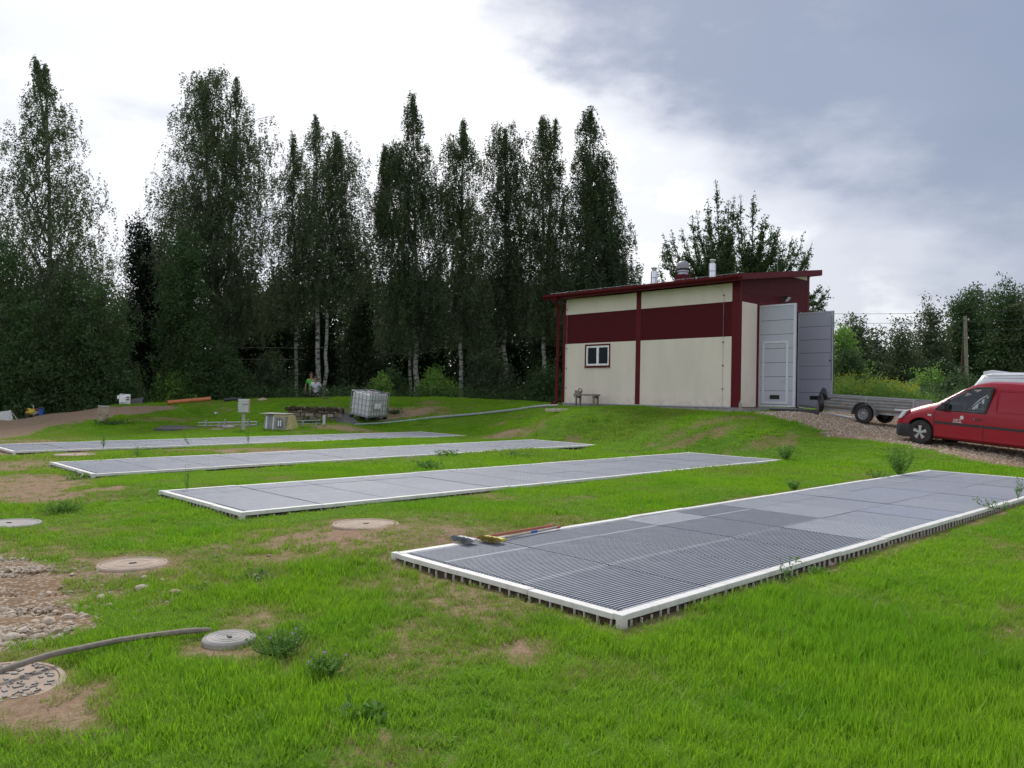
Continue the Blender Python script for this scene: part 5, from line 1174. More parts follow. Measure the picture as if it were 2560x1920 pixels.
# ================================================================== PEOPLE
def skin_mesh(name, joints, edges, mat, parent, root=0, sub=2):
    me = bpy.data.meshes.new(name); me.from_pydata([j[:3] for j in joints], edges, []); o = bpy.data.objects.new(name, me); C.objects.link(o); o.parent = parent
    o.modifiers.new('skin', 'SKIN'); sm = o.modifiers.new('sub', 'SUBSURF'); sm.levels = sm.render_levels = sub
    for v, j in zip(me.skin_vertices[0].data, joints): v.radius = (j[3], j[4] if len(j) > 4 else j[3]); 
    me.skin_vertices[0].data[root].use_root = True
    dg = bpy.context.evaluated_depsgraph_get(); dg.update(); m2 = bpy.data.meshes.new_from_object(o.evaluated_get(dg)); o.modifiers.clear(); o.data = m2
    m2.materials.clear(); m2.materials.append(mat); m2.polygons.foreach_set('use_smooth', [True] * len(m2.polygons)); return o
def person(label, base, heading, H, shirt, lean, armR, armL, stride=.16):
    """local: X right, Y forward"""
    o = thing('person', label, 'person', base, (0, 0, heading)); k = H / 1.8
    def s(j): return tuple(v * k for v in j)
    J = [(0, 0, .95, .135, .10), (0, lean * .3, 1.15, .125, .095), (0, lean * .7, 1.36, .155, .10), (0, lean, 1.50, .055, .055), (0, lean + .03, 1.58, .06, .065), (0, lean + .05, 1.70, .085, .10), (0, lean + .045, 1.77, .06, .075),
         (.19, lean * .8, 1.42, .055, .055), armR[0] + (.040, .040), armR[1] + (.030, .028), armR[2] + (.038, .022),
         (-.19, lean * .8, 1.42, .055, .055), armL[0] + (.040, .040), armL[1] + (.030, .028), armL[2] + (.038, .022),
         (.10, 0, .88, .085, .09), (.11, stride, .50, .058, .06), (.11, stride * .7, .09, .038, .04), (.12, stride * .7 + .14, .04, .04, .03),
         (-.10, 0, .88, .085, .09), (-.11, -stride * .5, .50, .058, .06), (-.11, -stride * 1.4, .10, .038, .04), (-.12, -stride * 1.4 + .13, .04, .04, .03)]
    J = [s(j) for j in J]
    E = [(0, 1), (1, 2), (2, 3), (3, 4), (4, 5), (5, 6), (2, 7), (7, 8), (8, 9), (9, 10), (2, 11), (11, 12), (12, 13), (13, 14), (0, 15), (15, 16), (16, 17), (17, 18), (0, 19), (19, 20), (20, 21), (21, 22)]
    skin_mesh('body', J, E, M['skin'], o)
    def grow(idx, add, extra=()):
        return [tuple(J[i][:3]) + tuple(r + add for r in J[i][3:]) for i in idx] + list(extra)
    mid = lambda a, b, t: tuple(J[a][q] * (1 - t) + J[b][q] * t for q in range(5))
    sh = grow([0, 1, 2, 7, 11], .028) ; sh += [tuple(mid(7, 8, .75)[:3]) + (.058, .058), tuple(mid(11, 12, .75)[:3]) + (.058, .058), (0, J[0][1], J[0][2] - .03, .165 * k, .13 * k)]
    skin_mesh('shirt', sh, [(7, 0), (0, 1), (1, 2), (2, 3), (2, 4), (3, 5), (4, 6)], shirt, o, root=0)
    tr = grow([0, 15, 16, 17, 19, 20, 21], .022); skin_mesh('trousers', tr, [(0, 1), (1, 2), (2, 3), (0, 4), (4, 5), (5, 6)], M['trousers'], o)
    for i in (18, 22):
        p = J[i]; q = MB().box(-.045, .045, -.17, .09, -.04, .05).build('shoe', M['seal'], o, bevel=.02); q.location = p[:3]
    hd = np.array(J[5][:3])
    hr = MB().lathe([(.0, .135 * k), (.05 * k, .125 * k), (.085 * k, .09 * k), (.098 * k, .04 * k), (.098 * k, .0)], 16).build('hair', M['hair'], o, smooth=True); hr.location = hd + [0, -.012, .0]; hr.rotation_euler = (.25, 0, 0)
    MB().hexa([(-.012, 0, -.02), (.012, 0, -.02), (.008, .03, -.015), (-.008, .03, -.015), (-.008, 0, .03), (.008, 0, .03), (.006, .008, .03), (-.006, .008, .03)]).build('nose', M['skin'], o).location = hd + np.array([0, .098 * k, -.005])
    for sx in (-1, 1):
        MB().lathe([(.011, 0), (0, .004)], 8, axis='y').build('eye', M['seal'], o).location = hd + np.array([sx * .033 * k, .092 * k, .022])
        MB().lathe([(.02, -.01), (.02, .01)], 8, axis='x').build('ear', M['skin'], o).location = hd + np.array([sx * .095 * k, 0, 0])
    MB().box(-.022, .022, 0, .006, -.004, .004).build('mouth', M['red_paint'], o).location = hd + np.array([0, .092 * k, -.05])
    for i, sx in ((10, 1), (14, -1)):                      # five fingers on each hand
        p = np.array(J[i][:3])
        for f in range(4):
            x = (f - 1.5) * .017; MB().tube([p + [x, 0, -.02], p + [x, .012, -.065 - .006 * (1 - abs(f - 1.5))], p + [x, .022, -.10 - .008 * (1 - abs(f - 1.5))]], [.009, .0085, .007], 6).build('finger', M['skin'], o, smooth=True)
        MB().tube([p + [-sx * .025, .01, 0], p + [-sx * .045, .03, -.035], p + [-sx * .045, .04, -.06]], [.010, .009, .008], 6).build('thumb', M['skin'], o, smooth=True)
    return o
def head_base(px, py, d, H):
    p = U(px, py, d); return np.array([p[0], p[1], p[2] - H])
b1 = head_base(780, 932, 41.3, 1.80)
person('man in a bright green t-shirt and dark trousers walking at the edge of the wood', b1, PI - .1, 1.80, M['green_shirt'], .06,
       [(.30, .02, 1.17), (.30, .10, .93), (.29, .14, .85)], [(-.27, .03, 1.18), (-.29, .08, .93), (-.28, .10, .85)])
b2 = head_base(790, 941, 41.0, 1.72)
P2 = person('person in a white t-shirt carrying a small tool, walking beside the green shirt', b2, PI + .15, 1.72, M['white_shirt'], .14,
       [(.27, .05, 1.18), (.28, .12, .95), (.27, .15, .87)], [(-.33, .10, 1.20), (-.48, .16, 1.02), (-.53, .18, .95)], stride=.12)
hand = np.array([b2[0], b2[1], b2[2]]); k = 1.72 / 1.8; hx_, hy_ = -.53 * k, .18 * k; ca_, sa_ = math.cos(PI + .15), math.sin(PI + .15)
hand = hand + [ca_ * hx_ - sa_ * hy_, sa_ * hx_ + ca_ * hy_, .92 * k]
o = thing('hand_tool', 'short pale handled tool held by the person in the white t-shirt', 'tool', hand, (0, rad(-35), 0))
MB().tube([(-.28, 0, 0), (.12, 0, 0)], .016, 8).build('handle', M['handle_pale'], o); MB().box(.10, .17, -.03, .03, -.10, .14).build('tool_head', M['galv'], o, bevel=.006)

# ================================================================== POLES AND WIRES
def pole(name, label, px0, py0, px1, py1, d, r0, r1, strut=None):
    a = U(px1, py1, d); a[2] = h1(a[0], a[1]) - .3; b = U(px0, py0, d); o = thing(name, label, 'utility pole', a)
    MB().tube([a * 0, b - a], [r0, r1], 12).build('shaft', M['wood_grey'], o, smooth=True)
    if strut:
        s0 = U(strut[0], strut[1], d + .3) - a; s1 = U(strut[2], strut[3], d + .3) - a; s1[2] = 0
        MB().tube([s1, s0], [r0 * .7, r1 * .7], 10).build('strut', M['bark'], o, smooth=True)
    for k, q in enumerate((.3, 1.5, 2.7)):
        c = b - a - np.array([0, 0, q]); MB().tube([c + [-.25, 0, 0], c + [.25, 0, 0]], .03, 6).build('crossarm', M['steel_dark'], o)
        MB().lathe([(.04, 0), (.05, .05), (.03, .12)], 8, tuple(c + [.22, 0, .02])).build('insulator', M['grey_plastic'], o)
    return o
pole('utility_pole', 'grey wooden utility pole with a brace in front of the dark trees', 2413, 790, 2420, 965, 52, .13, .10, (2410, 830, 2399, 960))
pole('utility_pole', 'thin distant pole right of the braced utility pole', 2445, 828, 2449, 960, 80, .12, .09)
for nm, lab, ys in (('power_line', 'uppermost thin power line crossing the sky at the right', (780, 783, 774)), ('power_line', 'middle thin power line passing just below the pole top', (804, 807, 799)), ('power_line', 'lowest thin power line across the dark trees at the right', (830, 831, 820))):
    a, m_, b = U(1900, ys[0], 60), U(2300, ys[1], 52.5), U(2700, ys[2] - 6, 46)
    pts = [a + (b - a) * t_ + np.array([0, 0, -1.0]) * 4 * t_ * (1 - t_) * (((a + b) / 2 - m_)[2]) for t_ in np.linspace(0, 1, 20)]
    o = MB().tube([p - pts[0] for p in pts], .012, 4).build(nm, M['seal']); o.location = pts[0]; tag(o, lab, 'power line', 'power lines at the right')
for nm, y0, y1 in (('power_line', 868, 870), ('power_line', 897, 899)):
    a, b = U(-60, y0 - 3, 48.5), U(760, y1, 48.5); o = MB().tube([a * 0, b - a], .012, 4).build(nm, M['handle_pale']); o.location = a
    tag(o, 'upper thin wire stretched low across the wood on the left' if y0 < 880 else 'lower thin wire stretched low across the wood on the left', 'wire')
# ================================================================== FOLIAGE
def leaf_object(name, P, size, mat, parent, tint=None, flat=.0, rng=None, asp=.55, up=0.0):
    rng = rng or RNG; N = len(P)
    a = rng.normal(size=(N, 3)); a[:, 2] -= .5 * flat; a /= np.linalg.norm(a, axis=1)[:, None]
    n = rng.normal(size=(N, 3)); n[:, 2] += up; b = np.cross(a, n); b /= np.linalg.norm(b, axis=1)[:, None] + 1e-9
    s = size * rng.uniform(.7, 1.3, N)[:, None]
    V = np.stack([P - a * s * .5, P + b * s * .5 * asp, P + a * s * .5, P - b * s * .5 * asp], 1).reshape(-1, 3)
    F = np.arange(N * 4).reshape(N, 4); me = bpy.data.meshes.new(name); fast_mesh(me, V, F); me.materials.append(mat)
    at = me.attributes.new('tint', 'FLOAT', 'FACE'); t_ = rng.uniform(0, 1, N) * .6 + (.2 if tint is None else tint * .4); at.data.foreach_set('value', t_.astype(np.float32))
    o = bpy.data.objects.new(name, me); C.objects.link(o)
    if parent: o.parent = parent
    return o
def outline_points(outline, depth, n_str, leaves, slen, thick, seed, gap=.42, gs=(.022, .009), jit=.045, edge=14, per=15, lead=()):
    """boughs that reach the outline rows (row, left, right) carrying hanging strands of leaf positions"""
    rng = np.random.default_rng(seed); O = np.array(outline, float); ys, xl, xr = O[:, 0], O[:, 1], O[:, 2]
    g = np.linspace(ys[0], ys[-1], 400); w = np.interp(g, ys, xr) - np.interp(g, ys, xl); cdf = np.cumsum(np.maximum(w, 16) ** .8); cdf = cdf / cdf[-1]
    NB = max(12, int(n_str / per)); m = NB * 7
    py = np.interp(rng.uniform(0, 1, m), cdf, g); L_ = np.interp(py, ys, xl); R_ = np.interp(py, ys, xr); c = (L_ + R_) / 2; hw = np.maximum((R_ - L_) / 2, 4) * (1 + rng.normal(0, .10, m))
    rho = rng.uniform(.10, 1, m) ** .6; ph = rng.uniform(0, 2 * PI, m); q = rho * np.cos(ph); dy = rho * np.sin(ph) * hw * depth / FPX * thick
    px = c + q * hw; nz = fbm(px + dy * 20, py * gs[1] / gs[0], gs[0], 3, seed + 7)
    Q = np.stack([px, py, dy * FPX / depth], 1); keep = [0]; dm = ((Q - Q[0]) ** 2).sum(1)
    while len(keep) < NB:
        j = int(np.argmax(dm * rng.uniform(.45, 1, m))); keep.append(j); dm = np.minimum(dm, ((Q - Q[j]) ** 2).sum(1))
    keep = np.array(keep); keep = keep[(nz[keep] > gap - .06) | (rng.random(len(keep)) < .35)]; px, py, dy, c, hw, rho, nz = px[keep], py[keep], dy[keep], c[keep], hw[keep], rho[keep], nz[keep]
    def W3(px, py, d):
        R3 = FW[None] + RT[None] * ((px - 1280) / FPX)[:, None] - UP[None] * ((py - 960) / FPX)[:, None]; p = R3 / R3[:, 1:2] * d[:, None]; p[:, 2] += EYE; return p
    T_ = W3(px, py, depth + dy); hm = hw * depth / FPX; A_ = W3(c, py, np.full(len(c), depth)); A_[:, 2] -= rho * hm * .75 + .2
    k = rng.integers(0, len(T_), n_str); t0 = rng.uniform(0, 1, n_str) ** .6 * .80 + .27
    off = (T_ - A_)[k]; P0 = A_[k] + off * t0[:, None]; P0[:, 2] += np.sin(PI * np.clip(t0, 0, 1)) * .22 * hm[k]
    side = np.stack([-off[:, 1], off[:, 0], off[:, 0] * 0], 1); P0 += side * rng.normal(0, .085, n_str)[:, None] + rng.normal(0, .06 + jit * .8, (n_str, 3)) * np.array([1, 1, 1.6])
    for px0, py0, x1, y1 in lead:
        tq = rng.uniform(0, 1, 90); e = W3(px0 + (x1 - px0) * tq + rng.normal(0, 1, 90) * (1.5 + 12 * tq), py0 - 6 + (y1 - py0) * tq, depth + rng.normal(0, .12 + .25 * tq, 90))
        P0 = np.concatenate([P0, e]); k = np.concatenate([k, rng.integers(0, len(T_), 90)]); t0 = np.concatenate([t0, np.full(90, .3)]); off = np.concatenate([off, rng.normal(0, .3, (90, 3))])
    n = len(P0); sl = slen * rng.uniform(.25, 1.2, n) * (.55 + .6 * t0)
    sway = rng.normal(0, .14, (n, 2)) + .10 * off[:, :2] / (np.linalg.norm(off[:, :2], axis=1)[:, None] + .3)
    t_ = rng.uniform(0, 1, (n, leaves)); pos = np.repeat(P0[:, None], leaves, 1)
    pos[:, :, 2] -= t_ * sl[:, None]; pos[:, :, 0] += t_ * sway[:, :1] * sl[:, None]; pos[:, :, 1] += t_ * sway[:, 1:] * sl[:, None]
    pos += rng.normal(0, jit, pos.shape) * np.array([1, 1, .6])
    bt = rng.uniform(0, 1, len(T_)); tint = np.repeat(np.clip(.65 * bt[k] + .35 * rng.uniform(0, 1, n), 0, 1), leaves)
    BO.clear(); BO.extend(zip(A_, T_, hm))
    return pos.reshape(-1, 3), tint, T_, rng
BO = []
def taper_mesh(name, segs, mat, parent, n=6):
    mb = MB()
    for pts, rs in segs: mb.tube(pts, rs, n, caps=False)
    return mb.build(name, mat, parent, smooth=True)
def make_tree(name, label, depth, outline, trunks, n_str, leaves, slen, size, mat, bark='birch_bark', seed=1, thick=.8, gap=.42, group=None, r0=.16, cat='tree', branches=70, gs=(.022, .009), jit=.045, edge=14, flat=1., crown_name='crown'):
    base = U(trunks[0][-1][0], trunks[0][-1][1], depth); bz = h1(base[0], base[1]); base[2] = bz
    o = thing(name, label, cat, base, group=group)
    P, tint, starts, rng = outline_points(outline, depth, n_str, leaves, slen, thick, seed, gap, gs, jit, edge, lead=[tr_[0] + (tr_[0][0] + (tr_[1][0] - tr_[0][0]) * 75 / max(1, tr_[1][1] - tr_[0][1]), tr_[0][1] + 75) for tr_ in trunks] if slen > .8 else ())
    ok = P[:, 2] > height(P[:, 0], P[:, 1]) + .02; P, tint = P[ok], tint[ok]
    leaf_object(crown_name, P - base, size, mat, o, tint, flat, rng, asp=.5)
    first = None; TR_ = []
    for k, tr_ in enumerate(trunks):
        pts = [U(px, py, depth) for px, py in tr_]; 
        pts[-1] = np.array([pts[-1][0], pts[-1][1], h1(pts[-1][0], pts[-1][1]) - .3]) if k == 0 or tr_[-1][1] > 930 else pts[-1]
        A = np.array(pts)[::-1]; n = 26; tt = np.linspace(0, (len(A) - 1) * .99, n); S_ = np.stack([np.interp(tt, range(len(A)), A[:, j]) for j in range(3)], 1)
        S_[1:-1, :2] += rng.normal(0, .035, (n - 2, 2)); rs = r0 * (1 - .86 * np.linspace(0, 1, n) ** .9) * (1 if k == 0 else .75)
        TR_.append((S_, rs)); tb_ = taper_mesh('trunk', [(list(S_ - base), list(rs))], M[bark], o, 9)
    if branches:
        segs = []
        for q in rng.permutation(len(BO))[:branches]:
            A_, T_, hm = BO[q]; S_, rs = TR_[int(np.argmin([min(np.linalg.norm(S_ - A_, axis=1)) for S_, _ in TR_]))]; j = int(np.argmin(np.linalg.norm(S_ - A_, axis=1) + 1.5 * np.maximum(0, S_[:, 2] - A_[2])))
            a = S_[j]; tt_ = np.linspace(0, 1, 5); pts = [A_ + (T_ - A_) * t_ + np.array([0, 0, math.sin(PI * t_) * .22 * hm]) - base for t_ in tt_]
            segs.append(([a - base] + pts, [max(.012, rs[j] * .4), .03, .024, .018, .012, .006]))
        tag(taper_mesh('branches', segs, M['bark'], o, 4), kind='stuff')
    return o
GB = 'birch trees along the edge of the wood'
make_tree('birch_tree', 'tall twin-topped birch at the far left, its lower boughs spreading wide', 42, [(146, 88, 92), (185, 82, 128), (240, 55, 165), (300, 8, 210), (370, 5, 212), (390, -10, 200), (440, -30, 235), (520, -50, 262), (600, -60, 300), (700, -60, 330), (800, -60, 345), (960, -60, 340), (1010, -60, 330)],
          [[(112, 165), (122, 400), (125, 660), (128, 1040)], [(92, 155), (112, 330), (122, 430)]], 6876, 18, 1.0, .112, M['leaf_birch'], seed=3, gap=.40, group=GB, branches=90)
make_tree('broad_leaf_tree', 'low dense rounded tree filling the far left edge under the birch', 38, [(610, -40, 40), (680, -60, 85), (780, -80, 110), (880, -80, 150), (1020, -80, 175)], [[(20, 660), (25, 1030)]], 1500, 14, .5, .15, M['leaf_green'], bark='bark', seed=5, gap=.36, gs=(.03, .02), jit=.16)
make_tree('broad_leaf_tree', 'bushy pale green lower boughs in front of the far left birch', 39, [(690, 150, 215), (720, 130, 300), (790, 120, 345), (860, 110, 335), (1000, 100, 345)], [[(240, 740), (242, 1020)]], 1500, 14, .6, .14, M['leaf_green'], bark='bark', seed=6, gap=.40, gs=(.03, .016), jit=.13)
make_tree('pine_tree', 'dark layered conifer between the far left birch and the big twin birch', 47, [(545, 345, 352), (580, 325, 372), (640, 318, 392), (700, 312, 405), (780, 300, 420), (860, 300, 425), (900, 310, 415)], [[(348, 560), (350, 1010)]], 2600, 10, .25, .16, M['needle'], bark='pine_bark', seed=8, gap=.42, gs=(.012, .05), jit=.16)
make_tree('pine_tree', 'slim pine with an orange trunk behind the orange pipe', 49, [(560, 395, 402), (640, 380, 430), (760, 370, 440), (820, 380, 440)], [[(410, 580), (416, 800), (418, 1000)]], 1000, 10, .25, .16, M['needle'], bark='pine_bark', seed=9, gap=.46, gs=(.012, .05), jit=.16)
make_tree('broad_leaf_tree', 'light green bushy tree in front of the left trunk of the twin birch', 41, [(575, 440, 480), (610, 415, 510), (680, 405, 515), (760, 385, 510), (840, 395, 540), (940, 400, 560), (1000, 400, 560)], [[(470, 620), (470, 1000)]], 1900, 14, .55, .14, M['leaf_green'], bark='bark', seed=11, gap=.38, gs=(.03, .018), jit=.14)
make_tree('birch_tree', 'massive dense birch with two crown tops and white trunks at the left', 45, [(178, 485, 600), (205, 445, 618), (260, 448, 630), (300, 430, 655), (340, 428, 690), (420, 410, 700), (480, 385, 705), (560, 375, 722), (640, 378, 725), (700, 400, 730), (780, 420, 735), (820, 420, 700)],
          [[(500, 200), (515, 380), (525, 560), (545, 760), (553, 1000)], [(592, 195), (590, 420), (575, 620), (552, 820)]], 8372, 18, 1.0, .112, M['leaf_birch'], seed=13, gap=.405, group=GB, r0=.19, branches=110)
make_tree('birch_tree', 'narrow birch column squeezed between the massive birch and the twin-stemmed one', 47, [(335, 721, 742), (380, 704, 759), (460, 686, 779), (560, 683, 799), (660, 676, 804), (760, 671, 809)], [[(732, 350), (735, 600), (742, 1000)]], 1345, 18, 1.3, .112, M['leaf_birch'], seed=15, gap=.44, group=GB, r0=.12, branches=40)
make_tree('birch_tree', 'twin-stemmed birch with drooping boughs behind the two walkers', 45, [(275, 785, 800), (310, 762, 815), (345, 749, 869), (400, 736, 911), (460, 726, 923), (520, 723, 924), (580, 716, 954), (620, 721, 959), (680, 716, 944), (720, 711, 924)],
          [[(790, 290), (792, 560), (795, 1000)], [(845, 340), (842, 500), (826, 640), (818, 800), (808, 980)]], 4036, 18, 1.3, .112, M['leaf_birch'], seed=17, gap=.425, group=GB, branches=90)
make_tree('birch_tree', 'tallest pointed birch in the middle with a side bough reaching left', 44, [(232, 1025, 1036), (260, 1012, 1048), (330, 1012, 1062), (375, 977, 1081), (420, 960, 1106), (520, 939, 1129), (560, 929, 1131), (640, 933, 1141), (740, 936, 1144), (830, 931, 1144)],
          [[(1032, 240), (1036, 500), (1040, 700), (1040, 1000)], [(985, 390), (1010, 520), (1036, 640)], [(948, 500), (980, 560), (1036, 700)]], 4485, 18, 1.4, .112, M['leaf_birch_dark'], seed=19, gap=.435, group=GB, branches=100)
make_tree('birch_tree', 'sparse leaning side boughs of birch left of the tallest pointed one', 44.8, [(345, 980, 1002), (380, 955, 1008), (440, 952, 975), (480, 935, 972), (520, 935, 975), (560, 945, 980)], [[(960, 360), (975, 480), (1020, 700), (1030, 1000)]], 717, 18, 1.3, .112, M['leaf_birch_dark'], seed=20, gap=.42, group=GB, branches=20, r0=.10)
make_tree('birch_tree', 'sparse airy birch with white trunk right of the tallest birch', 44, [(292, 1153, 1168), (320, 1130, 1175), (360, 1107, 1194), (440, 1087, 1212), (540, 1079, 1229), (640, 1081, 1229), (740, 1076, 1234), (830, 1071, 1234)],
          [[(1158, 300), (1156, 600), (1152, 800), (1154, 1000)]], 2840, 18, 1.3, .112, M['leaf_birch'], seed=23, gap=.45, group=GB, branches=80, r0=.14)
make_tree('birch_tree', 'flat-topped dense birch in the middle of the right-hand group', 46, [(305, 1222, 1300), (340, 1214, 1318), (420, 1197, 1339), (500, 1176, 1346), (600, 1186, 1359), (700, 1176, 1359), (800, 1171, 1359)],
          [[(1262, 320), (1265, 600), (1262, 1000)]], 3737, 18, 1.2, .112, M['leaf_birch_dark'], seed=25, gap=.43, group=GB, branches=80)
make_tree('birch_tree', 'thin-leaved birch showing sky through its crown left of the conical birch', 44.5, [(283, 1345, 1360), (300, 1330, 1392), (360, 1321, 1416), (440, 1306, 1442), (520, 1299, 1454), (600, 1296, 1459), (700, 1293, 1459), (800, 1293, 1454)],
          [[(1355, 295), (1358, 600), (1362, 1000)], [(1388, 300), (1378, 480), (1362, 700)]], 2840, 18, 1.3, .112, M['leaf_birch'], seed=27, gap=.455, group=GB, branches=90, r0=.14)
make_tree('birch_tree', 'dense conical birch rising just behind the left end of the shed', 43, [(268, 1470, 1482), (300, 1452, 1496), (345, 1432, 1512), (400, 1434, 1530), (450, 1432, 1535), (520, 1428, 1560), (580, 1425, 1575), (640, 1425, 1585), (690, 1420, 1605), (720, 1400, 1610), (800, 1380, 1610)],
          [[(1476, 280), (1478, 600), (1474, 1000)]], 6278, 18, .9, .112, M['leaf_birch_dark'], seed=29, gap=.40, group=GB, branches=90)
# younger trees and the dark second row
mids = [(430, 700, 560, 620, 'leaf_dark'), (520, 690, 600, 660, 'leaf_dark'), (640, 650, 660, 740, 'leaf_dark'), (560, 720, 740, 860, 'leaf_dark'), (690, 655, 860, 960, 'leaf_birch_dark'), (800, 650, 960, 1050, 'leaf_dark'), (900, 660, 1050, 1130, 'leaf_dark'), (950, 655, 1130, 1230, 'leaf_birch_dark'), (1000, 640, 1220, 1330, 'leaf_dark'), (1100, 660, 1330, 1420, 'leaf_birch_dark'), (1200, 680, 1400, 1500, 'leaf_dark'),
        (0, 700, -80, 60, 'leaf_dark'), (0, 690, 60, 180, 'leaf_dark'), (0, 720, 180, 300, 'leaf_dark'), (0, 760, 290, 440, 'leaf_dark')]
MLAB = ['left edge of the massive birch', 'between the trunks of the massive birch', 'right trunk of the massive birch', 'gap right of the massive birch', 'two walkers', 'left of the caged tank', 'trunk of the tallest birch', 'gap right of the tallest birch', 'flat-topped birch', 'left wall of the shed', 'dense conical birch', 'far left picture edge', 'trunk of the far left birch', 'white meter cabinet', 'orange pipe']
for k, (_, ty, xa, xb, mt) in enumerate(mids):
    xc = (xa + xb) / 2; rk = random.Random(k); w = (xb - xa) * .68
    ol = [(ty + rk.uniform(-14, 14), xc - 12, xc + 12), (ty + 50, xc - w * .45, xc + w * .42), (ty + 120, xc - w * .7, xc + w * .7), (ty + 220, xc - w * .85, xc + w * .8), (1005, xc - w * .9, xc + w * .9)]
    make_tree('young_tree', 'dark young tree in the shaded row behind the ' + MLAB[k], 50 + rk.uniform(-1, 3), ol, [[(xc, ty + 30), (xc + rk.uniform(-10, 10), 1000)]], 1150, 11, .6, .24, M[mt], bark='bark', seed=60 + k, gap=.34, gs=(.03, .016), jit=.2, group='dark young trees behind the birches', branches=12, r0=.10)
# front shrubs at the foot of the wood
shr = [('willow_bush', 'light green willow bush between the two middle birch trunks', 41.5, [(935, 1060, 1110), (955, 1048, 1130), (980, 1045, 1142), (1000, 1045, 1145)], 'leaf_bush', 650),
       ('willow_bush', 'small pale bush beside the foot of the tallest birch', 42, [(930, 965, 990), (960, 955, 1020), (998, 950, 1030)], 'leaf_green', 420),
       ('shrub', 'leafy shrub at the foot of the shed-side birch, by the downpipe', 41.0, [(925, 1340, 1400), (960, 1310, 1405), (1002, 1300, 1408)], 'leaf_green', 600),
       ('shrub', 'green shrub behind the orange pipe', 40.5, [(935, 425, 470), (960, 400, 500), (1000, 380, 520)], 'leaf_bush', 520),
       ('shrub', 'tall leafy shrub right of the orange pipe under the massive birch', 41, [(868, 540, 590), (910, 520, 620), (960, 520, 640), (1000, 520, 650)], 'leaf_green', 900),
       ('shrub', 'shaded shrub left of the two walkers', 42, [(880, 640, 700), (930, 630, 730), (995, 620, 745)], 'leaf_birch_dark', 700),
       ('shrub', 'low leafy weeds at the wood edge right of the two walkers', 40.2, [(965, 830, 850), (980, 815, 900), (1000, 810, 960)], 'leaf_green', 380),
       ('sapling', 'slender pale sapling just behind the caged tank', 40.5, [(935, 946, 958), (965, 935, 975), (995, 930, 985)], 'leaf_bush', 200),
       ('shrub', 'drooping green bush at the left edge above the grey metal sheets', 38, [(940, -60, 60), (980, -60, 110), (1040, -60, 120)], 'leaf_green', 700),
       ('shrub', 'dark leafy bush behind the blue bucket', 38.2, [(900, 100, 180), (960, 90, 250), (1030, 90, 300)], 'leaf_green', 900),
       ('shrub', 'leafy bush beneath the pale boughs beside the meter cabinet', 39.5, [(910, 210, 290), (960, 200, 330), (1012, 200, 360)], 'leaf_green', 800),
       ('shrub', 'broad low willow right of the airy birch trunk', 42.5, [(870, 1180, 1240), (920, 1170, 1290), (998, 1160, 1310)], 'leaf_birch_dark', 800)]
for k, (nm, lb, d, ol, mt, n) in enumerate(shr):
    xc = (ol[0][1] + ol[0][2]) / 2
    make_tree(nm, lb, d, ol, [[(xc, ol[0][0] + 10), (xc, 1004)]], n, 12, .45, .12, M[mt], bark='bark', seed=90 + k, gap=.34, gs=(.05, .04), jit=.12, cat='bush', r0=.035, branches=10, edge=8, crown_name='foliage')
# far dark wood
def wood_mass(name, label, d0, d1, x0, x1, top, n, size, mat, seed):
    rng = np.random.default_rng(seed); px = rng.uniform(x0, x1, n); d = rng.uniform(d0, d1, n)
    tp = np.interp(px, [t[0] for t in top], [t[1] for t in top]) + (fbm(px * .03, px * 0, 1, 3, seed) - .5) * 60
    X = (px - 1280) / FPX * d; zt = EYE + (990 - tp) * d / FPX
    zg = height(X, d); z = zg + (zt - zg) * rng.uniform(0, 1, n) ** .8
    P = np.stack([X, d, z], 1); o = leaf_object(name, P, size, mat, None, None, .3, rng); tag(o, label, 'wood', kind='stuff'); return o
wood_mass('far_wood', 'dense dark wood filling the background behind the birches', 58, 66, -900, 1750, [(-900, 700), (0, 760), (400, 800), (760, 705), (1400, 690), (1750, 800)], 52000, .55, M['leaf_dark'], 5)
wood_mass('far_wood', 'dense dark wood low behind the trees on the right', 92, 100, 1750, 3600, [(1750, 930), (2100, 900), (2400, 860), (2560, 800), (3600, 780)], 26000, .7, M['leaf_dark'], 6)
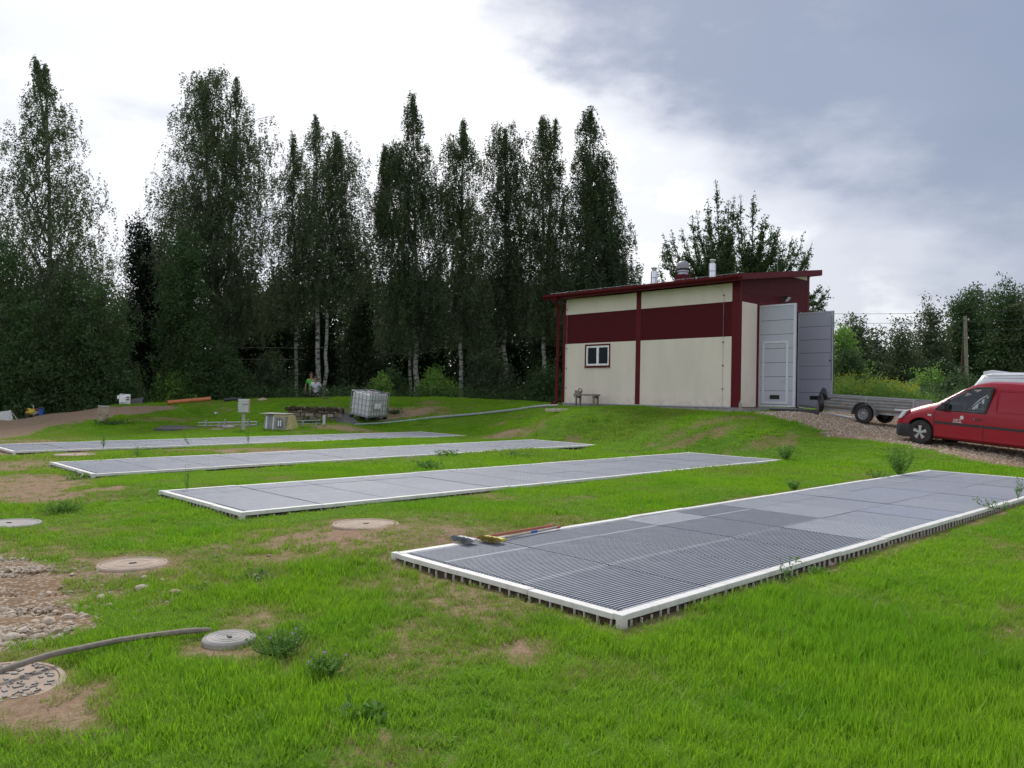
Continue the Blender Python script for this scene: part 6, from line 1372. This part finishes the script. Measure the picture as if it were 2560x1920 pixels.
# trees at the right
rt = [('maple_tree', 'yellow-green broad tree just right of the open grey door', 42, [(815, 2095, 2112), (840, 2085, 2128), (900, 2080, 2140), (920, 2080, 2170), (960, 2080, 2160), (1010, 2075, 2150)], 'leaf_bush', 900, .16),
      ('conifer_like_tree', 'pointed dull green tree behind the yellow-green one', 72, [(802, 2128, 2142), (830, 2118, 2158), (880, 2105, 2170), (960, 2095, 2185), (1000, 2090, 2190)], 'leaf_birch', 1100, .26),
      ('conifer_like_tree', 'small pointed tree left of the bright gap in the trees', 78, [(832, 2180, 2190), (860, 2170, 2200), (900, 2160, 2205), (1000, 2150, 2210)], 'leaf_birch_dark', 800, .26),
      ('birch_tree', 'rounded grey-green birch right of the bright gap', 68, [(818, 2250, 2262), (845, 2228, 2272), (900, 2215, 2290), (960, 2212, 2300), (1010, 2205, 2310)], 'leaf_birch', 1500, .22),
      ('birch_tree', 'pointed birch with ragged top where the wires enter the trees', 72, [(764, 2320, 2332), (790, 2308, 2345), (830, 2292, 2355), (880, 2272, 2370), (960, 2262, 2380), (1010, 2262, 2385)], 'leaf_birch', 1700, .24),
      ('aspen_tree', 'tall leafy tree left of the utility pole', 76, [(728, 2412, 2420), (745, 2395, 2430), (790, 2370, 2440), (860, 2350, 2440), (960, 2345, 2440), (1010, 2345, 2440)], 'leaf_green', 1900, .26),
      ('aspen_tree', 'pointed top of tall tree behind the utility pole', 78, [(712, 2438, 2446), (740, 2425, 2458), (780, 2415, 2475), (880, 2410, 2490), (1000, 2405, 2495)], 'leaf_birch_dark', 1700, .26),
      ('aspen_tree', 'highest broad tree near the right picture edge', 72, [(700, 2512, 2520), (722, 2490, 2540), (760, 2470, 2570), (840, 2460, 2590), (1000, 2450, 2600)], 'leaf_green', 2300, .25),
      ('aspen_tree', 'large tree cut off by the right picture edge', 70, [(735, 2555, 2590), (770, 2540, 2640), (860, 2530, 2660), (1000, 2520, 2660)], 'leaf_birch', 1900, .25),
      ('dark_tree', 'dark low tree in the shadow between the right-hand trees', 74, [(880, 2170, 2230), (920, 2160, 2260), (1010, 2150, 2290)], 'leaf_dark', 1100, .28),
      ('dark_tree', 'dark shaded tree behind the goldenrod', 64, [(915, 2300, 2360), (950, 2285, 2420), (1010, 2280, 2440)], 'leaf_dark', 1100, .26)]
for k, (nm, lb, d, ol, mt, n, sz) in enumerate(rt):
    xc = (ol[0][1] + ol[0][2]) / 2
    make_tree(nm, lb, d, ol, [[(xc, ol[0][0] + 10), (xc, 1010)]], n, 12, .5, sz, M[mt], bark='bark', seed=130 + k, gap=.36, gs=(.04, .025), jit=.3 if d > 50 else .16, r0=.16, branches=30, edge=8)
sh2 = [('elder_bush', 'leafy bush beside the open door edge, with pale shoots', 37.5, [(870, 2090, 2110), (905, 2090, 2175), (935, 2085, 2180), (990, 2080, 2200)], 'leaf_green', 700, .12),
       ('elder_bush', 'tall flowering bush above the goldenrod patch', 38, [(925, 2318, 2335), (945, 2290, 2345), (975, 2270, 2370), (1010, 2260, 2400)], 'leaf_bush', 700, .12),
       ('elder_bush', 'grey-green bush behind the red van bonnet', 37, [(942, 2385, 2410), (960, 2350, 2430), (1000, 2330, 2450)], 'leaf_green', 700, .12)]
for k, (nm, lb, d, ol, mt, n, sz) in enumerate(sh2):
    xc = (ol[0][1] + ol[0][2]) / 2
    make_tree(nm, lb, d, ol, [[(xc, ol[0][0] + 8), (xc, 1010)]], n, 13, .35, sz, M[mt], bark='bark', seed=160 + k, gap=.33, gs=(.05, .05), jit=.13, cat='bush', r0=.03, branches=14, edge=8, crown_name='foliage')
def herb_mass(name, label, px0, px1, ytop, d0, d1, n, size, mat, seed, topmat=None, frac=.12, hmin=.5):
    rng = np.random.default_rng(seed); px = rng.uniform(px0, px1, n); d = rng.uniform(d0, d1, n); X = ((px - 1280) / FPX) * d
    tp = ytop + (fbm(px * .025, d * .9, 1, 4, seed) - .5) * 85; zg = height(X, d); zt = EYE + (1015 - tp) * d / FPX; zt = zg + np.clip(zt - zg, hmin, 2.4) * rng.uniform(.8, 1.08, n)
    f = rng.uniform(0, 1, n) ** .6; P = np.stack([X, d, zg + (zt - zg) * f], 1)
    t_ = f > 1 - frac if topmat else np.zeros(n, bool)
    o = leaf_object(name, P[~t_], size, mat, None, None, -.8, rng, asp=.4); tag(o, label, 'wild plants', kind='stuff')
    if topmat: leaf_object('flower_tops', P[t_], size * .7, topmat, o, None, 0, rng)
    return o
herb_mass('goldenrod_patch', 'yellow-topped goldenrod thicket behind the grey trailer', 2085, 2300, 955, 31, 35, 17000, .11, M['leaf_bush'], 71, M['leaf_yellow'], .055)
herb_mass('tall_weeds', 'tall green weeds behind the bonnet of the red van', 2290, 2560, 978, 31.5, 36, 15000, .11, M['leaf_bush'], 72, M['leaf_green'], .2)
herb_mass('edge_weeds', 'rough grass and weeds growing along the foot of the wood', -100, 1420, 994, 39.5, 42.5, 22000, .10, M['leaf_green'], 73, hmin=.12)

# spiky cherry behind the roof
zc = lambda x, y: (1600 + x * .229, 420 + y * .229)
tips = [(830, 150), (740, 340), (620, 475), (570, 530), (460, 660), (345, 685), (260, 720), (240, 860), (310, 830), (200, 1060), (500, 760), (750, 480), (930, 440), (970, 360), (1025, 310), (1100, 300), (1240, 290), (1380, 520), (1440, 620), (1480, 740), (1490, 670), (1665, 740), (1790, 700), (1710, 760), (1810, 900), (1830, 980),
        (1840, 1060), (2060, 1330), (2030, 1470), (2020, 1540), (1980, 1290), (1460, 890), (1530, 930), (150, 1150), (600, 700), (1060, 450), (1340, 560), (900, 640), (1130, 640), (700, 850), (1000, 850), (1300, 850), (450, 950), (1250, 1050), (1500, 1080), (850, 1050), (640, 1060), (1100, 1000)]
rng = np.random.default_rng(77); dC = 38.5
b0 = U(1600 + 1000 * .229, 420 + 1500 * .229, dC); g0c = b0.copy(); g0c[2] = h1(b0[0], b0[1])
CH = thing('cherry_tree', 'spiky upright cherry tree rising behind the shed roof', 'tree', g0c)
roots = [U(*zc(900, 1350), dC), U(*zc(1220, 1320), dC + .4)]
tips += [(float(rng.normal(1000, 330)), float(rng.uniform(620, 1250))) for _ in range(34)]
segs = [([np.zeros(3), roots[0] - g0c - [0, 0, 1.2], roots[0] - g0c], [.16, .13, .09]), ([np.zeros(3), roots[1] - g0c - [0, 0, 1.4], roots[1] - g0c], [.14, .11, .08])]
LP = []
for (x, y) in tips:
    e = U(*zc(x, y), dC + rng.uniform(-1.3, 1.3)); r_ = roots[0] if x < 1030 else roots[1]
    n = 14; off = e - r_; sag = np.array([off[0] * .22, 0, -abs(off[0]) * .22])
    pts = [r_ + off * t_ + sag * math.sin(PI * t_) for t_ in np.linspace(0, 1, n)]
    segs.append(([p - g0c for p in pts], list(np.linspace(.05, .007, n))))
    Lb = np.linalg.norm(off); m = int(Lb * 55)
    tt = rng.uniform(.12, 1, m); q = np.stack([np.interp(tt, np.linspace(0, 1, n), np.array(pts)[:, j]) for j in range(3)], 1)
    LP.append(q + rng.normal(0, .10, (m, 3)) * (1.25 - tt[:, None] * .6))
    for _ in range(int(Lb * 5.5)):           # side shoots
        t_ = rng.uniform(.15, .9); p = np.array([np.interp(t_, np.linspace(0, 1, n), np.array(pts)[:, j]) for j in range(3)])
        dv = off / Lb + rng.normal(0, .75, 3); dv[2] = abs(dv[2]); dv /= np.linalg.norm(dv); l_ = rng.uniform(.35, .95) * (1.25 - t_)
        segs.append(([p - g0c, p + dv * l_ - g0c], [.01, .004])); s_ = rng.uniform(0, 1, (int(l_ * 70), 1)); LP.append(p + dv * l_ * s_ + rng.normal(0, .05, (len(s_), 3)))
tag(taper_mesh('branches', segs, M['bark'], CH, 5), kind='stuff')
leaf_object('crown', np.concatenate(LP) - g0c, .105, M['leaf_green'], CH, None, 0, rng)

# ================================================================== WEEDS AND SAPLINGS
def plant(name, label, g, H_, Wd, nst, leaf, per, mat, seed, cat='plant', lean=.3, flowers=0, asp=.5, upw=1.0, base_z=None):
    rng = np.random.default_rng(seed); o = thing(name, label, cat, g); segs = []; P = []; T = []
    for k in range(nst):
        a = rng.uniform(0, 2 * PI); r_ = Wd * rng.uniform(.1, 1) ; h = H_ * rng.uniform(.6, 1.0); e = np.array([math.cos(a) * r_, math.sin(a) * r_, h]); m = e * .5 + np.array([math.cos(a), math.sin(a), -.3]) * r_ * .22
        segs.append(([np.zeros(3), m, e], [.0028, .002, .001])); T.append(e)
        for _ in range(per):
            t_ = rng.uniform(.15, 1.03) ** .8; p = (1 - t_) ** 2 * 0 + 2 * t_ * (1 - t_) * m + t_ * t_ * e; P.append(p + rng.normal(0, leaf * .45, 3))
    taper_mesh('stems', segs, M['leaf_weed'], o, 4)
    leaf_object('foliage', np.array(P), leaf, mat, o, None, 0, rng, asp=asp, up=upw)
    if flowers:
        fm = MB()
        for q in range(flowers): e = T[rng.integers(len(T))] + rng.normal(0, .02, 3); fm.lathe([(.0, -.006), (.009, 0), (.0, .008)], 6, tuple(e))
        fm.build('flowers', M['flower'], o)
    return o
def at(px, py): return G(px, py)
plant('sapling_bush', 'round leafy sapling at the far right corner of the second grating bed', at(1966, 1152), .46, .26, 34, .052, 13, M['leaf_weed'], 1)
plant('sapling_bush', 'tall leafy sapling by the far edge of the nearest grating bed', at(2250, 1192), .66, .30, 40, .055, 15, M['leaf_weed'], 2)
plant('sapling_bush', 'low straggling shoots left of the tall sapling on the bed edge', at(2195, 1196), .17, .36, 18, .05, 9, M['leaf_weed'], 3)
plant('weed', 'small dark leafy weed behind the nearest bed, midway along its far rim', at(1985, 1226), .17, .12, 14, .04, 16, M['leaf_weed'], 4)
plant('thistle', 'upright thin weed growing through the near rim of the nearest bed', bedp(0, 10.2, .02), .34, .06, 4, .05, 22, M['leaf_weed'], 5, asp=.3)
plant('weed', 'sprawling weed along the near rim left of the thin upright one', bedp(0, 8.6, -.05), .14, .28, 12, .035, 9, M['leaf_weed'], 6)
plant('weed', 'tall thin weed against the ribs near the front corner of the nearest bed', bedp(0, 2.2, -.12, -.14), .30, .12, 6, .04, 12, M['leaf_weed'], 7, asp=.35)
plant('weed', 'broad-leaved plant at the foot of the ribs right of the thin weed', bedp(0, 2.75, -.15, -.14), .15, .11, 9, .05, 8, M['leaf_weed'], 8)
plant('leafy_weed', 'feathery weed bush right beside the small grey well cover', at(705, 1640), .16, .24, 56, .024, 26, M['leaf_weed'], 9, asp=.3, flowers=4)
plant('leafy_weed', 'blue-green leafy weed in the foreground grass below the feathery one', at(815, 1690), .12, .19, 34, .028, 14, M['leaf_weed'], 10, asp=.45, flowers=5)
plant('dandelion_rosette', 'flat blue-green leaf rosette in the foreground, left of centre', at(915, 1792), .06, .16, 16, .065, 4, M['leaf_weed'], 11)
plant('dandelion_rosette', 'small leaf rosette on bare ground right of the stones', at(500, 1478), .05, .14, 12, .05, 4, M['leaf_weed'], 12)
plant('dandelion_rosette', 'leaf patch in thin turf right of the sandy manhole cover', at(640, 1446), .06, .22, 18, .05, 5, M['leaf_weed'], 13)
plant('weed', 'twiggy weed leaning over the far bed near its left end', bedp(3, 2.1, .3), .48, .2, 7, .06, 10, M['leaf_weed'], 14, asp=.3)
plant('weed', 'twiggy weed standing at the third post from the left of the farthest bed', bedp(3, 4.3, .2), .45, .22, 7, .05, 9, M['leaf_weed'], 15, asp=.3)
plant('weed', 'slim weed rising between the two farthest beds', bedp(3, 6.0, .1), .55, .12, 6, .06, 12, M['leaf_weed'], 16, asp=.3)
plant('weed', 'spiky grass clump in front of the slim weed between the farthest beds', bedp(2, 1.9, 3.1, -.05), .28, .25, 16, .08, 7, M['leaf_weed'], 17, asp=.2)
plant('weed', 'dark clump by the left corner of the third bed', bedp(2, -.2, .2, -.1), .14, .3, 14, .06, 8, M['leaf_weed'], 18)
plant('weed', 'thin dry weed stem in the turf between the third and second beds', at(468, 1226), .42, .10, 5, .05, 8, M['leaf_weed'], 19, asp=.3)
plant('broad_leaf_weeds', 'broad dark leaves against the near rim of the third bed', at(1290, 1143), .10, .5, 26, .08, 7, M['leaf_weed'], 20)
plant('broad_leaf_weeds', 'row of leafy weeds along the third bed rim beside the grass tufts', bedp(2, 8.3, -.15, -.08), .16, .45, 24, .08, 7, M['leaf_weed'], 21)
plant('broad_leaf_weeds', 'leafy cluster in the grass between the second and third beds', at(1075, 1171), .15, .35, 22, .09, 6, M['leaf_weed'], 22)
plant('grass_clump', 'dark clump of long grass in the left lawn', at(152, 1284), .16, .34, 60, .11, 5, M['leaf_weed'], 23, asp=.12)
plant('nettle_patch', 'dark leafy weeds growing at the foot of the old stone wall', at(775, 1058), .20, .8, 60, .08, 8, M['leaf_green'], 24)
plant('nettle_patch', 'leafy weeds on the slope right of the caged tank', at(985, 1034), .20, .6, 40, .08, 8, M['leaf_green'], 25)
plant('rough_weeds', 'rough leafy weeds right of the dirt track, around the concrete block', at(290, 1062), .16, .9, 70, .08, 7, M['leaf_green'], 26)

# ================================================================== STONES
def rock_mesh(seed, sub=1):
    bm = bmesh.new(); bmesh.ops.create_icosphere(bm, subdivisions=sub, radius=1); r_ = random.Random(seed)
    a = [Vector((r_.gauss(0, 1), r_.gauss(0, 1), r_.gauss(0, 1))).normalized() for _ in range(5)]; c = [r_.uniform(.45, .85) for _ in a]
    for v in bm.verts:
        for n_, d_ in zip(a, c):
            e = v.co.dot(n_)
            if e > d_: v.co -= n_ * (e - d_) * .9
        v.co.z *= .62; v.co *= r_.uniform(.93, 1.07)
    me = bpy.data.meshes.new('rock'); bm.to_mesh(me); bm.free(); me.polygons.foreach_set('use_smooth', [True] * len(me.polygons)); me.set_sharp_from_angle(angle=rad(32)); return me
t = NT('loose_limestone'); ri = t.node('ShaderNodeObjectInfo').outputs['Random']; nn = t.noise(3, 5, .6)
cc = t.mix(ri, (.48, .37, .26), (.76, .67, .55)); cc = t.mix(t.ramp(nn, .5, .7, 0, .6), cc, (.42, .27, .15)); t.bsdf(cc, .92, 0, t.bump(t.noise(8, 4, .6), .5, .05)); M['rock'] = t.mat
RK = [rock_mesh(k, 2) for k in range(7)]
for m in RK: m.materials.append(M['rock'])
big_st = [(355, 1476, .075), (360, 1448, .05), (405, 1455, .045), (437, 1487, .07), (254, 1500, .07), (410, 1485, .04), (398, 1496, .035), (275, 1516, .04), (170, 1550, .07), (120, 1560, .075), (100, 1574, .06), (140, 1585, .07), (60, 1582, .07), (210, 1545, .05), (88, 1560, .05), (30, 1600, .07), (180, 1440, .04), (306, 1376, .03),
          (2078, 1413, .055), (120, 1486, .045), (540, 1392, .03), (618, 1479, .03), (672, 1391, .03)]
for k, (px, py, r_) in enumerate(big_st):
    g = G(px, py); o = link('stone', RK[k % 7], None, (g[0], g[1], g[2] + r_ * .25), k * 1.3); r_ *= .78; o.scale = (r_, r_ * .8, r_ * .85)
    tag(o, 'pale limestone chunk lying at the edge of the gravel heap' if k not in (17, 18) else ('single pale stone in the grass behind the sandy cover' if k == 17 else 'brown stone lying against the near rim of the nearest bed'), 'stone', 'loose limestone chunks' if k not in (17, 18) else None)

# ================================================================== SCATTER
def scatter(name, P, rot, scl, protos, attrs, label=None):
    me = bpy.data.meshes.new(name); N = len(P); me.vertices.add(N); me.vertices.foreach_set('co', np.ascontiguousarray(P, np.float32).ravel()); me.update()
    def add(nm, ty, data, key): a = me.attributes.new(nm, ty, 'POINT'); a.data.foreach_set(key, np.ascontiguousarray(data, np.float32).ravel())
    add('rot', 'FLOAT_VECTOR', rot, 'vector'); add('scl', 'FLOAT_VECTOR', scl, 'vector')
    for k, v in attrs.items(): add(k, 'FLOAT', v, 'value')
    a = me.attributes.new('idx', 'INT', 'POINT'); a.data.foreach_set('value', RNG.integers(0, len(protos), N).astype(np.int32))
    o = bpy.data.objects.new(name, me); C.objects.link(o); col_ = bpy.data.collections.new(name + '_kinds')
    for p in protos: col_.objects.link(p)
    ng = bpy.data.node_groups.new(name, 'GeometryNodeTree'); ng.interface.new_socket('Geometry', in_out='INPUT', socket_type='NodeSocketGeometry'); ng.interface.new_socket('Geometry', in_out='OUTPUT', socket_type='NodeSocketGeometry')
    n, l = ng.nodes, ng.links; gi = n.new('NodeGroupInput'); go = n.new('NodeGroupOutput'); ci = n.new('GeometryNodeCollectionInfo'); ci.inputs['Collection'].default_value = col_; ci.inputs['Separate Children'].default_value = True; ci.inputs['Reset Children'].default_value = True
    ip = n.new('GeometryNodeInstanceOnPoints'); ip.inputs['Pick Instance'].default_value = True; mp = n.new('GeometryNodeMeshToPoints'); l.new(gi.outputs[0], mp.inputs[0])
    l.new(mp.outputs[0], ip.inputs['Points']); l.new(ci.outputs[0], ip.inputs['Instance'])
    def na(nm, ty): q = n.new('GeometryNodeInputNamedAttribute'); q.data_type = ty; q.inputs['Name'].default_value = nm; return q.outputs['Attribute']
    l.new(na('idx', 'INT'), ip.inputs['Instance Index']); l.new(na('rot', 'FLOAT_VECTOR'), ip.inputs['Rotation']); l.new(na('scl', 'FLOAT_VECTOR'), ip.inputs['Scale']); l.new(ip.outputs[0], go.inputs[0])
    md = o.modifiers.new('scatter', 'NODES'); md.node_group = ng; tag(o, kind='stuff')
    if label: tag(o, label)
    return o
def proto_mesh(name, V, F, tint, mat):
    me = bpy.data.meshes.new(name); me.from_pydata([tuple(v) for v in V], [], F); me.materials.append(mat); a = me.attributes.new('tint', 'FLOAT', 'FACE'); a.data.foreach_set('value', np.array(tint, np.float32)); me.update()
    return bpy.data.objects.new(name, me)
def tuft(seed, nb, R_, hgt, wid, bend=.5):
    r_ = random.Random(seed); V = []; F = []; T = []
    for k in range(nb):
        a = r_.uniform(0, 2 * PI); q = R_ * math.sqrt(r_.random()); bx_, by_ = q * math.cos(a), q * math.sin(a); d = r_.uniform(0, 2 * PI); h = hgt * r_.uniform(.45, 1.1); w = wid * r_.uniform(.7, 1.3)
        fx, fy = math.cos(d), math.sin(d); sx, sy = -fy * w / 2, fx * w / 2; bn = bend * h * r_.uniform(.15, 1.0); i = len(V)
        for (u_, ww) in ((0, .9), (.5, 1.0), (.85, .6)):
            o_ = bn * u_ * u_; z = h * u_ * (1 - .12 * u_); V += [(bx_ + fx * o_ - sx * ww, by_ + fy * o_ - sy * ww, z - .006), (bx_ + fx * o_ + sx * ww, by_ + fy * o_ + sy * ww, z - .006)]
        V.append((bx_ + fx * bn, by_ + fy * bn, h * .9)); F += [(i, i + 1, i + 3, i + 2), (i + 2, i + 3, i + 5, i + 4), (i + 4, i + 5, i + 6)]; t_ = r_.random(); T += [t_ * .7, t_, t_]
    return proto_mesh('tuft', V, F, T, M['grass'])
near_p = [tuft(k, 16, .055, .105, .0042, .55) for k in range(6)]
mid_p = [tuft(20 + k, 20, .085, .085, .0065, .5) for k in range(5)]
far_p = [tuft(40 + k, 34, .20, .075, .014, .5) for k in range(4)]
coarse_p = [tuft(60 + k, 9, .045, .17, .0065, .8) for k in range(4)]
def grass_zone(name, y0, y1, dens, protos, ksc, coarse=False):
    rng = np.random.default_rng(int(y0 * 10) + (9 if coarse else 3)); A = .82 * (y1 ** 2 - y0 ** 2) + 4 * (y1 - y0); n = int(A * dens)
    y = np.sqrt(rng.uniform(y0 ** 2, y1 ** 2, n)); x = rng.uniform(-1, 1, n) * (.82 * y + 1.6)
    bare, grav, trk = masks(x, y); ok = rng.random(n) > np.clip(bare * 1.15 - .18, 0, .93); ok &= rng.random(n) > np.clip(grav * 1.2, 0, 1); ok &= rng.random(n) > np.clip(trk * 1.3, 0, .99)
    for b in BEDS:
        u, v, lu, lv = bed_uv(b, x, y); ok &= ~((u > -.03) & (u < lu + .03) & (v > -.03) & (v < lv + .03))
    a_, b_ = bl_uv(x, y); ok &= ~((a_ > -.65) & (a_ < BG + .3) & (b_ > -.5) & (b_ < BL + .6))
    for px, py, r_ in ((332, 1411, .33), (-12, 1716, .37), (573, 1606, .185), (915, 1313, .40), (22, 1311, .36), (187, 1140, .43)):
        g = G(px, py); ok &= (x - g[0]) ** 2 + (y - g[1]) ** 2 > r_ ** 2
    x, y, bare = x[ok], y[ok], bare[ok]; n = len(x); z = height(x, y)
    L1 = fbm(x, y, .9, 4, 51); L2 = fbm(x, y, .23, 3, 61); L3 = fbm(x, y, 3.2, 3, 71)
    lush = sstep(.38, .62, L1 * .6 + L2 * .25 + L3 * .15)
    right = sstep(-1.0, 2.5, x + (6 - y) * .25) * sstep(14, 8, y)
    h = ksc * (.42 + .50 * lush + .28 * right) * (1 - .55 * np.clip(bare, 0, 1)) * rng.uniform(.75, 1.2, n)
    cool = sstep(.45, .70, fbm(x, y, 1.4, 3, 81))
    dry = np.clip(bare * .9 + .55 * sstep(.50, .72, L2) + .25 * (1 - lush) * (1 - right) - .05 + rng.normal(0, .10, n), 0, 1)
    rnd = np.clip(1 - cool * .8 + rng.normal(0, .18, n), 0, 1)
    w = rng.uniform(.8, 1.2, n); rot = np.stack([rng.normal(0, .10, n), rng.normal(0, .10, n), rng.uniform(0, 6.28, n)], 1)
    if coarse: dry = np.clip(rng.choice([0, .2, .9, 1.0], n, p=[.5, .25, .15, .10]), 0, 1); rnd = np.clip(rnd * .5, 0, 1)
    scatter(name, np.stack([x, y, z], 1), rot, np.stack([w, w, h], 1), protos, dict(dry=dry, rnd=rnd)); return n
NG = [grass_zone('grass', 2.0, 7.5, 430, near_p, 1.0), grass_zone('grass', 7.5, 16, 235, mid_p, .95), grass_zone('grass', 16, 42, 66, far_p, .95), grass_zone('grass', 2, 13, 22, coarse_p, .95, True)]
print('grass tufts', NG)
# gravel
rng = np.random.default_rng(5)
gp = [bpy.data.objects.new('pebble', m) for m in [rock_mesh(20 + k, 1) for k in range(6)]]
for p in gp: p.data.materials.append(M['rock'])
def gravel(name, poly, n, smin, smax, off=0., pw=2.6, label=None, gapn=None):
    P = np.array([p[:2] for p in poly]); lo, hi = P.min(0), P.max(0); x = rng.uniform(lo[0], hi[0], n * 4); y = rng.uniform(lo[1], hi[1], n * 4)
    ok = (np.abs(x) < .72 * y + 1) & (poly_mask(x + rng.normal(0, off, len(x)), y + rng.normal(0, off, len(x)), poly, .03) > .5)
    if gapn is not None: ok &= fbm(x * .35, y * 1.1, gapn, 3, 7) + rng.normal(0, .05, len(x)) > .47
    x, y = x[ok][:n], y[ok][:n]; m = len(x); s_ = smin + (smax - smin) * rng.uniform(0, 1, m) ** pw
    z = height(x, y) + s_ * .15; rot = rng.uniform(0, 6.28, (m, 3)) * np.array([.12, .12, 1]); k = rng.uniform(.7, 1.2, (m, 3)) * s_[:, None]
    scatter(name, np.stack([x, y, z], 1), rot, k, gp, {}, label)
GLx = [tuple(p) for p in GRAV_L]
gravel('gravel', GLx, 17000, .007, .030, .10, 2.0, 'pale limestone gravel with wheel ruts at the left edge', gapn=1.6)
spill = [G(px, py)[:2] for px, py in ((190, 1400), (240, 1420), (330, 1440), (450, 1490), (460, 1515), (300, 1530), (200, 1560), (150, 1500))]
gravel('gravel', spill, 520, .007, .028, .06, 2.0, 'scattered pale pebbles in the thin grass beside the gravel')
gravel('gravel', [p for p in DRIVE], 48000, .012, .040, .12, 1.8, 'pale crushed stone covering the sloping drive by the vans')
